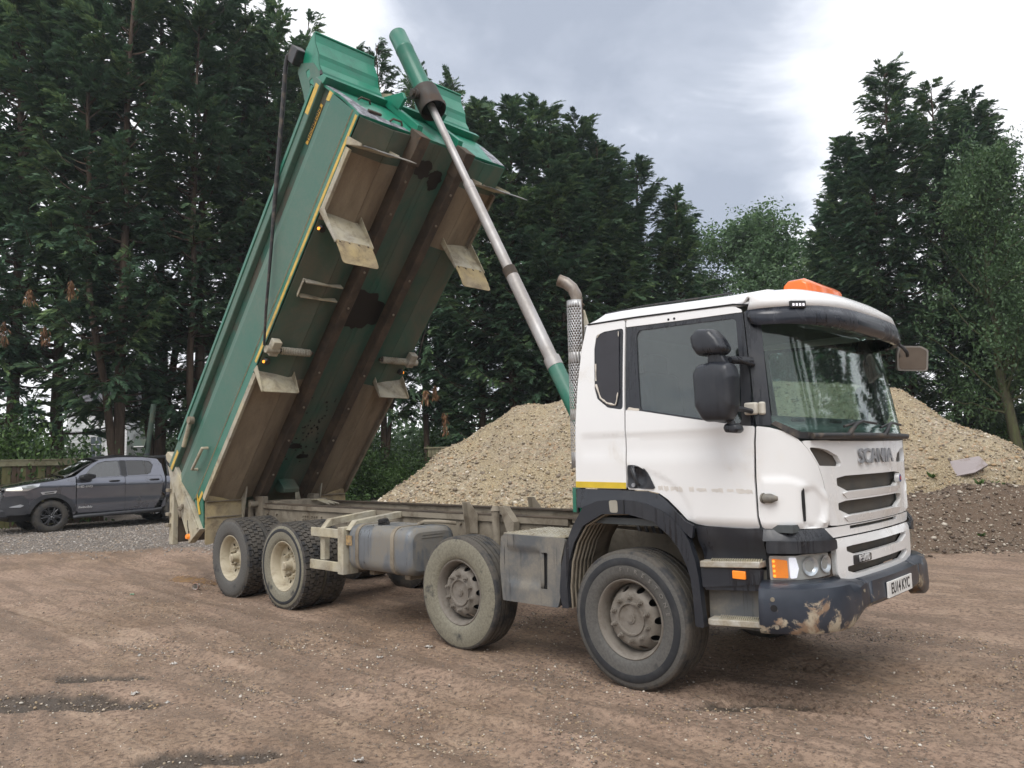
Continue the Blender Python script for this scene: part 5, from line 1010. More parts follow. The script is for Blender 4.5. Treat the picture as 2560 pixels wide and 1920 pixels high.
# tailgate hanging straight down from its top hinge
tg = MB(); tg.bb(-8.36, -8.29, -1.16, 1.16, 0.60, 1.70); TGO = tg.obj('tailgate', M_MUDD, truck, 30, 0.01); TGO['label'] = 'rusty brown tailgate hanging open'
MB().bb(-8.42, -8.28, -1.21, -1.13, 0.57, 1.62).obj('tailgate_edge', M_PALE, TGO, 30, 0.008)
for z in (0.95, 1.3): MB().bb(-8.285, -8.24, -1.12, 1.12, z, z+0.08).obj('tailgate_rib', M_MUDD, TGO, 30, 0.006)
for z in (0.86, 1.02, 1.38): MB().box((-8.40, -1.23, z), (0.10, 0.06, 0.05)).obj('tailgate_hinge', M_MUD, TGO, 30, 0.006)
for y in (-1.17, 1.17): MB().prism([T(-0.22, y, 1.02), T(-0.40, y, 1.0), (-8.40, y, 1.62), (-8.27, y, 1.62)], (0, 0.03, 0)).obj('tailgate_arm', M_MUD, TGO, 30)
# headboard
fr_ = panel('headboard', fillet([(-1.19, 0.0), (1.19, 0.0), (1.19, 0.52), (1.23, 0.60), (1.23, 0.90), (-1.23, 0.90), (-1.23, 0.60), (-1.19, 0.52)], 0.03, 3), lambda y, h: T(LB+0.02*math.sin(pi*min(1, max(0, h/0.9))), y, h), M_GREENB, truck, (), 0.12, 0.03, UU, 30); HBO = fr_; HBO['label'] = 'bright green headboard of the tipping body'
# worn grey strip along the sides and foot of the headboard
M_SCUFF = worn('scuffed_steel', (0.30, 0.31, 0.34), 0.6, 0.2, dirt=(0.12, 0.12, 0.135), amount=0.5, scale=9, fine=40, bump=0.1, rust=(0.3, 0.16, 0.08), rust_amt=-0.05, edge=0.04)
panel('scuffed_edge', [(-1.18, 0.004), (-0.45, 0.004), (-0.50, 0.10), (-0.85, 0.16), (-1.0, 0.36), (-1.07, 0.60), (-1.12, 0.86), (-1.225, 0.86), (-1.225, 0.6), (-1.185, 0.52)], lambda y, h: T(LB+0.003+0.02*math.sin(pi*min(1, max(0, h/0.9))), y, h), M_SCUFF, HBO, (), 0.1, 0.006, UU, 30)
panel('scuffed_edge', [(1.18, 0.004), (0.95, 0.004), (0.98, 0.2), (1.06, 0.45), (1.12, 0.6), (1.225, 0.6), (1.185, 0.52)], lambda y, h: T(LB+0.003+0.02*math.sin(pi*min(1, max(0, h/0.9))), y, h), M_SCUFF, HBO, (), 0.1, 0.006, UU, 30)
bm_ = MB(); bm_.prism([T(LB+0.0, -1.26, 0.86), T(LB+0.10, -1.26, 0.83), T(LB+0.10, -1.26, 0.93), T(LB+0.0, -1.26, 1.05)], (0, 2.52, 0)); bm_.obj('headboard_beam', M_GREENB, HBO, 25, 0.006)
for y0, y1, nm in ((-1.21, -0.33, 'near'), (0.36, 1.21, 'far')):   # flared spill plates either side of the ram
    prof = [(LB+0.03, 0.98), (LB+0.10, 1.05), (LB+0.14, 1.17), (LB+0.20, 1.24), (LB+0.24, 1.27), (LB+0.33, 1.46), (LB+0.42, 1.55)]
    m = MB(); n = len(prof); dip = 0.0
    for (a, b), (c, d) in zip(prof[:-1], prof[1:]):
        nn = UU*(d-b)-VV*(c-a); nn.normalize(); k0 = [T(a, y0, b), T(a, y1, b), T(c, y1, d), T(c, y0, d)]; m.add(k0+[p-nn*0.012 for p in k0], [(0,1,2,3),(7,6,5,4),(0,4,5,1),(1,5,6,2),(2,6,7,3),(3,7,4,0)])
    fixn(m.obj('spill_plate', M_GREENB, HBO, 12))
    for y in (y0, y1-0.012): MB().prism([T(LB+0.02, y, 0.90), T(LB+0.02, y, 1.02)]+[T(a-0.004, y, b) for a, b in prof[1:]]+[T(LB+0.40, y, 1.58), T(LB+0.14, y, 1.62) if abs(y) > 1 else T(LB+0.25, y, 1.45), T(LB-0.14, y, 1.50) if abs(y) > 1 else T(LB+0.02, y, 1.2), T(LB-0.10, y, 1.0)], (0, 0.012, 0)).obj('spill_plate_side', M_GREENB, HBO, 25)
    MB().tube([T(LB+0.415, y0, 1.545), T(LB+0.415, y1, 1.545)], 0.016, 8).obj('spill_lip', M_GREENB, HBO, 50)
for y in (-0.36, 0.30):
    MB().prism([T(LB+0.02, y, 0.86), T(LB+0.10, y, 0.86), T(LB+0.11, y, 0.05), T(LB+0.02, y, 0.02)], (0, 0.085, 0)).obj('headboard_brace', M_GREENB, HBO, 25, 0.006)
    MB().prism([T(LB+0.08, y, 0.55), T(LB+0.26, y, 0.52), T(LB+0.30, y, 0.62), T(LB+0.10, y, 0.95)], (0, 0.04, 0)).obj('ram_bracket', M_GREENB, HBO, 25, 0.004)
MB().prism([T(LB+0.0, -0.28, 0.85), T(LB+0.0, 0.28, 0.85), T(LB-0.02, 0.28, 1.35), T(LB-0.02, -0.28, 1.35)], -UU*0.02).obj('ram_back_plate', M_GREENB, HBO, 25)
MB().prism([T(LB+0.01, -0.20, 1.02), T(LB+0.16, -0.20, 1.05), T(LB+0.02, -0.20, 1.40)], (0, 0.012, 0)).obj('gusset', M_PALE, HBO, 25)
for y, h in ((-0.62, 0.10), (-0.80, 0.62)):
    MB().tube([T(LB+0.02, y-0.09, h), T(LB+0.06, y-0.06, h), T(LB+0.06, y+0.06, h), T(LB+0.02, y+0.09, h)], 0.013, 8).obj('grab_handle', M_MUDD, HBO, 50)
tb(MB(), LB+0.02, LB+0.05, -0.98, -0.80, 0.16, 0.21).obj('plate', M_MUDD, HBO, 30, 0.008)
# ------------------------------------------------------------------ hydraulic ram
RA = Vector((-1.49, 0, 2.33)); RB = Vector((-4.30, 0, 7.43)); RD = (RB-RA).normalized()
def rp(t): return RA+(RB-RA)*t
z_t = lambda z: (z-RA.z)/(RB.z-RA.z)
RAM = MB().revolve([(0, 0), (0.110, 0.0), (0.117, 0.007), (0.117, 0.29), (0.121, 0.295), (0.121, 0.335), (0.117, 0.34), (0.117, 1.20)], (0, 0, 0), 'z', 36).obj('hydraulic_ram', M_GREEN, truck, 40)
RAM.matrix_world = frame(RB, RD.cross(YD), -RD); RAM['label'] = 'green cover tube and steel stages of the tipping ram'
def ram_part(name, mb, mat): 
    o = mb.obj(name, mat, RAM, 45); o.matrix_parent_inverse = RAM.matrix_world.inverted(); return o
M_COLLAR = worn('dark_collar', (0.035, 0.028, 0.023), 0.6, dirt=(0.075, 0.05, 0.035), amount=0.45, scale=6)
bpy.context.view_layer.update(); RAM.matrix_world = frame(RB, RD.cross(YD), -RD); bpy.context.view_layer.update()
cl = MB(); c0, c1 = rp(z_t(6.47)), rp(z_t(6.13)); cl.tube([c0, c0.lerp(c1, 0.1), c1.lerp(c0, 0.1), c1], [0.12, 0.170, 0.172, 0.165], 28, False); cl.tube([c1, c1.lerp(c0, 0.1), c0], [0.158, 0.152, 0.11], 28, False); ram_part('ram_collar', cl, M_COLLAR)
ram_part('collar_inside', MB().tube([c1.lerp(c0, 0.25), c1.lerp(c0, 0.3)], 0.143, 24), M_DARK)
for s in (-1, 1):
    tr_ = MB(); tr_.cyl(c0.lerp(c1, 0.45)+YD*s*0.14, c0.lerp(c1, 0.45)+YD*s*0.27, 0.042, 14); tr_.cyl(c0.lerp(c1, 0.45)+YD*s*0.20, c0.lerp(c1, 0.45)+YD*s*0.235, 0.068, 18); ram_part('trunnion', tr_, M_COLLAR)
stages = [(6.25, 4.98, 0.048, M_CHROME), (4.98, 3.84, 0.060, M_CHROME), (3.78, 2.74, 0.073, M_CHROME), (2.74, 1.30, 0.087, M_GREEN)]
for za, zb, r, mt in stages: ram_part('ram_stage', MB().cyl(rp(z_t(za)), rp(z_t(zb)), r, 28), mt)
for z, r, mt in ((4.98, 0.062, M_CHROME), (3.82, 0.076, M_MUDD), (2.74, 0.090, M_CHROME)): ram_part('stage_gland', MB().cyl(rp(z_t(z+0.05)), rp(z_t(z-0.05)), r, 28), mt)
MB().prism([(-1.15, -0.12, 1.1), (-0.75, -0.12, 1.1), (-0.85, -0.12, 1.5), (-1.1, -0.12, 1.5)], (0, 0.24, 0)).obj('ram_mount', M_MUDD, truck, 30, 0.01)
# ------------------------------------------------------------------ mud wings, flaps, brackets on the underside
def wing(s_at, y0, y1, s_tip, h_tip, flap=None, mat=M_PALE, fmat=None):
    """plate fixed across the floor at s_at, its free edge at (s_tip, h_tip)"""
    m = MB(); m.prism([T(s_at, y0, -0.005), T(s_at, y1, -0.005), T(s_tip, y1, h_tip), T(s_tip, y0, h_tip)], (UU*h_tip*-1-VV*(s_at-s_tip)*-1).normalized()*0.012); w_ = m.obj('mud_wing', mat, fo, 25, 0.003)
    d = T(s_tip, 0, h_tip)-T(s_at, 0, 0); nrm = d.cross(YD).normalized()
    if nrm.dot(UU) < 0: nrm = -nrm
    for y in (y0, y1-0.012): MB().prism([T(s_at, y, -0.004), T(s_tip, y, h_tip), T(s_tip, y, h_tip)+nrm*0.03, T(s_at, y, -0.004)+nrm*0.10], (0, 0.012, 0)).obj('wing_edge', mat, w_, 25)
    if flap:
        dn = d.normalized(); a, b = T(s_tip, 0, h_tip)-dn*0.05+nrm*0.012, T(s_tip, 0, h_tip)+dn*flap
        fl = fillet([(y0+0.015, 0.0), (y1-0.015, 0.0), (y1-0.02, 1.0), (y0+0.02, 1.0)], 0.0, 1)
        q_ = fillet([(y0+0.015, 0), (y1-0.015, 0), (y1-0.015, flap+0.05), (y0+0.015, flap+0.05)], 0.05, 5)
        panel('wing_flap', q_, lambda u, v: a+dn*v+YD*u+nrm*(-0.04*(v/max(flap, 0.01))**2), fmat or M_FLAP, w_, (), 0.08, 0.008, nrm, 40)
        for k in range(4): MB().cyl(a+dn*0.03+YD*(y0+0.07+k*(y1-y0-0.14)/3)+nrm*0.002, a+dn*0.03+YD*(y0+0.07+k*(y1-y0-0.14)/3)+nrm*0.012, 0.013, 8).obj('bolt', M_MUD, w_, 30)
    return w_
for s in (-1, 1):
    y0, y1 = (-1.205, -0.665) if s < 0 else (0.665, 1.205)
    wing(2.24, y0, y1, 2.15, -0.36); wing(4.60, y0, y1, 4.48, -0.56, 0.30)
    wing(5.46, y0, y1, 5.575, -0.30, 0.40, M_PALE, M_GREYPL)  # this flap takes a darker material in place of underside shade
    # step-like bracket, marker lamps
    if s < 0:
        bk_ = MB(); tb(bk_, 3.68, 3.70, -1.06, -0.52, -0.13, -0.012); tb(bk_, 3.47, 3.49, -1.06, -0.52, -0.13, -0.012); bk_.prism([T(3.47, -1.06, -0.012), T(3.70, -1.06, -0.012), T(3.70, -1.11, -0.13), T(3.47, -1.11, -0.13)], (0, 0.012, 0)); bk_.obj('step_bracket', M_PALE, fo, 25, 0.003)
    for sc_ in (4.40, 2.42):
        MB().cyl(T(sc_, s*1.10, -0.02), T(sc_, s*1.10, -0.075), 0.05, 14, 0.04).obj('side_marker', M_HOSE, fo, 40)
        lp = MB().cyl(T(sc_, s*1.12, -0.05), T(sc_, s*1.155, -0.06), 0.022, 12, 0.018).obj('marker_lens', M_AMBERL, fo, 40)
    # coil springs of the sheet arms
    sp_ = MB(); pts = [T(2.66+0.045*sin(k*0.75), s*(1.03-0.44*k/150), -0.13+0.045*cos(k*0.75)) for k in range(151)]; sp_.tube(pts, 0.009, 6); sp_.obj('coil_spring', M_PALE, fo, 60)
    MB().cyl(T(2.66, s*1.12, -0.13), T(2.66, s*0.55, -0.13), 0.022, 10).obj('spring_rod', M_MUDD, fo, 45)
    pv = MB(); tb(pv, 2.58, 2.80, s*1.06 if s > 0 else -1.18, s*1.18 if s > 0 else -1.06, -0.17, -0.06); pv.cyl(T(2.66, s*1.05, -0.13), T(2.66, s*1.24, -0.13), 0.05, 14); pv.obj('arm_pivot', M_PALE, fo, 40, 0.01)
    # sheet arm from the pivot up to the front roller
    pth = [T(2.70, s*1.26, -0.10), T(3.1, s*1.30, 0.10), T(3.8, s*1.31, 0.52), T(4.3, s*1.31, 0.85), T(4.85, s*1.31, 1.20), T(5.35, s*1.31, 1.52), T(5.70, s*1.31, 1.755), T(5.82, s*1.31, 1.80), T(5.90, s*1.27, 1.77)]
    MB().tube(pth, [0.016, 0.018, 0.021, 0.027, 0.028, 0.028, 0.028, 0.028, 0.028], 12).obj('sheet_arm', M_HOSE, fo, 50)
mo = MB(); mo.box(T(5.88, -1.24, 1.70), (0.20, 0.16, 0.20), Matrix.Rotation(-TH, 3, 'Y')); mo.cyl(T(5.93, -1.20, 1.62), T(5.93, -0.96, 1.58), 0.075, 18); mo.obj('sheet_motor', M_HOSE, fo, 35, 0.015)
MB().tube([T(5.97, -0.98, 1.54), T(6.0, -1.02, 1.42), T(5.98, -1.12, 1.28), T(5.94, -1.18, 1.15), T(5.9, -1.22, 1.02)], 0.022, 8).obj('motor_cable', M_HOSE, fo, 60)
# lattice plate carrying the motor: cut out of sheet
panel('motor_plate', fillet([(5.90, 1.02), (5.95, 1.32), (5.83, 1.62), (5.72, 1.60), (5.56, 1.28), (5.40, 1.04)], 0.04, 3), lambda a, b: T(a, -1.215, b), M_GREEND, fo, [fillet([(5.80, 1.42), (5.86, 1.36), (5.80, 1.28), (5.74, 1.32)], 0.02, 3), fillet([(5.74, 1.26), (5.80, 1.22), (5.74, 1.10), (5.64, 1.08), (5.66, 1.16)], 0.02, 3)], 0.06, 0.012, (0, -1, 0), 30)
# junction box with loom between the runners
jb = MB(); jb.prism([T(0.12, -0.12, -0.01), T(0.30, -0.12, -0.01), T(0.30, -0.12, -0.24), T(0.24, -0.12, -0.26), T(0.12, -0.12, -0.10)], (0, 0.26, 0)); jb.obj('junction_bracket', M_UNDER, fo, 25, 0.005)
for k in range(3): MB().tube([T(0.24, 0.10+0.02*k, -0.24), T(0.16, 0.11+0.03*k, -0.30), T(0.08, 0.12+0.03*k, -0.36), (-6.85+0.06*k, 0.14+0.03*k, 1.19), (-6.5, 0.16+0.05*k, 1.20), (-6.1, 0.1+0.08*k, 1.15)], 0.012, 7).obj('wiring_loom', M_PALE, fo, 60)
# rear mudflaps hang plumb behind the last axle
for s in (-1, 1):
    y0, y1 = (-1.17, -0.63) if s < 0 else (0.63, 1.17); p0 = T(0.05, 0, -0.02)
    mf = panel('rear_mudflap', fillet([(y0, p0.z+0.02), (y1, p0.z+0.05), (y1+0.01, 0.70), (y0-0.01, 0.62)], 0.03, 3), lambda u, v: (p0.x+0.03*math.sin((p0.z-v)*2.5), u, v), M_FLAP, truck, (), 0.09, 0.012, (1, 0, 0), 40)
    for z in (p0.z-0.10, p0.z-0.32): MB().bb(p0.x+0.02, p0.x+0.042, y0+0.01, y1-0.01, z, z+0.012).obj('flap_seam', M_MUD, mf, 0)
    MB().prism([(p0.x, y0 if s > 0 else y1, p0.z+0.02), (p0.x+0.16, y0 if s > 0 else y1, p0.z+0.10), (p0.x+0.05, y0 if s > 0 else y1, p0.z-0.40), (p0.x, y0 if s > 0 else y1, p0.z-0.40)], (0, 0.02, 0)).obj('flap_stay', M_PALE, mf, 25)
# ================================================================== the cab
AC = 2.43
def surf(a, z):
    """cab skin: a runs round the plan outline from the rear of the near side (x) over the corner to the centre of the front (2.43) and on"""
    if a > AC:
        q = surf(2*AC-a, z); return Vector((q.x, -q.y, q.z))
    if a <= 1.0: x, y = a, -1.2
    elif a <= 1.65:
        t = (a-1.0)/.65*pi/2; x, y = 1.0+.40*sin(t), -1.2+.42*(1-cos(t))
    else: y = -.78+(a-1.65); x = 1.40+.04*(1-(y/.78)**2)
    k = max(0.0, z-1.9)/.95; y *= 1-.055*k**1.4
    w_ = min(1, max(0, (x-.7)/.75)); w_ = w_*w_*(3-2*w_); x -= .15*k*w_
    return Vector((x, y, z))
def snorm(a, z):
    e = 1e-3; n = (surf(a+e, z)-surf(a-e, z)).cross(surf(a, z+e)-surf(a, z-e)); return n.normalized()
def ss(a, b, x): t = min(1, max(0, (x-a)/(b-a))); return t*t*(3-2*t)
def skin(relief=None, off=0.0, m=False):
    def f(a, z):
        aa = 2*AC-a if m else a
        d = off+(relief(a, z) if relief else 0.0)
        p = surf(aa, z); return p+snorm(aa, z)*d if d else p
    return f
def out_dir(m): return (0.3, 1 if m else -1, 0)
cab = panel('cab', fillet([(-0.488, 1.502), (0.012, 1.497), (0.012, 2.825), (-0.372, 2.834), (-0.42, 2.64), (-0.455, 2.35), (-0.476, 2.03)], 0.02, 2), skin(lambda a, z: -0.008*(ss(1.93, 1.90, z)-ss(1.80, 1.72, z))*ss(-0.44, -0.38, a)), M_WHITE, truck,
            [fillet([(-0.002, 2.762), (-0.192, 2.758), (-0.271, 2.736), (-0.29, 2.623), (-0.28, 2.3), (-0.253, 2.214), (-0.149, 2.137), (-0.002, 2.110)], 0.03, 4)], 0.04, 0.02, (0, -1, 0), 30, 0.0, [[(-0.47, z), (0.005, z)] for z in (1.93, 1.90, 1.80, 1.72)])
cab['label'] = 'white day cab'
CABW = dict(parent=cab)
REAR = [(-0.488, 1.502), (0.012, 1.497), (0.012, 2.825), (-0.372, 2.834), (-0.42, 2.64), (-0.455, 2.35), (-0.476, 2.03)]
QW = fillet([(-0.002, 2.762), (-0.192, 2.758), (-0.271, 2.736), (-0.29, 2.623), (-0.28, 2.3), (-0.253, 2.214), (-0.149, 2.137), (-0.002, 2.110)], 0.03, 4)
def door_relief(a, z):
    d = -0.008*(ss(1.93, 1.895, z)-ss(1.80, 1.70, z))*ss(1.06, 0.98, a)
    # wheel-arch swage: a rounded step sweeping from behind the handle to the sill
    c = math.hypot((a+0.02)/0.62, (z-1.28)/0.40); d -= 0.007*ss(1.0, 0.92, c)*ss(1.22, 1.28, z)
    d -= 0.03*ss(1.29, 1.235, z)     # tuck under at the sill
    return d
BELT = [(0.026, 2.108), (0.161, 2.092), (0.637, 2.004), (1.004, 1.942), (1.092, 1.936)]
DOORL = [(0.024, 1.494), (0.204, 1.487), (0.303, 1.469), (0.376, 1.426), (0.461, 1.352), (0.537, 1.28), (0.599, 1.254), (0.669, 1.242), (0.975, 1.238), (1.086, 1.243), (1.074, 1.329), (1.069, 1.592), (1.079, 1.827), (1.092, 1.935)]
WIN = fillet([(0.146, 2.725), (0.122, 2.679), (0.137, 2.437), (0.161, 2.104), (0.637, 2.017), (1.000, 1.956), (1.018, 2.354), (1.015, 2.690), (0.966, 2.706)], 0.03, 4)
def grow(poly, k=0.012):
    c = sum((Vector(p) for p in poly), Vector((0, 0)))/len(poly); return [tuple(c+(Vector(p)-c)*(1+k/max(0.03, (Vector(p)-c).length))) for p in poly]
HC = fillet([(0.032, 1.682), (0.125, 1.678), (0.185, 1.650), (0.235, 1.580), (0.272, 1.508), (0.255, 1.500), (0.032, 1.506)], 0.018, 4)
for m in (False, True):
    od = out_dir(m); f0 = skin(None, 0, m)
    if m: panel('cab_rear_side', fillet(REAR, 0.02, 2), f0, M_WHITE, cab, [QW], 0.05, 0.02, od, 35)
    panel('quarter_panel', [(a, z) for a, z in QW], skin(None, -0.006, m), M_BLACK, cab, (), 0.05, 0.01, od, 35)
    qg = fillet([(-0.045, 2.743), (-0.227, 2.745), (-0.266, 2.721), (-0.271, 2.549), (-0.258, 2.334), (-0.218, 2.211), (-0.149, 2.165), (-0.064, 2.148), (-0.034, 2.247)], 0.04, 4)
    if not m:
        panel('quarter_window', qg, skin(None, 0.002, m), plain('filmed_window', (0.028, 0.028, 0.035), 0.55), cab, (), 0.06, 0.006, od, 35)
        M_PEEL = plain('peeled_sealant', (0.62, 0.57, 0.50), 0.8)
        for k, pl in enumerate([[(-0.262, 2.33), (-0.215, 2.218), (-0.150, 2.172), (-0.075, 2.152)], [(-0.045, 2.25), (-0.058, 2.18), (-0.07, 2.150)], [(-0.268, 2.50), (-0.262, 2.36)], [(-0.262, 2.715), (-0.235, 2.742)], [(-0.047, 2.74), (-0.045, 2.70)]]):
            P_ = []
            for (a, z), (c, d) in zip(pl[:-1], pl[1:]):
                for j in range(4): P_.append(surf(a+(c-a)*j/4, z+(d-z)*j/4)+Vector((0, -0.006, 0)))
            P_.append(surf(*pl[-1])+Vector((0, -0.006, 0))); rr_ = random.Random(k); MB().tube(P_, [0.003+0.009*rr_.random()*(1 if k == 0 else 0.4) for _ in P_], 6).obj('peeled_sealant', M_PEEL, cab, 60)
    # reflective tape
    if not m: panel('cab_tape', [(-0.487, 1.504), (0.010, 1.499), (0.010, 1.546), (-0.487, 1.553)], skin(None, 0.0025, m), M_TAPEC, cab, (), 0.08, 0.003, od, 0)
    # door
    dr = panel('door', fillet(DOORL+BELT[::-1][1:], 0.012, 2), skin(door_relief, 0.002, m), M_WHITE, truck, [grow(HC, -0.007)], 0.03, 0.025, od, 30, 0.0, [[(0.03, z), (1.06, z)] for z in (1.932, 1.894, 1.80, 1.70, 1.29, 1.262)]+[[(-0.02+0.62*k*cos(t), 1.28+0.40*k*sin(t)) for t in np.linspace(0.02, 1.48, 16)] for k in (1.0, 0.92)]); dr['label'] = 'white cab door with black window surround'
    TOPW = [(0.026, 2.765), (0.534, 2.750), (1.085, 2.741), (1.075, 2.762), (1.02, 2.786), (0.96, 2.793), (0.534, 2.806), (0.028, 2.820)]
    panel('door_top', fillet(TOPW, 0.008, 2), skin(None, 0.002, m), M_WHITE, dr, [], 0.05, 0.02, od, 35)
    SUR = [(0.026, 2.110), (0.161, 2.094), (0.637, 2.006), (1.004, 1.944), (1.094, 1.938), (1.098, 2.3), (1.088, 2.738), (0.534, 2.747), (0.026, 2.762)]
    panel('window_surround', SUR, skin(None, -0.003, m), M_BLACK, dr, [WIN], 0.05, 0.02, od, 35)
    panel('door_window', WIN, skin(None, -0.010, m), G_SIDE, dr, [], 0.12, 0.005, od, 35)
    if not m:
        for a in (0.415, 0.466): 
            p = surf(a, 2.772); MB().cyl(p+Vector((0, 0.005, 0)), p+Vector((0, -0.006, 0)), 0.009, 10).obj('roof_bolt', M_DARK, dr, 40)
        q = panel('peeled_patch', fillet([(0.035, 2.106), (0.06, 2.128), (0.10, 2.118), (0.155, 2.110), (0.15, 2.092), (0.08, 2.102)], 0.01, 3), skin(None, 0.003, m), M_PEEL, dr, (), 0.05, 0.004, od, 0)
    # handle: dark recessed cup with a bar
    panel('handle_cup', HC, skin(lambda a, z: -0.035*ss(0.10, 0.02, math.hypot(a-0.12, (z-1.585)*0.9)), 0.006, m), M_BLACK, dr, [], 0.022, 0.012, od, 40)
    sg_ = 1 if m else -1
    MB().tube([(0.085, sg_*1.205, 1.665), (0.095, sg_*1.228, 1.650), (0.115, sg_*1.232, 1.60), (0.130, sg_*1.226, 1.545), (0.135, sg_*1.20, 1.525)], [0.016, 0.017, 0.016, 0.014, 0.010], 10).obj('door_handle', M_BLACK, dr, 60)
    MB().cyl((0.085, sg_*1.20, 1.527), (0.085, sg_*1.215, 1.527), 0.016, 14).obj('door_lock', M_SILVER, dr, 40)
    # A pillar
    panel('a_pillar', [(1.104, 1.940), (1.20, 1.936), (1.212, 1.95), (1.222, 2.3), (1.236, 2.66), (1.236, 2.74), (1.098, 2.745), (1.108, 2.3)], skin(None, 0.0, m), M_BLACK, cab, [], 0.06, 0.03, od, 35)
    # corner fairing below the windscreen
    CORN = [(1.104, 1.936), (1.093, 1.827), (1.085, 1.592), (1.088, 1.329), (1.106, 1.249), (1.123, 1.243), (1.294, 1.243), (1.445, 1.238), (1.618, 1.236), (1.614, 1.402), (1.577, 1.551), (1.530, 1.664), (1.437, 1.783), (1.376, 1.841), (1.296, 1.889), (1.196, 1.921)]
    def corner_relief(a, z):
        d = 0.012*ss(1.60, 1.55, z+0.10*ss(1.25, 1.6, a))*ss(1.10, 1.13, a)
        d -= 0.026*ss(1.0, 0.72, math.hypot((a-1.45)/0.15, (z-1.375)/0.155))*ss(1.365, 1.405, a)
        d -= 0.02*ss(1.275, 1.24, z); return d
    cn = panel('corner_fairing', fillet(CORN, 0.012, 2), skin(corner_relief, 0.002, m), M_WHITE, cab, [], 0.022, 0.025, (1, 1 if m else -1, 0), 42)
    slot = fillet([(1.388, 1.519), (1.376, 1.5), (1.376, 1.385), (1.385, 1.289), (1.398, 1.289), (1.400, 1.384), (1.398, 1.499)], 0.006, 2)
    panel('air_slot', slot, skin(None, 0.010, m), M_DARK, cab, [], 0.05, 0.03, (1, 1 if m else -1, 0), 30)
    # marker lamp on the fairing
    p = surf(1.175 if not m else 2*AC-1.175, 1.448); n = snorm(1.175 if not m else 2*AC-1.175, 1.448); tx = Vector((0.95, 0.25*(1 if not m else -1), 0)); lm = MB()
    lm.tube([p-tx*0.045+n*0.03, p+tx*0.0+n*0.045, p+tx*0.045+n*0.036], [0.030, 0.033, 0.012], 12); lm.tube([p-tx*0.055+n*0.02, p-tx*0.045+n*0.025], 0.036, 12); lm.obj('side_repeater', worn('smoked_lens', (0.13, 0.125, 0.115), 0.35, dirt=(0.23, 0.21, 0.17), amount=0.5, scale=20, fine=60), cab, 50)
    # door hinge block
    hb_ = MB(); hb_.box((1.07, sg_*1.19, 2.055), (0.09, 0.05, 0.085)); hb_.cyl((1.135, sg_*1.165, 2.01), (1.135, sg_*1.165, 2.10), 0.024, 12); hb_.obj('mirror_hinge', plain('hinge_beige', (0.55, 0.52, 0.45), 0.6), cab, 35, 0.012)
    # black lower cladding between arch and bumper, wing above arch
# ghost of removed lettering along the near door
M_GHOST = plain('sticker_residue', (0.66, 0.625, 0.58), 0.5)
for k, (a0, a1, z0_, h_) in enumerate([(0.295, 0.335, 1.500, 0.030), (0.345, 0.385, 1.497, 0.034), (0.40, 0.47, 1.497, 0.028), (0.475, 0.505, 1.494, 0.034), (0.56, 0.60, 1.494, 0.030), (0.62, 0.70, 1.492, 0.024), (0.74, 0.83, 1.490, 0.026), (0.86, 0.91, 1.490, 0.020), (0.93, 1.05, 1.486, 0.026)]):
    rr_ = random.Random(60+k); n_ = 7; top_ = [(a0+(a1-a0)*i/n_, z0_+h_*(0.5+0.5*rr_.random())) for i in range(n_+1)]; bot_ = [(a0+(a1-a0)*i/n_+0.006, z0_-h_*0.5*rr_.random()) for i in range(n_, -1, -1)]
    panel('lettering_ghost', top_+bot_, skin(door_relief, 0.0032), M_GHOST, cab, (), 0.04, 0.001, (0, -1, 0), 30)
# roof: lofted shell with rounded shoulders
def roof():
    V = []; na = 0; rows = []
    NX = [(-0.372, 2.834), ] 
    xs_ = [-0.40, -0.38, -0.33, -0.25, -0.1, 0.1, 0.35, 0.6, 0.85, 1.02, 1.12]
    ys_ = np.linspace(-1, 1, 25)
    for i, x in enumerate(xs_):
        row_ = []
        for t in ys_:
            zed = 2.812 if x > 0.5 else 2.826; zed = 2.836-0.036*ss(-0.35, 1.0, x); yw = 1.131+0.002; a = abs(t); 
            crown = 0.130*(1-a**9)**0.6; rear = ss(-0.415, -0.22, x)**0.6 if x > -0.41 else 0; y = t*yw
            row_.append((x+0.02*(1-rear)*0, y, zed+crown*(0.05+0.95*rear)))
        rows.append(row_)
    V = [p for r in rows for p in r]; n = len(ys_); Fq = [[i*n+j, (i+1)*n+j, (i+1)*n+j+1, i*n+j+1] for i in range(len(xs_)-1) for j in range(n-1)]
    o = mesh_obj('roof', V, Fq, M_WHITE, cab, 60); s_ = o.modifiers.new('s', 'SOLIDIFY'); s_.thickness = 0.02; return fixn(o)
roof()
# rear wall of the cab with a window, floor pan
rw = MB(); rw.prism([(-0.486, -1.18, 1.50), (-0.486, 1.18, 1.50), (-0.40, 1.13, 2.84), (-0.40, -1.13, 2.84)], (0.03, 0, 0)); rw.obj('cab_rear_wall', M_TRIM, cab, 30)
fl_ = MB(); fl_.bb(-0.48, 1.30, -1.16, 1.16, 1.22, 1.27); fl_.obj('cab_floor', M_DASH, cab, 0)
hd = MB(); hd.bb(-0.36, 1.0, -1.08, 1.08, 2.80, 2.815); hd.obj('headlining', M_TRIM, cab, 0)
# gutter lines
for s in (-1, 1): MB().tube([(-0.36, s*1.137, 2.838), (0.1, s*1.136, 2.834), (0.5, s*1.137, 2.821), (0.95, s*1.138, 2.806), (1.06, s*1.14, 2.786)], 0.007, 6).obj('roof_gutter', M_DARK, cab, 60)
MB().tube([(-0.28, -0.99, 2.935), (0.1, -0.98, 2.947), (0.6, -0.98, 2.930), (0.86, -0.98, 2.925)], 0.007, 6).obj('roof_rail', M_HOSE, cab, 60)
MB().tube([(0.95, -0.2, 2.95), (0.62, 0.55, 3.12), (0.2, 1.5, 3.38)], 0.005, 5).obj('aerial', M_DARK, cab, 60)
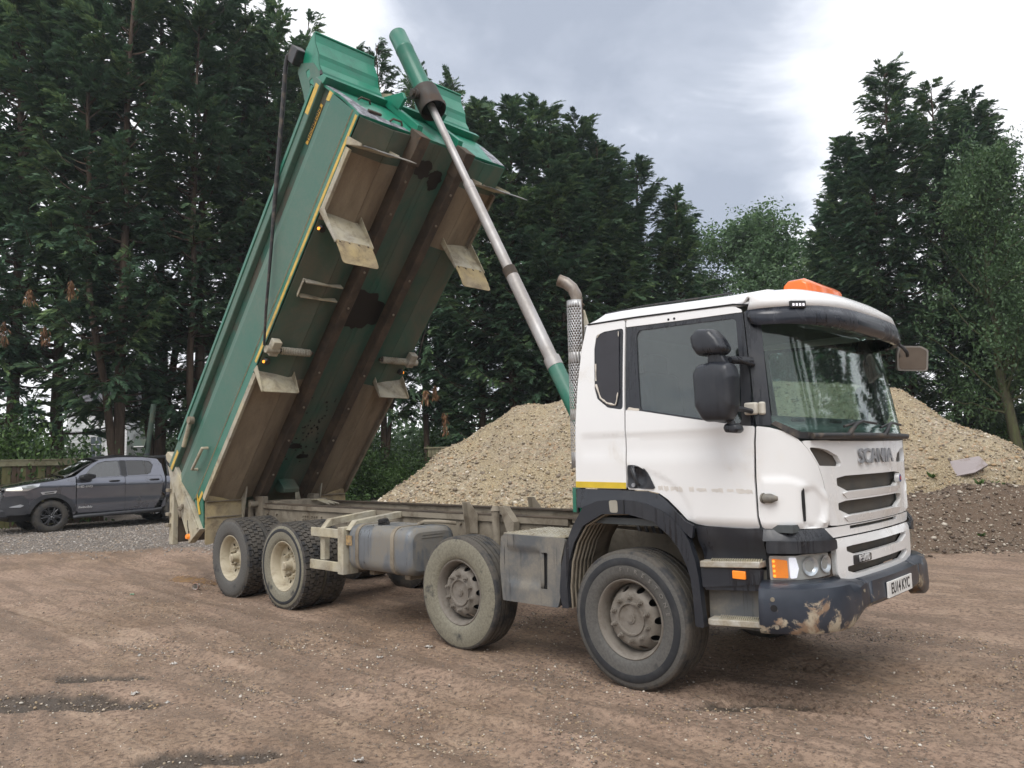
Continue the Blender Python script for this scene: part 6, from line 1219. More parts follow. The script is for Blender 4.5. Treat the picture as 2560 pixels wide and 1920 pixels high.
# ---- windscreen
SCR_L = [(1.214, 1.940), (1.307, 1.888), (1.379, 1.852), (1.726, 1.832), (2.43, 1.828)]; SCR_T = [(2.43, 2.735), (1.238, 2.735), (1.232, 2.403), (1.222, 2.04)]
full = SCR_L+[(2*AC-a, z) for a, z in SCR_L[::-1][1:]]+[(2*AC-a, z) for a, z in SCR_T[::-1]]+SCR_T[1:]
panel('windscreen', full, skin(None, -0.008), G_SCREEN, cab, [], 0.09, 0.006, (1, 0, 0), 45)
def mirror_poly(h): return h+[(2*AC-a, z) for a, z in h[::-1]]
seal = [(1.206, 1.946), (1.300, 1.884), (1.373, 1.846), (1.72, 1.824), (2.43, 1.820)]; seal2 = [(1.236, 1.965), (1.33, 1.916), (1.40, 1.887), (1.73, 1.872), (2.43, 1.868)]
panel('screen_cowl', seal+[(2*AC-a, z) for a, z in seal[::-1][1:]]+[(2*AC-a, z) for a, z in seal2]+seal2[::-1][1:], skin(None, 0.012), M_HOSE, cab, [], 0.05, 0.03, (1, 0, 0), 40)
MB().tube([surf(a, 1.862-0.004*abs(a-2.43))+Vector((0.035, 0, 0)) for a in np.linspace(1.45, 3.41, 30)], 0.022, 10).obj('screen_step', M_HOSE, cab, 60)
for a0 in (1.92, 2.62):
    p0 = surf(a0, 1.862)+Vector((0.035, 0, 0)); MB().tube([p0, surf(a0+0.03, 1.90)+Vector((0.05, 0, 0)), surf(a0+0.14, 1.945)+Vector((0.045, 0, 0)), surf(a0+0.28, 1.965)+Vector((0.035, 0, 0))], [0.022, 0.018, 0.013, 0.009], 8).obj('wiper_arm', M_HOSE, cab, 60)
    MB().tube([surf(a0-0.02, 1.925)+Vector((0.022, 0, 0)), surf(a0+0.30, 1.968)+Vector((0.024, 0, 0)), surf(a0+0.60, 1.955)+Vector((0.022, 0, 0))], 0.010, 8).obj('wiper_blade', M_HOSE, cab, 60)
# ---- sun visor / roof front: white hood above, dark smoked lip below
def visor(name, rows, mat, th=0.02):
    """rows of (x_centre, x_side, z_centre, z_side, half_width): a bowed hood swept across the roof front"""
    n = 61; V = []
    for xc, xs0, zc, ze, yc in rows:
        for j in range(n):
            ph = -pi/2+pi*j/(n-1); y = sin(ph)*yc; a = abs(y)/yc; x = xs0+(xc-xs0)*max(0.0, 1-a**3.2)**0.5; z = zc+(ze-zc)*a**3; V.append((x, y, z))
    Fq = [[i*n+j, i*n+j+1, (i+1)*n+j+1, (i+1)*n+j] for i in range(len(rows)-1) for j in range(n-1)]
    o = mesh_obj(name, V, Fq, mat, cab, 50); s_ = o.modifiers.new('s', 'SOLIDIFY'); s_.thickness = th; s_.offset = -1; fixn(o); return o
visor('roof_hood', [(0.72, 1.02, 2.945, 2.79, 1.135), (0.80, 1.04, 2.975, 2.815, 1.142), (1.05, 1.06, 2.985, 2.845, 1.148), (1.25, 1.075, 2.955, 2.848, 1.15), (1.40, 1.08, 2.905, 2.828, 1.152), (1.48, 1.075, 2.845, 2.795, 1.154), (1.505, 1.06, 2.775, 2.748, 1.155)], M_WHITE, 0.02)
visor('sun_visor', [(1.510, 1.050, 2.772, 2.745, 1.156), (1.535, 1.055, 2.70, 2.70, 1.162), (1.53, 1.085, 2.645, 2.650, 1.158), (1.50, 1.11, 2.620, 2.632, 1.145), (1.46, 1.11, 2.620, 2.640, 1.13)], worn('smoked_visor', (0.022, 0.026, 0.036), 0.22, dirt=(0.05, 0.055, 0.065), amount=0.4, scale=3, streak=(0.007, 0.008, 0.012), sc_amt=0.4, fine=60, bump=0.03), 0.012)
for s in (-1, 1):
    rz_ = Matrix.Rotation(radians(s*-48), 3, 'Z'); c0_ = Vector((1.345, s*0.985, 2.765)); vl = MB(); vl.box(c0_, (0.03, 0.115, 0.05), Matrix.Rotation(radians(s*40), 3, 'Z')); vl.obj('visor_lamp', M_HOSE, cab, 30, 0.006)
    for k in range(4): MB().box(c0_+Matrix.Rotation(radians(s*40), 3, 'Z') @ Vector((0.016, -0.036+0.024*k, -0.004)), (0.006, 0.014, 0.018), Matrix.Rotation(radians(s*40), 3, 'Z')).obj('led', M_LED, cab, 0)
# ---- roof light bar
bc = MB(); pr_ = [(0.92, 2.975), (0.94, 3.07), (0.98, 3.105), (1.10, 3.105), (1.15, 3.07), (1.17, 2.965)]
V = []; n = len(pr_); YB = [(-0.30, 0.86), (-0.25, 1.0), (0.02, 1.0), (0.36, 1.0), (0.42, 0.86)]
for y, k in YB: V += [(1.045+(x-1.045)*k, y, 2.97+(z-2.97)*k) for x, z in pr_]
Fq = [[i*n+j, i*n+j+1, (i+1)*n+j+1, (i+1)*n+j] for i in range(len(YB)-1) for j in range(n-1)]+[list(range(n)), [(len(YB)-1)*n+j for j in range(n)][::-1]]
lb_ = fixn(mesh_obj('beacon_bar', V, Fq, M_BEACON, truck, 30, 0.012)); lb_['label'] = 'orange roof light bar'
MB().bb(0.93, 1.16, -0.25, 0.37, 2.945, 2.978).obj('beacon_base', M_HOSE, lb_, 30)
# ---- upper grille panel with real openings
S1 = fillet([(1.765, 1.564), (1.90, 1.577), (2*AC-1.90, 1.577), (2*AC-1.765, 1.564), (2*AC-1.768, 1.512), (2*AC-1.925, 1.466), (1.925, 1.466), (1.768, 1.512)], 0.01, 2)
S2 = fillet([(1.768, 1.390), (1.880, 1.402), (2*AC-1.880, 1.402), (2*AC-1.768, 1.390), (2*AC-1.770, 1.345), (2*AC-1.93, 1.299), (1.93, 1.299), (1.770, 1.345)], 0.01, 2)
IN = fillet([(1.455, 1.783), (1.546, 1.655), (1.835, 1.645), (1.849, 1.668), (1.80, 1.718), (1.668, 1.759), (1.545, 1.777)], 0.012, 3); IN2 = [(2*AC-a, z) for a, z in IN]
UPL = [(1.394, 1.828), (1.441, 1.779), (1.534, 1.660), (1.581, 1.549), (1.620, 1.402), (1.634, 1.246), (1.76, 1.238)]
UP = UPL+[(2*AC-a, z) for a, z in UPL[::-1]]
def grille_relief(a, z):
    aa = a if a < AC else 2*AC-a; d = 0.0
    for zt, zb in ((1.577, 1.466), (1.402, 1.299)): d += 0.020*ss(zb-0.055, zb-0.008, z)*ss(zb+0.002, zb-0.006, z)*ss(1.70, 1.80, aa)
    d -= 0.012*ss(1.62, 1.60, z)*(1-0)*0; return d
gu = panel('upper_grille', fillet(UP, 0.015, 2), skin(None, 0.004), M_WHITE, truck, [S1, S2, IN, IN2], 0.03, 0.035, (1, 0, 0), 40); gu['label'] = 'white upper grille panel with dark slots'
for S_, dd_ in ((S1, -0.045), (S2, -0.045), (IN, -0.03), (IN2, -0.03)): panel('grille_mesh', grow(S_, 0.02), skin(None, dd_), M_GRILLE, gu, [], 0.1, 0.005, (1, 0, 0), 30)
for zb, a0 in ((1.466, 1.925), (1.299, 1.93)):
    panel('louvre', fillet([(a0-0.10, zb-0.010), (a0-0.02, zb-0.050), (2*AC-a0+0.02, zb-0.050), (2*AC-a0+0.10, zb-0.010), (2*AC-a0, zb-0.002), (a0, zb-0.002)], 0.006, 2), skin(lambda a, z: 0.012*ss(zb-0.05, zb-0.005, z), 0.006), M_WHITE, gu, [], 0.05, 0.012, (1, 0, 0), 30)
# band with the narrow slot
BD = [(1.560, 1.230), (1.600, 1.168), (1.66, 1.160), (2*AC-1.66, 1.160), (2*AC-1.600, 1.168), (2*AC-1.560, 1.230)]
S3 = [(1.93, 1.200), (2*AC-1.93, 1.200), (2*AC-1.93, 1.224), (1.93, 1.224)]
gb = panel('grille_band', fillet(BD, 0.01, 2), skin(None, 0.0), M_WHITE, cab, [S3], 0.05, 0.03, (1, 0, 0), 35)
panel('grille_mesh', grow(S3, 0.02), skin(None, -0.035), M_GRILLE, cab, [], 0.1, 0.005, (1, 0, 0), 30)
# lower grille
L1 = fillet([(1.800, 1.090), (1.90, 1.093), (2*AC-1.90, 1.093), (2*AC-1.800, 1.090), (2*AC-1.803, 1.060), (2*AC-1.935, 1.024), (1.935, 1.024), (1.803, 1.060)], 0.01, 2)
L2 = fillet([(1.802, 0.955), (1.88, 0.957), (2*AC-1.88, 0.957), (2*AC-1.802, 0.955), (2*AC-1.804, 0.925), (2*AC-1.94, 0.893), (1.94, 0.893), (1.804, 0.925)], 0.01, 2)
LGL = [(1.646, 1.152), (1.655, 1.053), (1.662, 0.915), (1.725, 0.858), (2.0, 0.836)]
lg = panel('lower_grille', fillet(LGL+[(2*AC-a, z) for a, z in LGL[::-1]], 0.03, 4), skin(lambda a, z: 0.015*ss(1.15, 1.10, z), 0.012), M_WHITE, truck, [L1, L2], 0.035, 0.04, (1, 0, 0), 40); lg['label'] = 'white lower grille panel above the bumper'
for S_ in (L1, L2): panel('grille_mesh', grow(S_, 0.02), skin(None, -0.03), M_GRILLE, lg, [], 0.1, 0.005, (1, 0, 0), 30)
# lettering and badges
fx = lambda a, z, off: surf(a, z)+Vector((off, 0, 0))
text_mesh('badge_lettering', 'SCANIA', 0.150, 0.005, frame(fx(2.475, 1.706, 0.014), (0, 1, 0), (1, 0, 0.02)), M_SILVER, gu, 0.0030, 1.02, 1.34)
bg = panel('model_badge', fillet([(1.893, 0.957), (2.187, 0.965), (2.187, 1.014), (1.893, 1.022)], 0.012, 3), skin(None, 0.034), M_HOSE, lg, [], 0.06, 0.02, (1, 0, 0), 30)
text_mesh('badge_lettering', 'P360', 0.066, 0.005, frame(fx(2.043, 0.992, 0.042), (surf(2.18, 1)-surf(1.90, 1)), snorm(2.04, 1.0)), M_SILVERL, lg, 0.0004, 1.08, 1.25)
eb = MB(); c = fx(3.02, 1.520, -0.012); n = snorm(3.02, 1.52); eb.tube([c, c+n*0.035], [0.040, 0.036], 24); eo = eb.obj('emblem', M_SILVERL, gu, 40); MB().tube([c+n*0.034, c+n*0.038], 0.031, 24).obj('emblem_field', M_BLUE, gu, 40); MB().tube([c+n*0.0375, c+n*0.041], 0.017, 6).obj('emblem_shield', M_RED, gu, 40)
# ---- headlights with dark strip above
for m in (False, True):
    od = (1, 1 if m else -1, 0)
    panel('lamp_brow', fillet([(1.128, 1.085), (1.130, 1.168), (1.30, 1.164), (1.515, 1.160), (1.640, 1.155), (1.648, 1.092), (1.515, 1.082), (1.30, 1.083)], 0.02, 3), skin(None, 0.040, m), M_BLACK, cab, [], 0.05, 0.03, od, 40)
    panel('lamp_deck', [(1.11, 1.165), (1.64, 1.152), (1.60, 1.170), (1.560, 1.232), (1.11, 1.240)], skin(lambda a, z: 0.038*ss(1.238, 1.165, z), 0.0, m), M_BLACK, cab, [], 0.05, 0.02, od, 40)
    panel('lamp_pod', [(1.112, 0.88), (1.655, 0.88), (1.65, 1.09), (1.112, 1.09)], skin(None, -0.045, m), M_DARK, cab, [], 0.08, 0.02, od, 40)
    HLO = fillet([(1.137, 1.062), (1.139, 0.901), (1.229, 0.899), (1.333, 0.903), (1.643, 0.916), (1.625, 1.066), (1.40, 1.070), (1.33, 1.062)], 0.015, 3)
    hl = panel('headlight', HLO, skin(None, -0.02, m), plain('lamp_housing', (0.55, 0.55, 0.53), 0.3, 0.4), truck, [], 0.06, 0.012, od, 40)
    panel('indicator', fillet([(1.155, 1.046), (1.160, 0.920), (1.263, 0.918), (1.258, 1.035)], 0.01, 2), skin(None, -0.006, m), M_AMBER, hl, [], 0.06, 0.012, od, 30)
    for k in range(4):
        q = (skin(None, 0.0, m))(1.168+0.001*k, 1.030-0.032*k); MB().tube([q, q+snorm(1.17 if not m else 2*AC-1.17, 1.0)*0.006], 0.009, 8).obj('indicator_led', M_AMBERL, hl, 40)
    panel('day_lamp', fillet([(1.270, 1.052), (1.275, 0.915), (1.318, 0.918), (1.335, 0.98), (1.318, 1.052)], 0.008, 2), skin(None, -0.006, m), M_LED, hl, [], 0.05, 0.008, od, 30)
    for (ca, cz, r) in ((1.425, 0.990, 0.062), (1.572, 0.995, 0.058)):
        fnk = skin(lambda a, z: -0.05*ss(r, 0.0, math.hypot((a-ca)*1.0, z-cz)), -0.004, m); panel('reflector', circ(ca, cz, r, 28, 1.0), fnk, M_LENS, hl, [], 0.014, 0.003, od, 60)
    panel('lamp_glass', HLO, skin(None, 0.026, m), G_LAMP, hl, [], 0.08, 0.004, od, 40)
# ---- bumper: heavy wrap-round steel bar, corners and a centre section
def bump_prof(): return [(0.0, 0.905), (0.085, 0.882), (0.118, 0.862), (0.136, 0.80), (0.142, 0.66), (0.134, 0.60), (0.118, 0.578), (0.02, 0.565)]
def bumper(name, a0, a1, n, dx, dz, mat, corner):
    V = []; pr = bump_prof(); k = len(pr)
    for i in range(n):
        a = a0+(a1-a0)*i/(n-1); aa = min(a, 2*AC-a); base = surf(a, 1.0); nn = snorm(a, 1.0); t = ss(1.62, 1.90, aa); lift = 0.035*t-0.0
        for off, z in pr:
            o_ = off*(1-0.0*t); zz_ = z if corner else z
            zz_ = z-0.03*t if z > 0.8 else z+(0.10*t if z < 0.64 else 0.05*t)*1.0
            V.append(base+nn*(o_-0.015)+Vector((0, 0, zz_-1.0)))
    Fq = [[i*k+j, (i+1)*k+j, (i+1)*k+j+1, i*k+j+1] for i in range(n-1) for j in range(k-1)]
    return fixn(mesh_obj(name, V, Fq, mat, truck if corner != 2 else bp_, 40))
bp_ = None
bp_ = bumper('bumper', 1.905, 2*AC-1.905, 21, 0, 0, M_BLUEBLK, 1); bp_['label'] = 'scraped dark blue front bumper'
for a0, a1 in ((1.085, 1.898), (2*AC-1.898, 2*AC-1.085)):
    o = bumper('bumper_corner', a0, a1, 24, 0, 0, M_BLUEBLK, 2)
for o in (bp_,)+tuple(bp_.children):
    s_ = o.modifiers.new('s', 'SOLIDIFY'); s_.thickness = 0.01; s_.offset = -1
pc_ = [surf(AC-0.275+0.0, 1)+Vector((0, 0, 0))]
PLX = 1.44+0.142-0.015
plate = MB().bb(PLX-0.002, PLX+0.010, -0.262, 0.262, 0.700, 0.812).obj('number_plate', M_PLATE, bp_, 0, 0.002)
text_mesh('plate_lettering', 'EU14 KYC', 0.108, 0.001, frame((PLX+0.0115, 0.0, 0.756), (0, 1, 0), (1, 0, 0)), M_INK, bp_, 0.0008, 1.02, 0.84)
for a, z, r in ((1.155, 0.800, 0.014), (1.160, 0.745, 0.022), (1.17, 0.625, 0.014), (1.82, 0.80, 0.012)):
    p = surf(a, 1.0); n = snorm(a, 1.0); c = Vector((p.x, p.y, z))+n*0.115; MB().tube([c-n*0.02, c+n*0.012], r, 14).obj('bumper_bolt' if r < 0.02 else 'towing_hole', M_MUD if r < 0.02 else M_DARK, bp_, 40)
# ---- wheel arch, steps, lower cladding on both sides
for s in (-1, 1):
    Y = s*1.235
    ARO = [(-0.640, 0.53), (-0.668, 0.65), (-0.645, 0.85), (-0.590, 1.04), (-0.505, 1.20), (-0.395, 1.350), (-0.25, 1.402), (-0.094, 1.414), (0.08, 1.412), (0.217, 1.388), (0.33, 1.350), (0.417, 1.302), (0.50, 1.225), (0.560, 1.140), (0.605, 1.0), (0.628, 0.88), (0.640, 0.70), (0.655, 0.54)]
    ARI = [(0.585, 0.54), (0.575, 0.75), (0.560, 0.88), (0.530, 0.97), (0.470, 1.08), (0.395, 1.165), (0.265, 1.262), (0.032, 1.308), (-0.208, 1.300), (-0.403, 1.200), (-0.50, 1.06), (-0.56, 0.90), (-0.585, 0.70), (-0.575, 0.53)]
    ar = panel('wheel_arch', fillet(ARO+ARI, 0.01, 2), lambda u, v: (u, Y, v), M_BLACK, truck, [], 0.05, 0.055, (0, s, 0), 40)
    # liner: ribbed inner skin over the wheel
    m_ = MB(); pts = ARI[::-1]; n = len(pts); ysl = [s*1.23, s*1.1, s*0.95, s*0.8, s*0.72]
    V = []
    for (x, z) in pts:
        for j, y in enumerate(ysl): V.append((x*(1.0+0.012*(j % 2)), y, 0.52+(z-0.52)*(1.0+0.012*(j % 2))))
    kk_ = len(ysl); Fq = [[i*kk_+j, i*kk_+j+1, (i+1)*kk_+j+1, (i+1)*kk_+j] for i in range(n-1) for j in range(kk_-1)]
    li = mesh_obj('arch_liner', V, Fq, M_MUD, ar, 25); li.modifiers.new('s', 'SOLIDIFY').thickness = 0.006
    for k in range(6):
        y = s*(1.20-0.05*k); MB().tube([(x*1.0+(0.012 if x > 0 else 0.016)*(-1 if x > 0 else 1), y, z) for x, z in ARI[7:]], 0.010, 6).obj('liner_rib', M_MUD, ar, 60)
    # dark wing between arch and cab side
    panel('arch_wing', fillet([(-0.46, 1.345), (-0.48, 1.495), (0.20, 1.482), (0.300, 1.463), (0.372, 1.420), (0.457, 1.346), (0.533, 1.274), (0.60, 1.246), (0.585, 1.15), (0.52, 1.20), (0.43, 1.29), (0.33, 1.340), (0.2, 1.378), (-0.094, 1.404), (-0.25, 1.392), (-0.39, 1.34)], 0.01, 2), lambda u, v: (u, s*(1.20-0.012*0+0.03*ss(1.48, 1.35, v)), v), M_BLACK, ar, [], 0.06, 0.03, (0, s, 0), 35)
    if s < 0:
        panel('bleached_patch', fillet([(-0.135, 1.408), (-0.055, 1.412), (-0.05, 1.315), (-0.125, 1.315)], 0.02, 3), lambda u, v: (u, s*1.2385, v), plain('bleached_plastic', (0.33, 0.31, 0.26), 0.8), ar, (), 0.06, 0.003, (0, s, 0), 0)
        MB().bb(0.003, 0.010, -1.240, -1.20, 1.305, 1.415).obj('arch_joint', M_DARK, ar, 0)
    # lower side cladding with the steps cut in
    cl_ = MB()
    skirt = panel('step_housing', fillet([(0.60, 1.245), (0.67, 1.236), (1.10, 1.238), (1.10, 1.03), (0.63, 1.0), (0.60, 1.13)], 0.01, 2), lambda u, v: (u, s*(1.19-0.05*ss(1.2, 1.05, v)), v), M_BLACK, truck, [], 0.06, 0.03, (0, s, 0), 35)
    MB().bb(0.62, 1.10, s*1.0, s*1.03, 0.56, 1.04).obj('step_back', M_BLACK, skirt, 30)
    panel('step_riser', fillet([(0.635, 0.955), (1.085, 0.975), (1.08, 0.875), (0.645, 0.815)], 0.015, 3), lambda u, v: (u, s*1.215, v), M_BLACK, skirt, [], 0.06, 0.05, (0, s, 0), 35)
    panel('step_riser', fillet([(0.65, 0.875), (1.07, 0.905), (1.07, 0.83), (0.66, 0.80)], 0.01, 2), lambda u, v: (u, s*1.205, v), M_BLACK, skirt, [], 0.06, 0.05, (0, s, 0), 35)
    MB().bb(0.885, 0.982, s*1.213, s*1.232, 0.900, 0.955).obj('side_reflector', M_AMBER, skirt, 30, 0.006)
    MB().bb(0.64, 1.09, s*1.02, s*1.12, 0.545, 0.96).obj('step_well', M_GREYPL, skirt, 30)
    for zt, x0, xe in ((1.005, 0.62, 1.09), (0.612, 0.665, 1.085)):
        st = MB(); st.prism([(x0+0.04, s*1.02, zt), (x0, s*1.08, zt), (x0+0.01, s*1.215, zt-0.008), (x0+0.05, s*1.235, zt-0.004), (xe, s*1.235, zt+0.022), (xe, s*1.02, zt+0.02)], (0, 0, -0.042)); so2 = st.obj('step_tread', worn('step_alloy', (0.50, 0.48, 0.43), 0.6, 0.3, dirt=(0.36, 0.31, 0.23), amount=0.55, scale=9, fine=60, bump=0.2), skirt, 25, 0.006)
        for k in range(22): MB().box((x0+0.07+k*(xe-x0-0.1)/21, s*1.13, zt+0.004+0.020*k/21), (0.008, 0.19, 0.014), Matrix.Rotation(radians(22), 3, 'Z')).obj('tread_rib', M_PALE, skirt, 0)
# box behind the front wheel with tread plate top
bxp = fillet([(-1.335, 0.535), (-1.33, 0.515), (-0.70, 0.52), (-0.66, 0.64), (-0.655, 0.90), (-0.60, 1.085), (-1.30, 1.092), (-1.345, 1.06), (-1.362, 0.8)], 0.03, 4)
def box_relief(u, v): return -1.222+0.028*(ss(-1.28, -1.24, u)-ss(-0.90, -0.885, u))*(ss(0.66, 0.70, v)-ss(0.945, 0.98, v))
sbx = panel('battery_box', bxp, lambda u, v: (u, box_relief(u, v), v), M_GREYPL, truck, [fillet([(-0.878, 0.955), (-0.800, 0.958), (-0.812, 0.652), (-0.884, 0.652)], 0.012, 3)], 0.03, 0.03, (0, -1, 0), 40); sbx['label'] = 'dusty grey plastic box behind the front wheel'
bx2 = MB(); bx2.bb(-1.335, -0.66, -1.19, -0.60, 0.53, 1.06); bx2.obj('box_core', M_DARK, sbx, 30, 0.02)
bx3 = MB(); bx3.prism([(-1.355, -1.20, 0.53), (-1.365, -1.20, 0.8), (-1.345, -1.20, 1.07), (-1.345, -0.62, 1.07), (-1.355, -0.62, 0.53)], (0.02, 0, 0)); bx3.obj('box_end', M_GREYPL, sbx, 30)
tp_ = MB(); tp_.bb(-1.33, -0.62, -1.20, -0.60, 1.088, 1.098); tp_.obj('deck_plate', M_PALE, sbx, 0)
for i in range(14):
    for j in range(12):
        MB().box((-1.30+0.05*i+(0.02 if j % 2 else 0), -1.17+0.048*j, 1.101), (0.034, 0.010, 0.008), Matrix.Rotation(radians(45 if (i+j) % 2 else -45), 3, 'Z')).obj('tread_lug', M_PALE, sbx, 0)
# far side box
MB().bb(-1.34, -0.66, 0.60, 1.20, 0.53, 1.09).obj('equipment_box', M_GREYPL, truck, 30, 0.03)
# ---- mirrors on the near door
ma = MB(); ma.tube([(1.08, -1.17, 2.385), (1.02, -1.27, 2.39), (0.98, -1.40, 2.385)], [0.03, 0.026, 0.03], 10); ma.obj('mirror_arm', M_BLACK, truck, 45); MAO = ma and None
def shell(name, pts, y0, y1, parent, r=0.05, tilt=0.0):
    """rounded housing: outline in the side plane, swelling between y0 and y1"""
    c = sum((Vector(p) for p in pts), Vector((0, 0)))/len(pts); ol = fillet(fillet(pts, r, 4), r*1.5, 3); n = len(ol); V = []; lv = [(0.0, 0.80), (0.06, 0.90), (0.16, 0.965), (0.30, 0.995), (0.55, 1.0), (0.74, 0.975), (0.87, 0.92), (0.95, 0.83), (1.0, 0.66), (1.02, 0.4)]
    for t, k in lv: V += [(c.x+(p[0]-c.x)*k+tilt*t, y0+(y1-y0)*t, c.y+(p[1]-c.y)*k) for p in ol]
    V.append((c.x+tilt, y1+(y1-y0)*0.02, c.y)); V.append((c.x, y0, c.y)); L_ = len(lv); Fq = [[i*n+j, i*n+(j+1) % n, (i+1)*n+(j+1) % n, (i+1)*n+j] for i in range(L_-1) for j in range(n)]+[[(L_-1)*n+j, (L_-1)*n+(j+1) % n, L_*n] for j in range(n)]+[[(j+1) % n, j, L_*n+1] for j in range(n)]
    return fixn(mesh_obj(name, V, Fq, M_BLACK, parent, 70))
mr = shell('wing_mirror', [(0.822, 2.300), (0.845, 2.355), (0.97, 2.372), (1.095, 2.350), (1.117, 2.262), (1.107, 2.063), (1.065, 1.962), (0.880, 1.968), (0.826, 2.063)], -1.39, -1.56, truck, 0.05); mr['label'] = 'tall black wing mirror housing on the near door'
shell('wide_mirror', [(0.812, 2.555), (0.872, 2.600), (0.976, 2.588), (1.035, 2.52), (1.072, 2.445), (1.035, 2.410), (0.865, 2.415), (0.830, 2.467)], -1.39, -1.56, mr, 0.035)
MB().prism([(0.92, -1.43, 2.36), (1.06, -1.43, 2.35), (1.02, -1.43, 2.43), (0.93, -1.43, 2.43)], (0, -0.07, 0)).obj('mirror_neck', M_BLACK, mr, 30, 0.012)
shell('kerb_mirror', [(0.985, 1.925), (1.0, 1.955), (1.09, 1.945), (1.105, 1.905), (1.08, 1.885), (1.0, 1.892)], -1.36, -1.46, mr, 0.02)
MB().cyl((1.035, -1.41, 1.93), (1.03, -1.43, 1.99), 0.035, 12, 0.02).obj('kerb_mirror_stalk', M_BLACK, mr, 45)
for z in (2.05, 2.38): MB().tube([(1.09, -1.17, z-0.02), (1.06, -1.30, z), (1.05, -1.42, z)], 0.018, 8).obj('mirror_strut', M_BLACK, mr, 45)
# far mirrors: front-edge mirror shows past the windscreen, plus the far door's tall pair
fm = shell('wing_mirror', [(0.83, 2.30), (0.85, 2.355), (1.09, 2.35), (1.10, 2.06), (1.06, 1.96), (0.88, 1.97)], 1.39, 1.56, truck, 0.05); fm['label'] = 'black wing mirror on the far side'
shell('wide_mirror', [(0.82, 2.55), (0.87, 2.60), (1.0, 2.58), (1.07, 2.445), (1.03, 2.41), (0.86, 2.415)], 1.39, 1.56, fm, 0.035); MB().tube([(1.08, 1.17, 2.38), (1.02, 1.30, 2.39), (0.98, 1.45, 2.38)], 0.028, 10).obj('mirror_strut', M_BLACK, fm, 45)
# front mirror hanging from the far end of the visor
c = Vector((1.42, 0.93, 2.52)); fm2 = MB(); fm2.tube([(1.40, 0.86, 2.66), (1.45, 0.88, 2.61), (1.47, 0.90, 2.57), (1.46, 0.94, 2.545)], 0.014, 8); f2 = fm2.obj('front_mirror', M_HOSE, truck, 45); f2['label'] = 'bowl-shaped front mirror on its stalk'
ol = fillet([(-0.13, -0.10), (0.12, -0.115), (0.13, 0.07), (0.07, 0.105), (-0.11, 0.115), (-0.13, 0.04)], 0.03, 4)
ang_c = Vector((1.47, 1.05, 2.53)); fx_ = Vector((0.80, 0.60, 0)).normalized(); fz_ = Vector((0.06, -0.08, 1)).normalized(); fn_ = fx_.cross(fz_).normalized()
panel('mirror_shell', ol, lambda u, v: ang_c+fx_*u+fz_*v-fn_*0.06*(1-(u/0.16)**2-(v/0.14)**2)*-1*0, worn('mirror_housing_front', (0.20, 0.19, 0.175), 0.35, dirt=(0.26, 0.22, 0.18), amount=0.4, scale=10), f2, (), 0.05, 0.045, fn_, 50)
panel('mirror_face', [(u*0.88, v*0.88) for u, v in ol], lambda u, v: ang_c+fx_*u+fz_*v+fn_*0.003, plain('mirror_dull', (0.20, 0.175, 0.15), 0.12, 0.6), f2, (), 0.08, 0.004, fn_, 50)
# ---- interior
ds = MB(); ds.prism([(1.20, -1.05, 1.80), (1.32, -1.05, 1.84), (1.30, -1.05, 1.93), (1.02, -1.05, 2.02), (0.86, -1.05, 1.96), (0.84, -1.05, 1.60), (1.20, -1.05, 1.40)], (0, 2.10, 0)); ds.obj('dashboard', M_DASH, cab, 30, 0.03)
for y in (-0.62, 0.62):
    st = MB(); st.box((0.22, y, 1.74), (0.50, 0.50, 0.16)); st.box((0.0, y, 2.10), (0.15, 0.50, 0.66), Matrix.Rotation(radians(-10), 3, 'Y')); st.box((-0.06, y, 2.50), (0.11, 0.28, 0.20), Matrix.Rotation(radians(-6), 3, 'Y')); st.box((0.2, y, 1.45), (0.36, 0.36, 0.42)); st.obj('seat', M_SEAT, cab, 30, 0.05, 3)
swc = Vector((0.72, -0.60, 2.02)); sw = MB(); ax1 = Vector((0, 1, 0)); ax2 = Vector((0.55, 0, 0.83)).normalized(); sw.tube([swc+(ax1*cos(2*pi*k/28)+ax2*sin(2*pi*k/28))*0.225 for k in range(29)], 0.017, 8, False)
for k in range(3): a = 2*pi*k/3+0.5; sw.tube([swc+(ax1*cos(a)+ax2*sin(a))*0.22, swc], 0.02, 8)
sw.obj('steering_wheel', M_HOSE, cab, 60); MB().cyl(swc, (1.0, -0.6, 1.75), 0.04, 12).obj('steering_column', M_HOSE, cab, 40)
for y in (-0.7, 0.0, 0.7): MB().tube([(1.18, y-0.09, 1.982), (1.18, y+0.09, 1.982)], 0.015, 6).obj('air_vent', M_DARK, cab, 40)
# ---- exhaust stack behind the cab
EX, EY = -0.665, -0.93
ex = MB(); pth = [(EX+0.03, EY, 1.60), (EX+0.03, EY, 3.10), (EX+0.025, EY, 3.16), (EX+0.0, EY-0.02, 3.225), (EX-0.045, EY-0.05, 3.275), (EX-0.10, EY-0.085, 3.305)]; ex.tube(pth, 0.052, 24, False); ex.tube(pth[::-1], 0.046, 24, False); ex.tube([pth[3], pth[2]], 0.045, 16); exo = ex.obj('exhaust_stack', M_PIPE, truck, 60); exo['label'] = 'upright exhaust stack with perforated heat shield'
EA = radians(284)
def shield_fn(t, z): return Vector((EX+0.02+0.080*cos(t), EY+0.080*sin(t), z))
hs2 = []; 
for i in range(6):
    for z0_, nj in ((2.66, 19), (2.17, 19), (1.80, 13)):
        for j in range(nj): hs2.append((EA-0.80+0.30*i+(0.15 if j % 2 else 0.0), z0_+0.0215*j))
def bigc(cx_, cz_): return [(cx_+0.088*cos(2*pi*k/6+0.5), cz_+0.0145*sin(2*pi*k/6+0.5)) for k in range(6)]
def polyhole(cx_, cz_, r=0.0098): return [(cx_+r/0.088*cos(2*pi*k/7), cz_+r*sin(2*pi*k/7)) for k in range(7)]
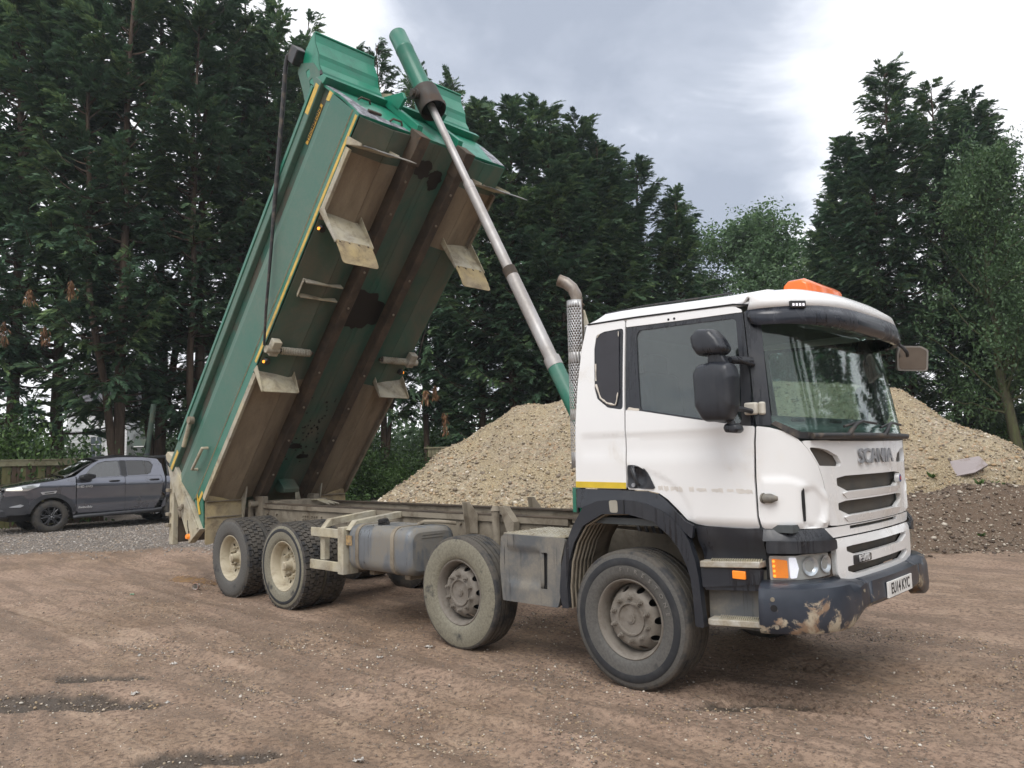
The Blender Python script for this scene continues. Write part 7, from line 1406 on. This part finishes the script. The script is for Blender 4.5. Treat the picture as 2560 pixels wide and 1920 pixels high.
def panel_nogrid(name, outer, holes, fn, mat, parent, thick, toward):
    V_, F_ = fill2d(outer, holes, 0.2); P = [fn(*v) for v in V_]; used_ = sorted({i for f in F_ for i in f}); mp2 = {k_: i for i, k_ in enumerate(used_)}; o = mesh_obj(name, [P[i] for i in used_], [[mp2[i] for i in f] for f in F_], mat, parent, 40); sm = o.modifiers.new('s', 'SOLIDIFY'); sm.thickness = thick; sm.offset = 0; return o
hs_sh = panel_nogrid('heat_shield', [(EA-1.05+2.1*k/16, 1.66) for k in range(17)]+[(EA+1.05-2.1*k/16, 3.11) for k in range(17)], [polyhole(*h) for h in hs2], shield_fn, M_STEEL, exo, 0.003, None)
for z in (3.07, 2.56, 1.95): MB().tube([Vector((EX+0.03+0.057*cos(t), EY+0.057*sin(t), z)) for t in np.linspace(0, 2*pi, 20)], 0.011, 6, False).obj('exhaust_clamp', M_PIPE, exo, 60)
MB().prism([(EX+0.10, EY, 2.62), (EX+0.10, EY, 3.02), (EX+0.17, EY, 2.80), (EX+0.17, EY, 2.62)], (0, 0.02, 0)).obj('exhaust_stay', M_PALE, exo, 30); MB().bb(EX+0.05, -0.47, EY-0.02, EY+0.02, 2.50, 2.55).obj('exhaust_stay', M_PALE, exo, 30)
# green cab mounts visible below the rear of the cab
MB().bb(-0.56, -0.47, -1.16, -1.10, 1.30, 1.50).obj('cab_mount', M_GREEN, truck, 30); MB().tube([(-0.50, -1.17, 1.30), (-0.50, -1.17, 1.49)], 0.012, 8).obj('cab_cable', M_HOSE, cab, 40)
# ================================================================== the grey pickup
M_PAINT = worn('pickup_grey', (0.16, 0.168, 0.20), 0.14, 0.65, dirt=(0.11, 0.11, 0.118), amount=0.3, scale=1.5, fine=20, bump=0.0, coat=1.0, dirt_rough=0.35)
M_PBLK = plain('pickup_black', (0.016, 0.017, 0.019), 0.35); M_PMAT = worn('pickup_plastic', (0.030, 0.032, 0.038), 0.5, dirt=(0.06, 0.06, 0.062), amount=0.4, scale=5, fine=40)
G_PK = glass('pickup_glass', (0.30, 0.34, 0.35), 1.5, 3.2, False); G_PKD = glass('pickup_privacy_glass', (0.05, 0.055, 0.06), 1.5, 2.2, False)
PZ = 0.19; pk = empty('pickup_truck', (-18.53, -0.24, PZ), -pi/2); tag(pk, 'dark grey double-cab pickup parked behind the tipper', 'pickup')
def pw(x, z):
    w_ = float(np.interp(z, [0.3, 0.45, 0.62, 0.80, 1.0, 1.12, 1.24, 1.32, 1.75, 1.82], [0.86, 0.905, 0.925, 0.915, 0.925, 0.935, 0.90, 0.865, 0.66, 0.60]))
    t = max(0.0, (x-0.25)/0.75); return w_*(1-0.16*min(1.2, t)**2.2)
def pskin(s, off=0.0): return lambda x, z: (x, s*(pw(x, z)+off), z)
def arch(cx, r, z0, n=14, zc=0.39): return [(cx+r*cos(pi-pi*k/n), max(z0, zc+r*sin(pi-pi*k/n))) for k in range(n+1)]
FEN = [(0.93, 0.52), (0.98, 0.80), (0.97, 1.02), (0.90, 1.10), (0.60, 1.165), (0.26, 1.205), (-0.10, 1.235), (-0.52, 1.335), (-0.535, 0.46), (-0.50, 0.42)]
fpoly = FEN+arch(0, 0.475, 0.42)[::-1] if False else [(0.93, 0.55), (0.98, 0.80), (0.97, 1.02), (0.90, 1.10), (0.60, 1.165), (0.26, 1.205), (-0.10, 1.25), (-0.52, 1.345), (-0.535, 0.44)]+[(0.475*cos(pi-pi*k/14), 0.39+0.475*sin(pi-pi*k/14)) for k in range(0, 13)]
for s in (1, -1):
    sd = (0, s, 0)
    fe = panel('front_wing', fillet(fpoly, 0.01, 2), pskin(s), M_PAINT, pk, [], 0.06, 0.02, sd, 50)
    af = panel('arch_flare', [(0.56*cos(pi-pi*k/16), 0.39+0.56*sin(pi-pi*k/16)) for k in range(1, 16)]+[(0.46*cos(pi*k/16), 0.39+0.46*sin(pi*k/16)) for k in range(1, 16)], pskin(s, 0.022), M_PMAT, pk, [], 0.06, 0.03, sd, 50)
    panel('wing_vent', fillet([(0.26, 0.985), (-0.10, 1.01), (-0.07, 0.945), (0.21, 0.925)], 0.01, 2), pskin(s, 0.026), plain('vent_silver', (0.55, 0.56, 0.58), 0.3, 0.5), pk, [], 0.06, 0.01, sd, 40)
    panel('vent_insert', fillet([(0.18, 0.965), (-0.04, 0.985), (-0.03, 0.965), (0.16, 0.948)], 0.005, 2), pskin(s, 0.030), M_PBLK, pk, [], 0.06, 0.006, sd, 40)
    # doors
    d1 = panel('front_door', fillet([(-0.545, 0.50), (-0.60, 0.435), (-1.68, 0.435), (-1.68, 1.30), (-0.70, 1.275), (-0.545, 1.34)], 0.03, 3), pskin(s), M_PAINT, pk, [], 0.07, 0.02, sd, 50)
    d2 = panel('rear_door', fillet([(-1.69, 0.435), (-2.42, 0.435), (-2.60, 0.75), (-2.64, 1.10), (-2.60, 1.30), (-1.69, 1.30)], 0.03, 3), pskin(s), M_PAINT, pk, [], 0.07, 0.02, sd, 50)
    # greenhouse: pillars and roof side as one frame with window openings
    W1_ = fillet([(-0.68, 1.295), (-0.86, 1.50), (-1.06, 1.655), (-1.25, 1.705), (-1.585, 1.715), (-1.595, 1.318)], 0.03, 3); W2_ = fillet([(-1.755, 1.322), (-1.745, 1.715), (-2.20, 1.708), (-2.36, 1.68), (-2.44, 1.58), (-2.34, 1.372), (-2.26, 1.335)], 0.03, 3)
    gf = panel('cab_frame', fillet([(-0.50, 1.335), (-0.78, 1.545), (-1.04, 1.715), (-1.25, 1.775), (-1.6, 1.80), (-2.2, 1.79), (-2.56, 1.745), (-2.66, 1.60), (-2.70, 1.25), (-2.68, 0.95), (-2.645, 1.10), (-2.605, 1.305), (-1.685, 1.305), (-0.70, 1.28)], 0.015, 2), pskin(s), M_PAINT, pk, [W1_, W2_], 0.06, 0.02, sd, 50)
    panel('window_frame', grow(W1_, 0.022), pskin(s, -0.004), M_PBLK, pk, [grow(W1_, -0.008)], 0.07, 0.01, sd, 50); panel('window_frame', grow(W2_, 0.022), pskin(s, -0.004), M_PBLK, pk, [grow(W2_, -0.008)], 0.07, 0.01, sd, 50)
    panel('door_window', W1_, pskin(s, -0.012), G_PK, pk, [], 0.2, 0.004, sd, 50); panel('door_window', W2_, pskin(s, -0.012), G_PKD, pk, [], 0.2, 0.004, sd, 50)
    panel('b_pillar', [(-1.60, 1.315), (-1.75, 1.315), (-1.742, 1.72), (-1.59, 1.72)], pskin(s, 0.003), M_PBLK, pk, [], 0.1, 0.006, sd, 50)
    MB().tube([(-2.235, s*(pw(0, 1.34)-0.006), 1.335), (-2.21, s*(pw(0, 1.70)-0.006), 1.70)], 0.012, 6).obj('window_bar', M_PBLK, pk, 50)
    for x in (-1.42, -2.42):
        y = s*(pw(x, 1.20)+0.02); MB().tube([(x+0.13, y-s*0.03, 1.195), (x+0.09, y, 1.20), (x-0.09, y, 1.20), (x-0.13, y-s*0.03, 1.195)], [0.014, 0.022, 0.022, 0.014], 10).obj('door_handle', M_PBLK, pk, 60)
    # bed side, step, mirror
    panel('bed_side', fillet([(-2.72, 0.50), (-2.74, 1.28), (-4.15, 1.26), (-4.20, 0.60), (-3.62, 0.50)]+[(-3.085+0.475*cos(pi+0-pi*k/12), 0.39+0.475*sin(pi*k/12)) for k in range(12, -1, -1)][::1], 0.01, 2) if False else [(-2.72, 0.50), (-2.74, 1.28), (-4.15, 1.26), (-4.20, 0.60), (-3.56, 0.46)]+[(-3.085-0.475*cos(pi*k/12), 0.42+0.475*sin(pi*k/12)) for k in range(0, 13)], pskin(s), M_PAINT, pk, [], 0.09, 0.02, sd, 50)
    stp = MB(); stp.tube([(-0.50, s*0.90, 0.34), (-0.62, s*0.99, 0.36), (-2.35, s*0.99, 0.40), (-2.60, s*0.93, 0.42)], 0.045, 10); stp.obj('side_step', M_PMAT, pk, 60)
    MB().bb(-2.6, -0.5, s*0.80, s*0.885, 0.32, 0.435).obj('sill', M_PBLK, pk, 0)
    ol = fillet([(-0.56, 1.25), (-0.57, 1.36), (-0.75, 1.405), (-0.93, 1.375), (-0.93, 1.28), (-0.78, 1.255)], 0.04, 4); n = len(ol); c = Vector((-0.76, 1.32)); V = []
    for t, k_ in ((0.0, 0.75), (0.03, 0.95), (0.10, 1.0), (0.17, 0.95), (0.20, 0.7)): V += [(c.x+(p[0]-c.x)*k_, s*(0.91+t), c.y+(p[1]-c.y)*k_) for p in ol]
    Fq = [[i*n+j, i*n+(j+1) % n, (i+1)*n+(j+1) % n, (i+1)*n+j] for i in range(4) for j in range(n)]+[list(range(n)), [4*n+j for j in range(n)][::-1]]; fixn(mesh_obj('door_mirror', V, Fq, M_PBLK, pk, 60))
    # lamps and bumper corner
    hlp = panel('headlight', fillet([(0.97, 1.045), (0.965, 1.10), (0.60, 1.160), (0.25, 1.195), (0.30, 1.12), (0.52, 1.03), (0.80, 1.02)], 0.015, 2), pskin(s, 0.006), plain('pickup_lamp', (0.55, 0.57, 0.58), 0.12, 0.6), pk, [], 0.06, 0.02, sd, 50)
    panel('day_lamp', fillet([(0.95, 1.055), (0.94, 1.10), (0.66, 1.13), (0.62, 1.05)], 0.01, 2), pskin(s, 0.012), plain('pickup_drl', (0.95, 0.95, 0.85), 0.3, emit=(1, 1, 0.88), es=0.5), hlp, [], 0.06, 0.008, sd, 50)
    panel('bumper_corner', fillet([(1.02, 0.47), (1.04, 0.70), (1.01, 0.90), (0.60, 0.93), (0.50, 0.80), (0.49, 0.66), (0.52, 0.47)], 0.02, 3), pskin(s, 0.012), M_PMAT, pk, [], 0.06, 0.03, sd, 50)
    panel('fog_surround', fillet([(0.92, 0.66), (0.66, 0.72), (0.58, 0.69), (0.66, 0.65)], 0.01, 2), pskin(s, 0.03), plain('fog_silver', (0.4, 0.41, 0.43), 0.3, 0.5), pk, [], 0.08, 0.01, sd, 50)
    panel('lamp_trim', fillet([(1.0, 0.93), (0.99, 1.01), (0.42, 1.0), (0.50, 0.93)], 0.015, 2), pskin(s, 0.004), M_PAINT, pk, [], 0.08, 0.02, sd, 50)
def ploft(name, rows, mat, sm=40):
    """rows: (x, z, half width, crown) across the car"""
    n = 13; V = []
    for x, z, hw, cr_ in rows: V += [(x+0.0, t*hw, z+cr_*(1-t*t)) for t in np.linspace(-1, 1, n)]
    Fq = [[i*n+j, i*n+j+1, (i+1)*n+j+1, (i+1)*n+j] for i in range(len(rows)-1) for j in range(n-1)]; o = fixn(mesh_obj(name, V, Fq, mat, pk, sm)); q = o.modifiers.new('s', 'SOLIDIFY'); q.thickness = 0.015; q.offset = -1; return o
ploft('bonnet', [(1.02, 1.02, 0.70, 0.06), (0.98, 1.09, 0.75, 0.06), (0.80, 1.125, 0.80, 0.07), (0.4, 1.185, 0.865, 0.08), (0.0, 1.235, 0.885, 0.085), (-0.38, 1.30, 0.87, 0.07)], worn('bonnet_mirrored_black', (0.014, 0.014, 0.017), 0.10, bump=0.0, coat=1.0))  # black colour stands in for dark trees mirrored in the bonnet
ploft('windscreen', [(-0.30, 1.315, 0.85, 0.055), (-0.55, 1.46, 0.80, 0.06), (-0.85, 1.63, 0.735, 0.06), (-1.08, 1.735, 0.68, 0.06)], glass('pickup_screen', (0.12, 0.13, 0.13), 1.5, 1.6, False))
ploft('roof', [(-1.05, 1.735, 0.67, 0.065), (-1.3, 1.775, 0.645, 0.07), (-1.7, 1.80, 0.62, 0.07), (-2.2, 1.79, 0.63, 0.065), (-2.58, 1.745, 0.66, 0.05)], M_PBLK)
ploft('rear_window', [(-2.58, 1.745, 0.66, 0.05), (-2.66, 1.60, 0.73, 0.02), (-2.70, 1.25, 0.88, 0.0)], G_PKD)
gl_ = MB(); gl_.bb(0.93, 1.03, -0.60, 0.60, 0.62, 1.04); gl_.obj('front_grille', M_PBLK, pk, 30, 0.03)
MB().bb(0.98, 1.045, -0.66, 0.66, 1.0, 1.045).obj('grille_trim', plain('grille_chrome', (0.6, 0.62, 0.65), 0.15, 0.9), pk, 0, 0.01)
for y in (-0.63, 0.63): MB().bb(0.96, 1.05, y-0.03, y+0.03, 0.70, 1.02).obj('grille_trim', pk.children[-1].data.materials[0] if False else plain('grille_edge', (0.7, 0.72, 0.74), 0.2, 0.8), pk, 0, 0.01)
MB().bb(0.85, 1.10, -0.80, 0.80, 0.40, 0.62).obj('front_bumper', M_PMAT, pk, 30, 0.05); sk = MB(); sk.prism([(1.10, -0.55, 0.62), (1.14, -0.55, 0.48), (1.0, -0.50, 0.36), (0.98, -0.50, 0.42)], (0, 1.1, 0)); sk.obj('skid_plate', plain('skid_silver', (0.55, 0.56, 0.58), 0.3, 0.6), pk, 30)
ins = MB(); ins.bb(-2.6, -0.3, -0.80, 0.80, 0.45, 1.10); ins.bb(-4.1, 0.8, -0.45, 0.45, 0.30, 0.50); ins.obj('underbody', M_PBLK, pk, 0)
for y in (-0.4, 0.4):
    se = MB(); se.box((-1.55, y, 1.28), (0.14, 0.46, 0.52), Matrix.Rotation(radians(-12), 3, 'Y')); se.box((-1.62, y, 1.58), (0.10, 0.24, 0.18)); se.obj('seat', M_SEAT, pk, 30, 0.04)
bb_ = MB(); bb_.bb(-4.2, -2.74, -0.86, 0.86, 0.55, 0.62); bb_.bb(-4.22, -4.15, -0.88, 0.88, 0.6, 1.25); bb_.obj('load_bed', M_PBLK, pk, 0)
MB().bb(-4.30, -4.2, -0.85, 0.85, 0.45, 0.62).obj('rear_bumper', M_PMAT, pk, 0, 0.03); rb_ = MB(); rb_.tube([(-2.85, -0.75, 1.25), (-2.85, -0.62, 1.80), (-2.85, 0.62, 1.80), (-2.85, 0.75, 1.25)], 0.045, 10); rb_.obj('sports_bar', M_PBLK, pk, 60)
ra = MB(); ra.prism([(-2.38, 0.03, 1.855), (-2.62, 0.03, 1.85), (-2.60, 0.03, 1.91)], (0, -0.05, 0)); ra.obj('shark_fin_aerial', M_PAINT, pk, 30)
text_mesh('badge_lettering', 'D-4D 4WD', 0.075, 0.003, frame((-0.72, pw(0, 1.08)+0.004, 1.08), (-1, 0, 0), (0, 1, 0)), M_SILVERL, pk, 0.001); text_mesh('badge_lettering', 'Invincible', 0.085, 0.003, frame((-0.74, pw(0, 0.575)+0.005, 0.575), (-1, 0, 0), (0, 1, 0)), M_SILVERL, pk, 0.0, 1.0, 1.0, 0.3)
# wheels
M_ALLOY = plain('dark_alloy', (0.040, 0.041, 0.044), 0.4, 0.5); M_PTY = tyre_mat('pickup_tyre', (0.060, 0.054, 0.045), 0.4)
def pk_wheel():
    w_ = MB().revolve([(0.222, -0.115), (0.235, -0.128), (0.30, -0.135), (0.355, -0.120), (0.385, -0.09), (0.389, 0.0), (0.385, 0.09), (0.355, 0.12), (0.235, 0.125), (0.222, 0.115)], (0, 0, 0), 'y', 56).obj('wheel', M_PTY, pk, 45)
    for k in range(44):
        a = 2*pi*k/44; rot = Matrix.Rotation(-a, 3, 'Y')
        if k % 2 == 0: MB().box(Vector((cos(a), 0, sin(a)))*0.386+Vector((0, 0.10, 0)), (0.016, 0.06, 0.032), rot).obj('tread_block', M_PTY, w_, 0); MB().box(Vector((cos(a), 0, sin(a)))*0.386+Vector((0, -0.10, 0)), (0.016, 0.06, 0.032), rot).obj('tread_block', M_PTY, w_, 0)
    r = MB(); r.revolve([(0.235, 0.125), (0.225, 0.118), (0.215, 0.09), (0.208, 0.0), (0.205, -0.1)], (0, 0, 0), 'y', 48); r.obj('rim', M_ALLOY, w_, 45)
    for k in range(6):
        for da in (-0.13, 0.13):
            a = 2*pi*k/6; p = [Vector((0.05*cos(a+da*2), 0.105, 0.05*sin(a+da*2))), Vector((0.14*cos(a+da*0.9), 0.115, 0.14*sin(a+da*0.9))), Vector((0.218*cos(a+da*1.35), 0.105, 0.218*sin(a+da*1.35)))]; MB().tube(p, [0.024, 0.019, 0.021], 6).obj('spoke', M_ALLOY, w_, 30)
        a = 2*pi*(k+0.5)/6; MB().cyl((0.057*cos(a), 0.10, 0.057*sin(a)), (0.057*cos(a), 0.133, 0.057*sin(a)), 0.010, 6).obj('wheel_nut', M_SILVER, w_, 30)
    MB().cyl((0, 0.09, 0), (0, 0.130, 0), 0.038, 18).obj('hub_cap', M_ALLOY, w_, 35); MB().cyl((0, 0.129, 0), (0, 0.134, 0), 0.022, 18).obj('hub_emblem', M_SILVER, w_, 35); MB().cyl((0, 0.0, 0), (0, 0.03, 0), 0.17, 24).obj('brake_disc', M_PBLK, w_, 30); return w_
pwh = pk_wheel(); pwh.location = (0, 0.80, 0.389)
for x, y, fl2 in ((-3.085, 0.80, 0), (0, -0.80, pi), (-3.085, -0.80, pi)): c = copy_tree(pwh, pk); c.location = (x, y, 0.389); c.rotation_euler = (0, 0.3, fl2)
# ================================================================== scraps on the ground
M_PAPER = plain('scrap_paper', (0.58, 0.55, 0.51), 0.8)
def scrap(x, y, s, lab, seed, cat='litter', mat=None):
    rg = np.random.default_rng(seed); n = 6; P = []
    for i in range(n):
        for j in range(n): P.append(((i/(n-1)-0.5)*s*1.3+rg.normal(0, s*0.12), (j/(n-1)-0.5)*s*0.6+rg.normal(0, s*0.12), abs(rg.normal(0, s*0.24))))
    o = mesh_obj('scrap', P, [(i*n+j, (i+1)*n+j, (i+1)*n+j+1, i*n+j+1) for i in range(n-1) for j in range(n-1)], mat or M_PAPER, None, 30); m = o.modifiers.new('s', 'SOLIDIFY'); m.thickness = 0.002
    o.location = (x, y, float(gz(np.array(x), np.array(y)))+0.004); o.rotation_euler = (0, 0, rg.uniform(0, 6)); return tag(o, lab, cat, 'scraps of litter in the yard')
for i, (x, y, s, lb) in enumerate([(-2.86, -3.74, 0.045, 'crumpled white scrap at the edge of the dark wet patch'), (-3.67, -3.10, 0.035, 'small white scrap left of the middle of the yard'), (-2.19, -1.36, 0.05, 'flattened white scrap near the second wheel'), (-2.27, -1.86, 0.04, 'pale scrap below the second wheel'), (-4.04, -3.27, 0.035, 'faint pale scrap in the left of the yard'), (-3.53, -2.63, 0.035, 'pale scrap between the wet patch and the second wheel'), (-0.40, -3.40, 0.05, 'yellowish leaf-like scrap at the bottom edge'), (-2.52, -3.64, 0.03, 'tiny beige scrap right of the dark wet patch'), (1.69, -1.14, 0.03, 'tiny pale scrap at the lower right')]): scrap(x, y, s, lb, 700+i)
# crushed paper cup behind the rear wheel
cx_, cy_ = -7.54, -1.15; cu = MB(); c0 = Vector((0, 0, 0)); cu.tube([Vector((0, 0, 0)), Vector((0.10, 0.03, 0.012))], [0.034, 0.048], 16, False); cu.tube([Vector((0.10, 0.03, 0.012)), Vector((0.0, 0, 0))], [0.045, 0.031], 16, False); co = cu.obj('paper_cup', M_PAPER, None, 60); co.location = (cx_, cy_, float(gz(np.array(cx_), np.array(cy_)))+0.045); co.rotation_euler = (0, 0, radians(-60)); tag(co, 'white paper cup lying behind the rearmost wheel', 'cup')
MB().tube([Vector((0, 0, 0)), Vector((0.004, 0.001, 0))], 0.033, 16).obj('cup_base', M_PAPER, co, 40); MB().tube([Vector((0.10+0.0*k, 0.03, 0.012))+Vector((0, cos(k*0.4)*0.047, sin(k*0.4)*0.047)) for k in range(17)], 0.004, 6, False).obj('cup_rim', plain('cup_rim', (0.45, 0.25, 0.2), 0.6), co, 60)
g2_ = scrap(-7.82, -1.95, 0.04, 'pale green scrap left of the rear wheels', 720, mat=plain('green_scrap', (0.25, 0.42, 0.28), 0.6))
# sand spill: ochre smear
rg = np.random.default_rng(5); n = 40; t = np.arange(n)*2*pi/n; rr = 1+0.25*np.sin(3*t)+rg.uniform(-0.15, 0.15, n); pts = [(-8.45+0.62*rr[i]*cos(t[i]), -0.85+0.20*rr[i]*sin(t[i])) for i in range(n)]
V_, F_ = fill2d(pts, (), 0.05); so4 = mesh_obj('sand_spill', [(a, b, float(gz(np.array(a), np.array(b)))+0.006+0.012*max(0, 1-math.hypot((a+8.45)/0.6, (b+0.85)/0.2))) for a, b in V_], F_, worn('ochre_sand', (0.26, 0.15, 0.055), 0.9, dirt=(0.16, 0.10, 0.07), amount=0.5, scale=7, fine=50), None, 60); tag(so4, 'ochre smear of sand on the ground behind the rear wheels', 'sand')
for i in range(60):
    pass
# ================================================================== rain haze hanging in the air
hz = bpy.data.materials.new('rain_haze'); hz.use_nodes = True; t = hz.node_tree; t.nodes.clear(); o_ = t.nodes.new('ShaderNodeOutputMaterial'); v_ = t.nodes.new('ShaderNodeVolumePrincipled'); v_.inputs['Color'].default_value = (0.86, 0.92, 1.0, 1); v_.inputs['Density'].default_value = 0.0007; v_.inputs['Anisotropy'].default_value = 0.2; t.links.new(v_.outputs[0], o_.inputs['Volume'])
hb = MB().bb(-170, 170, -170, 170, -1.6, 26).obj('haze', hz, None, 0); tag(hb, kind='stuff')
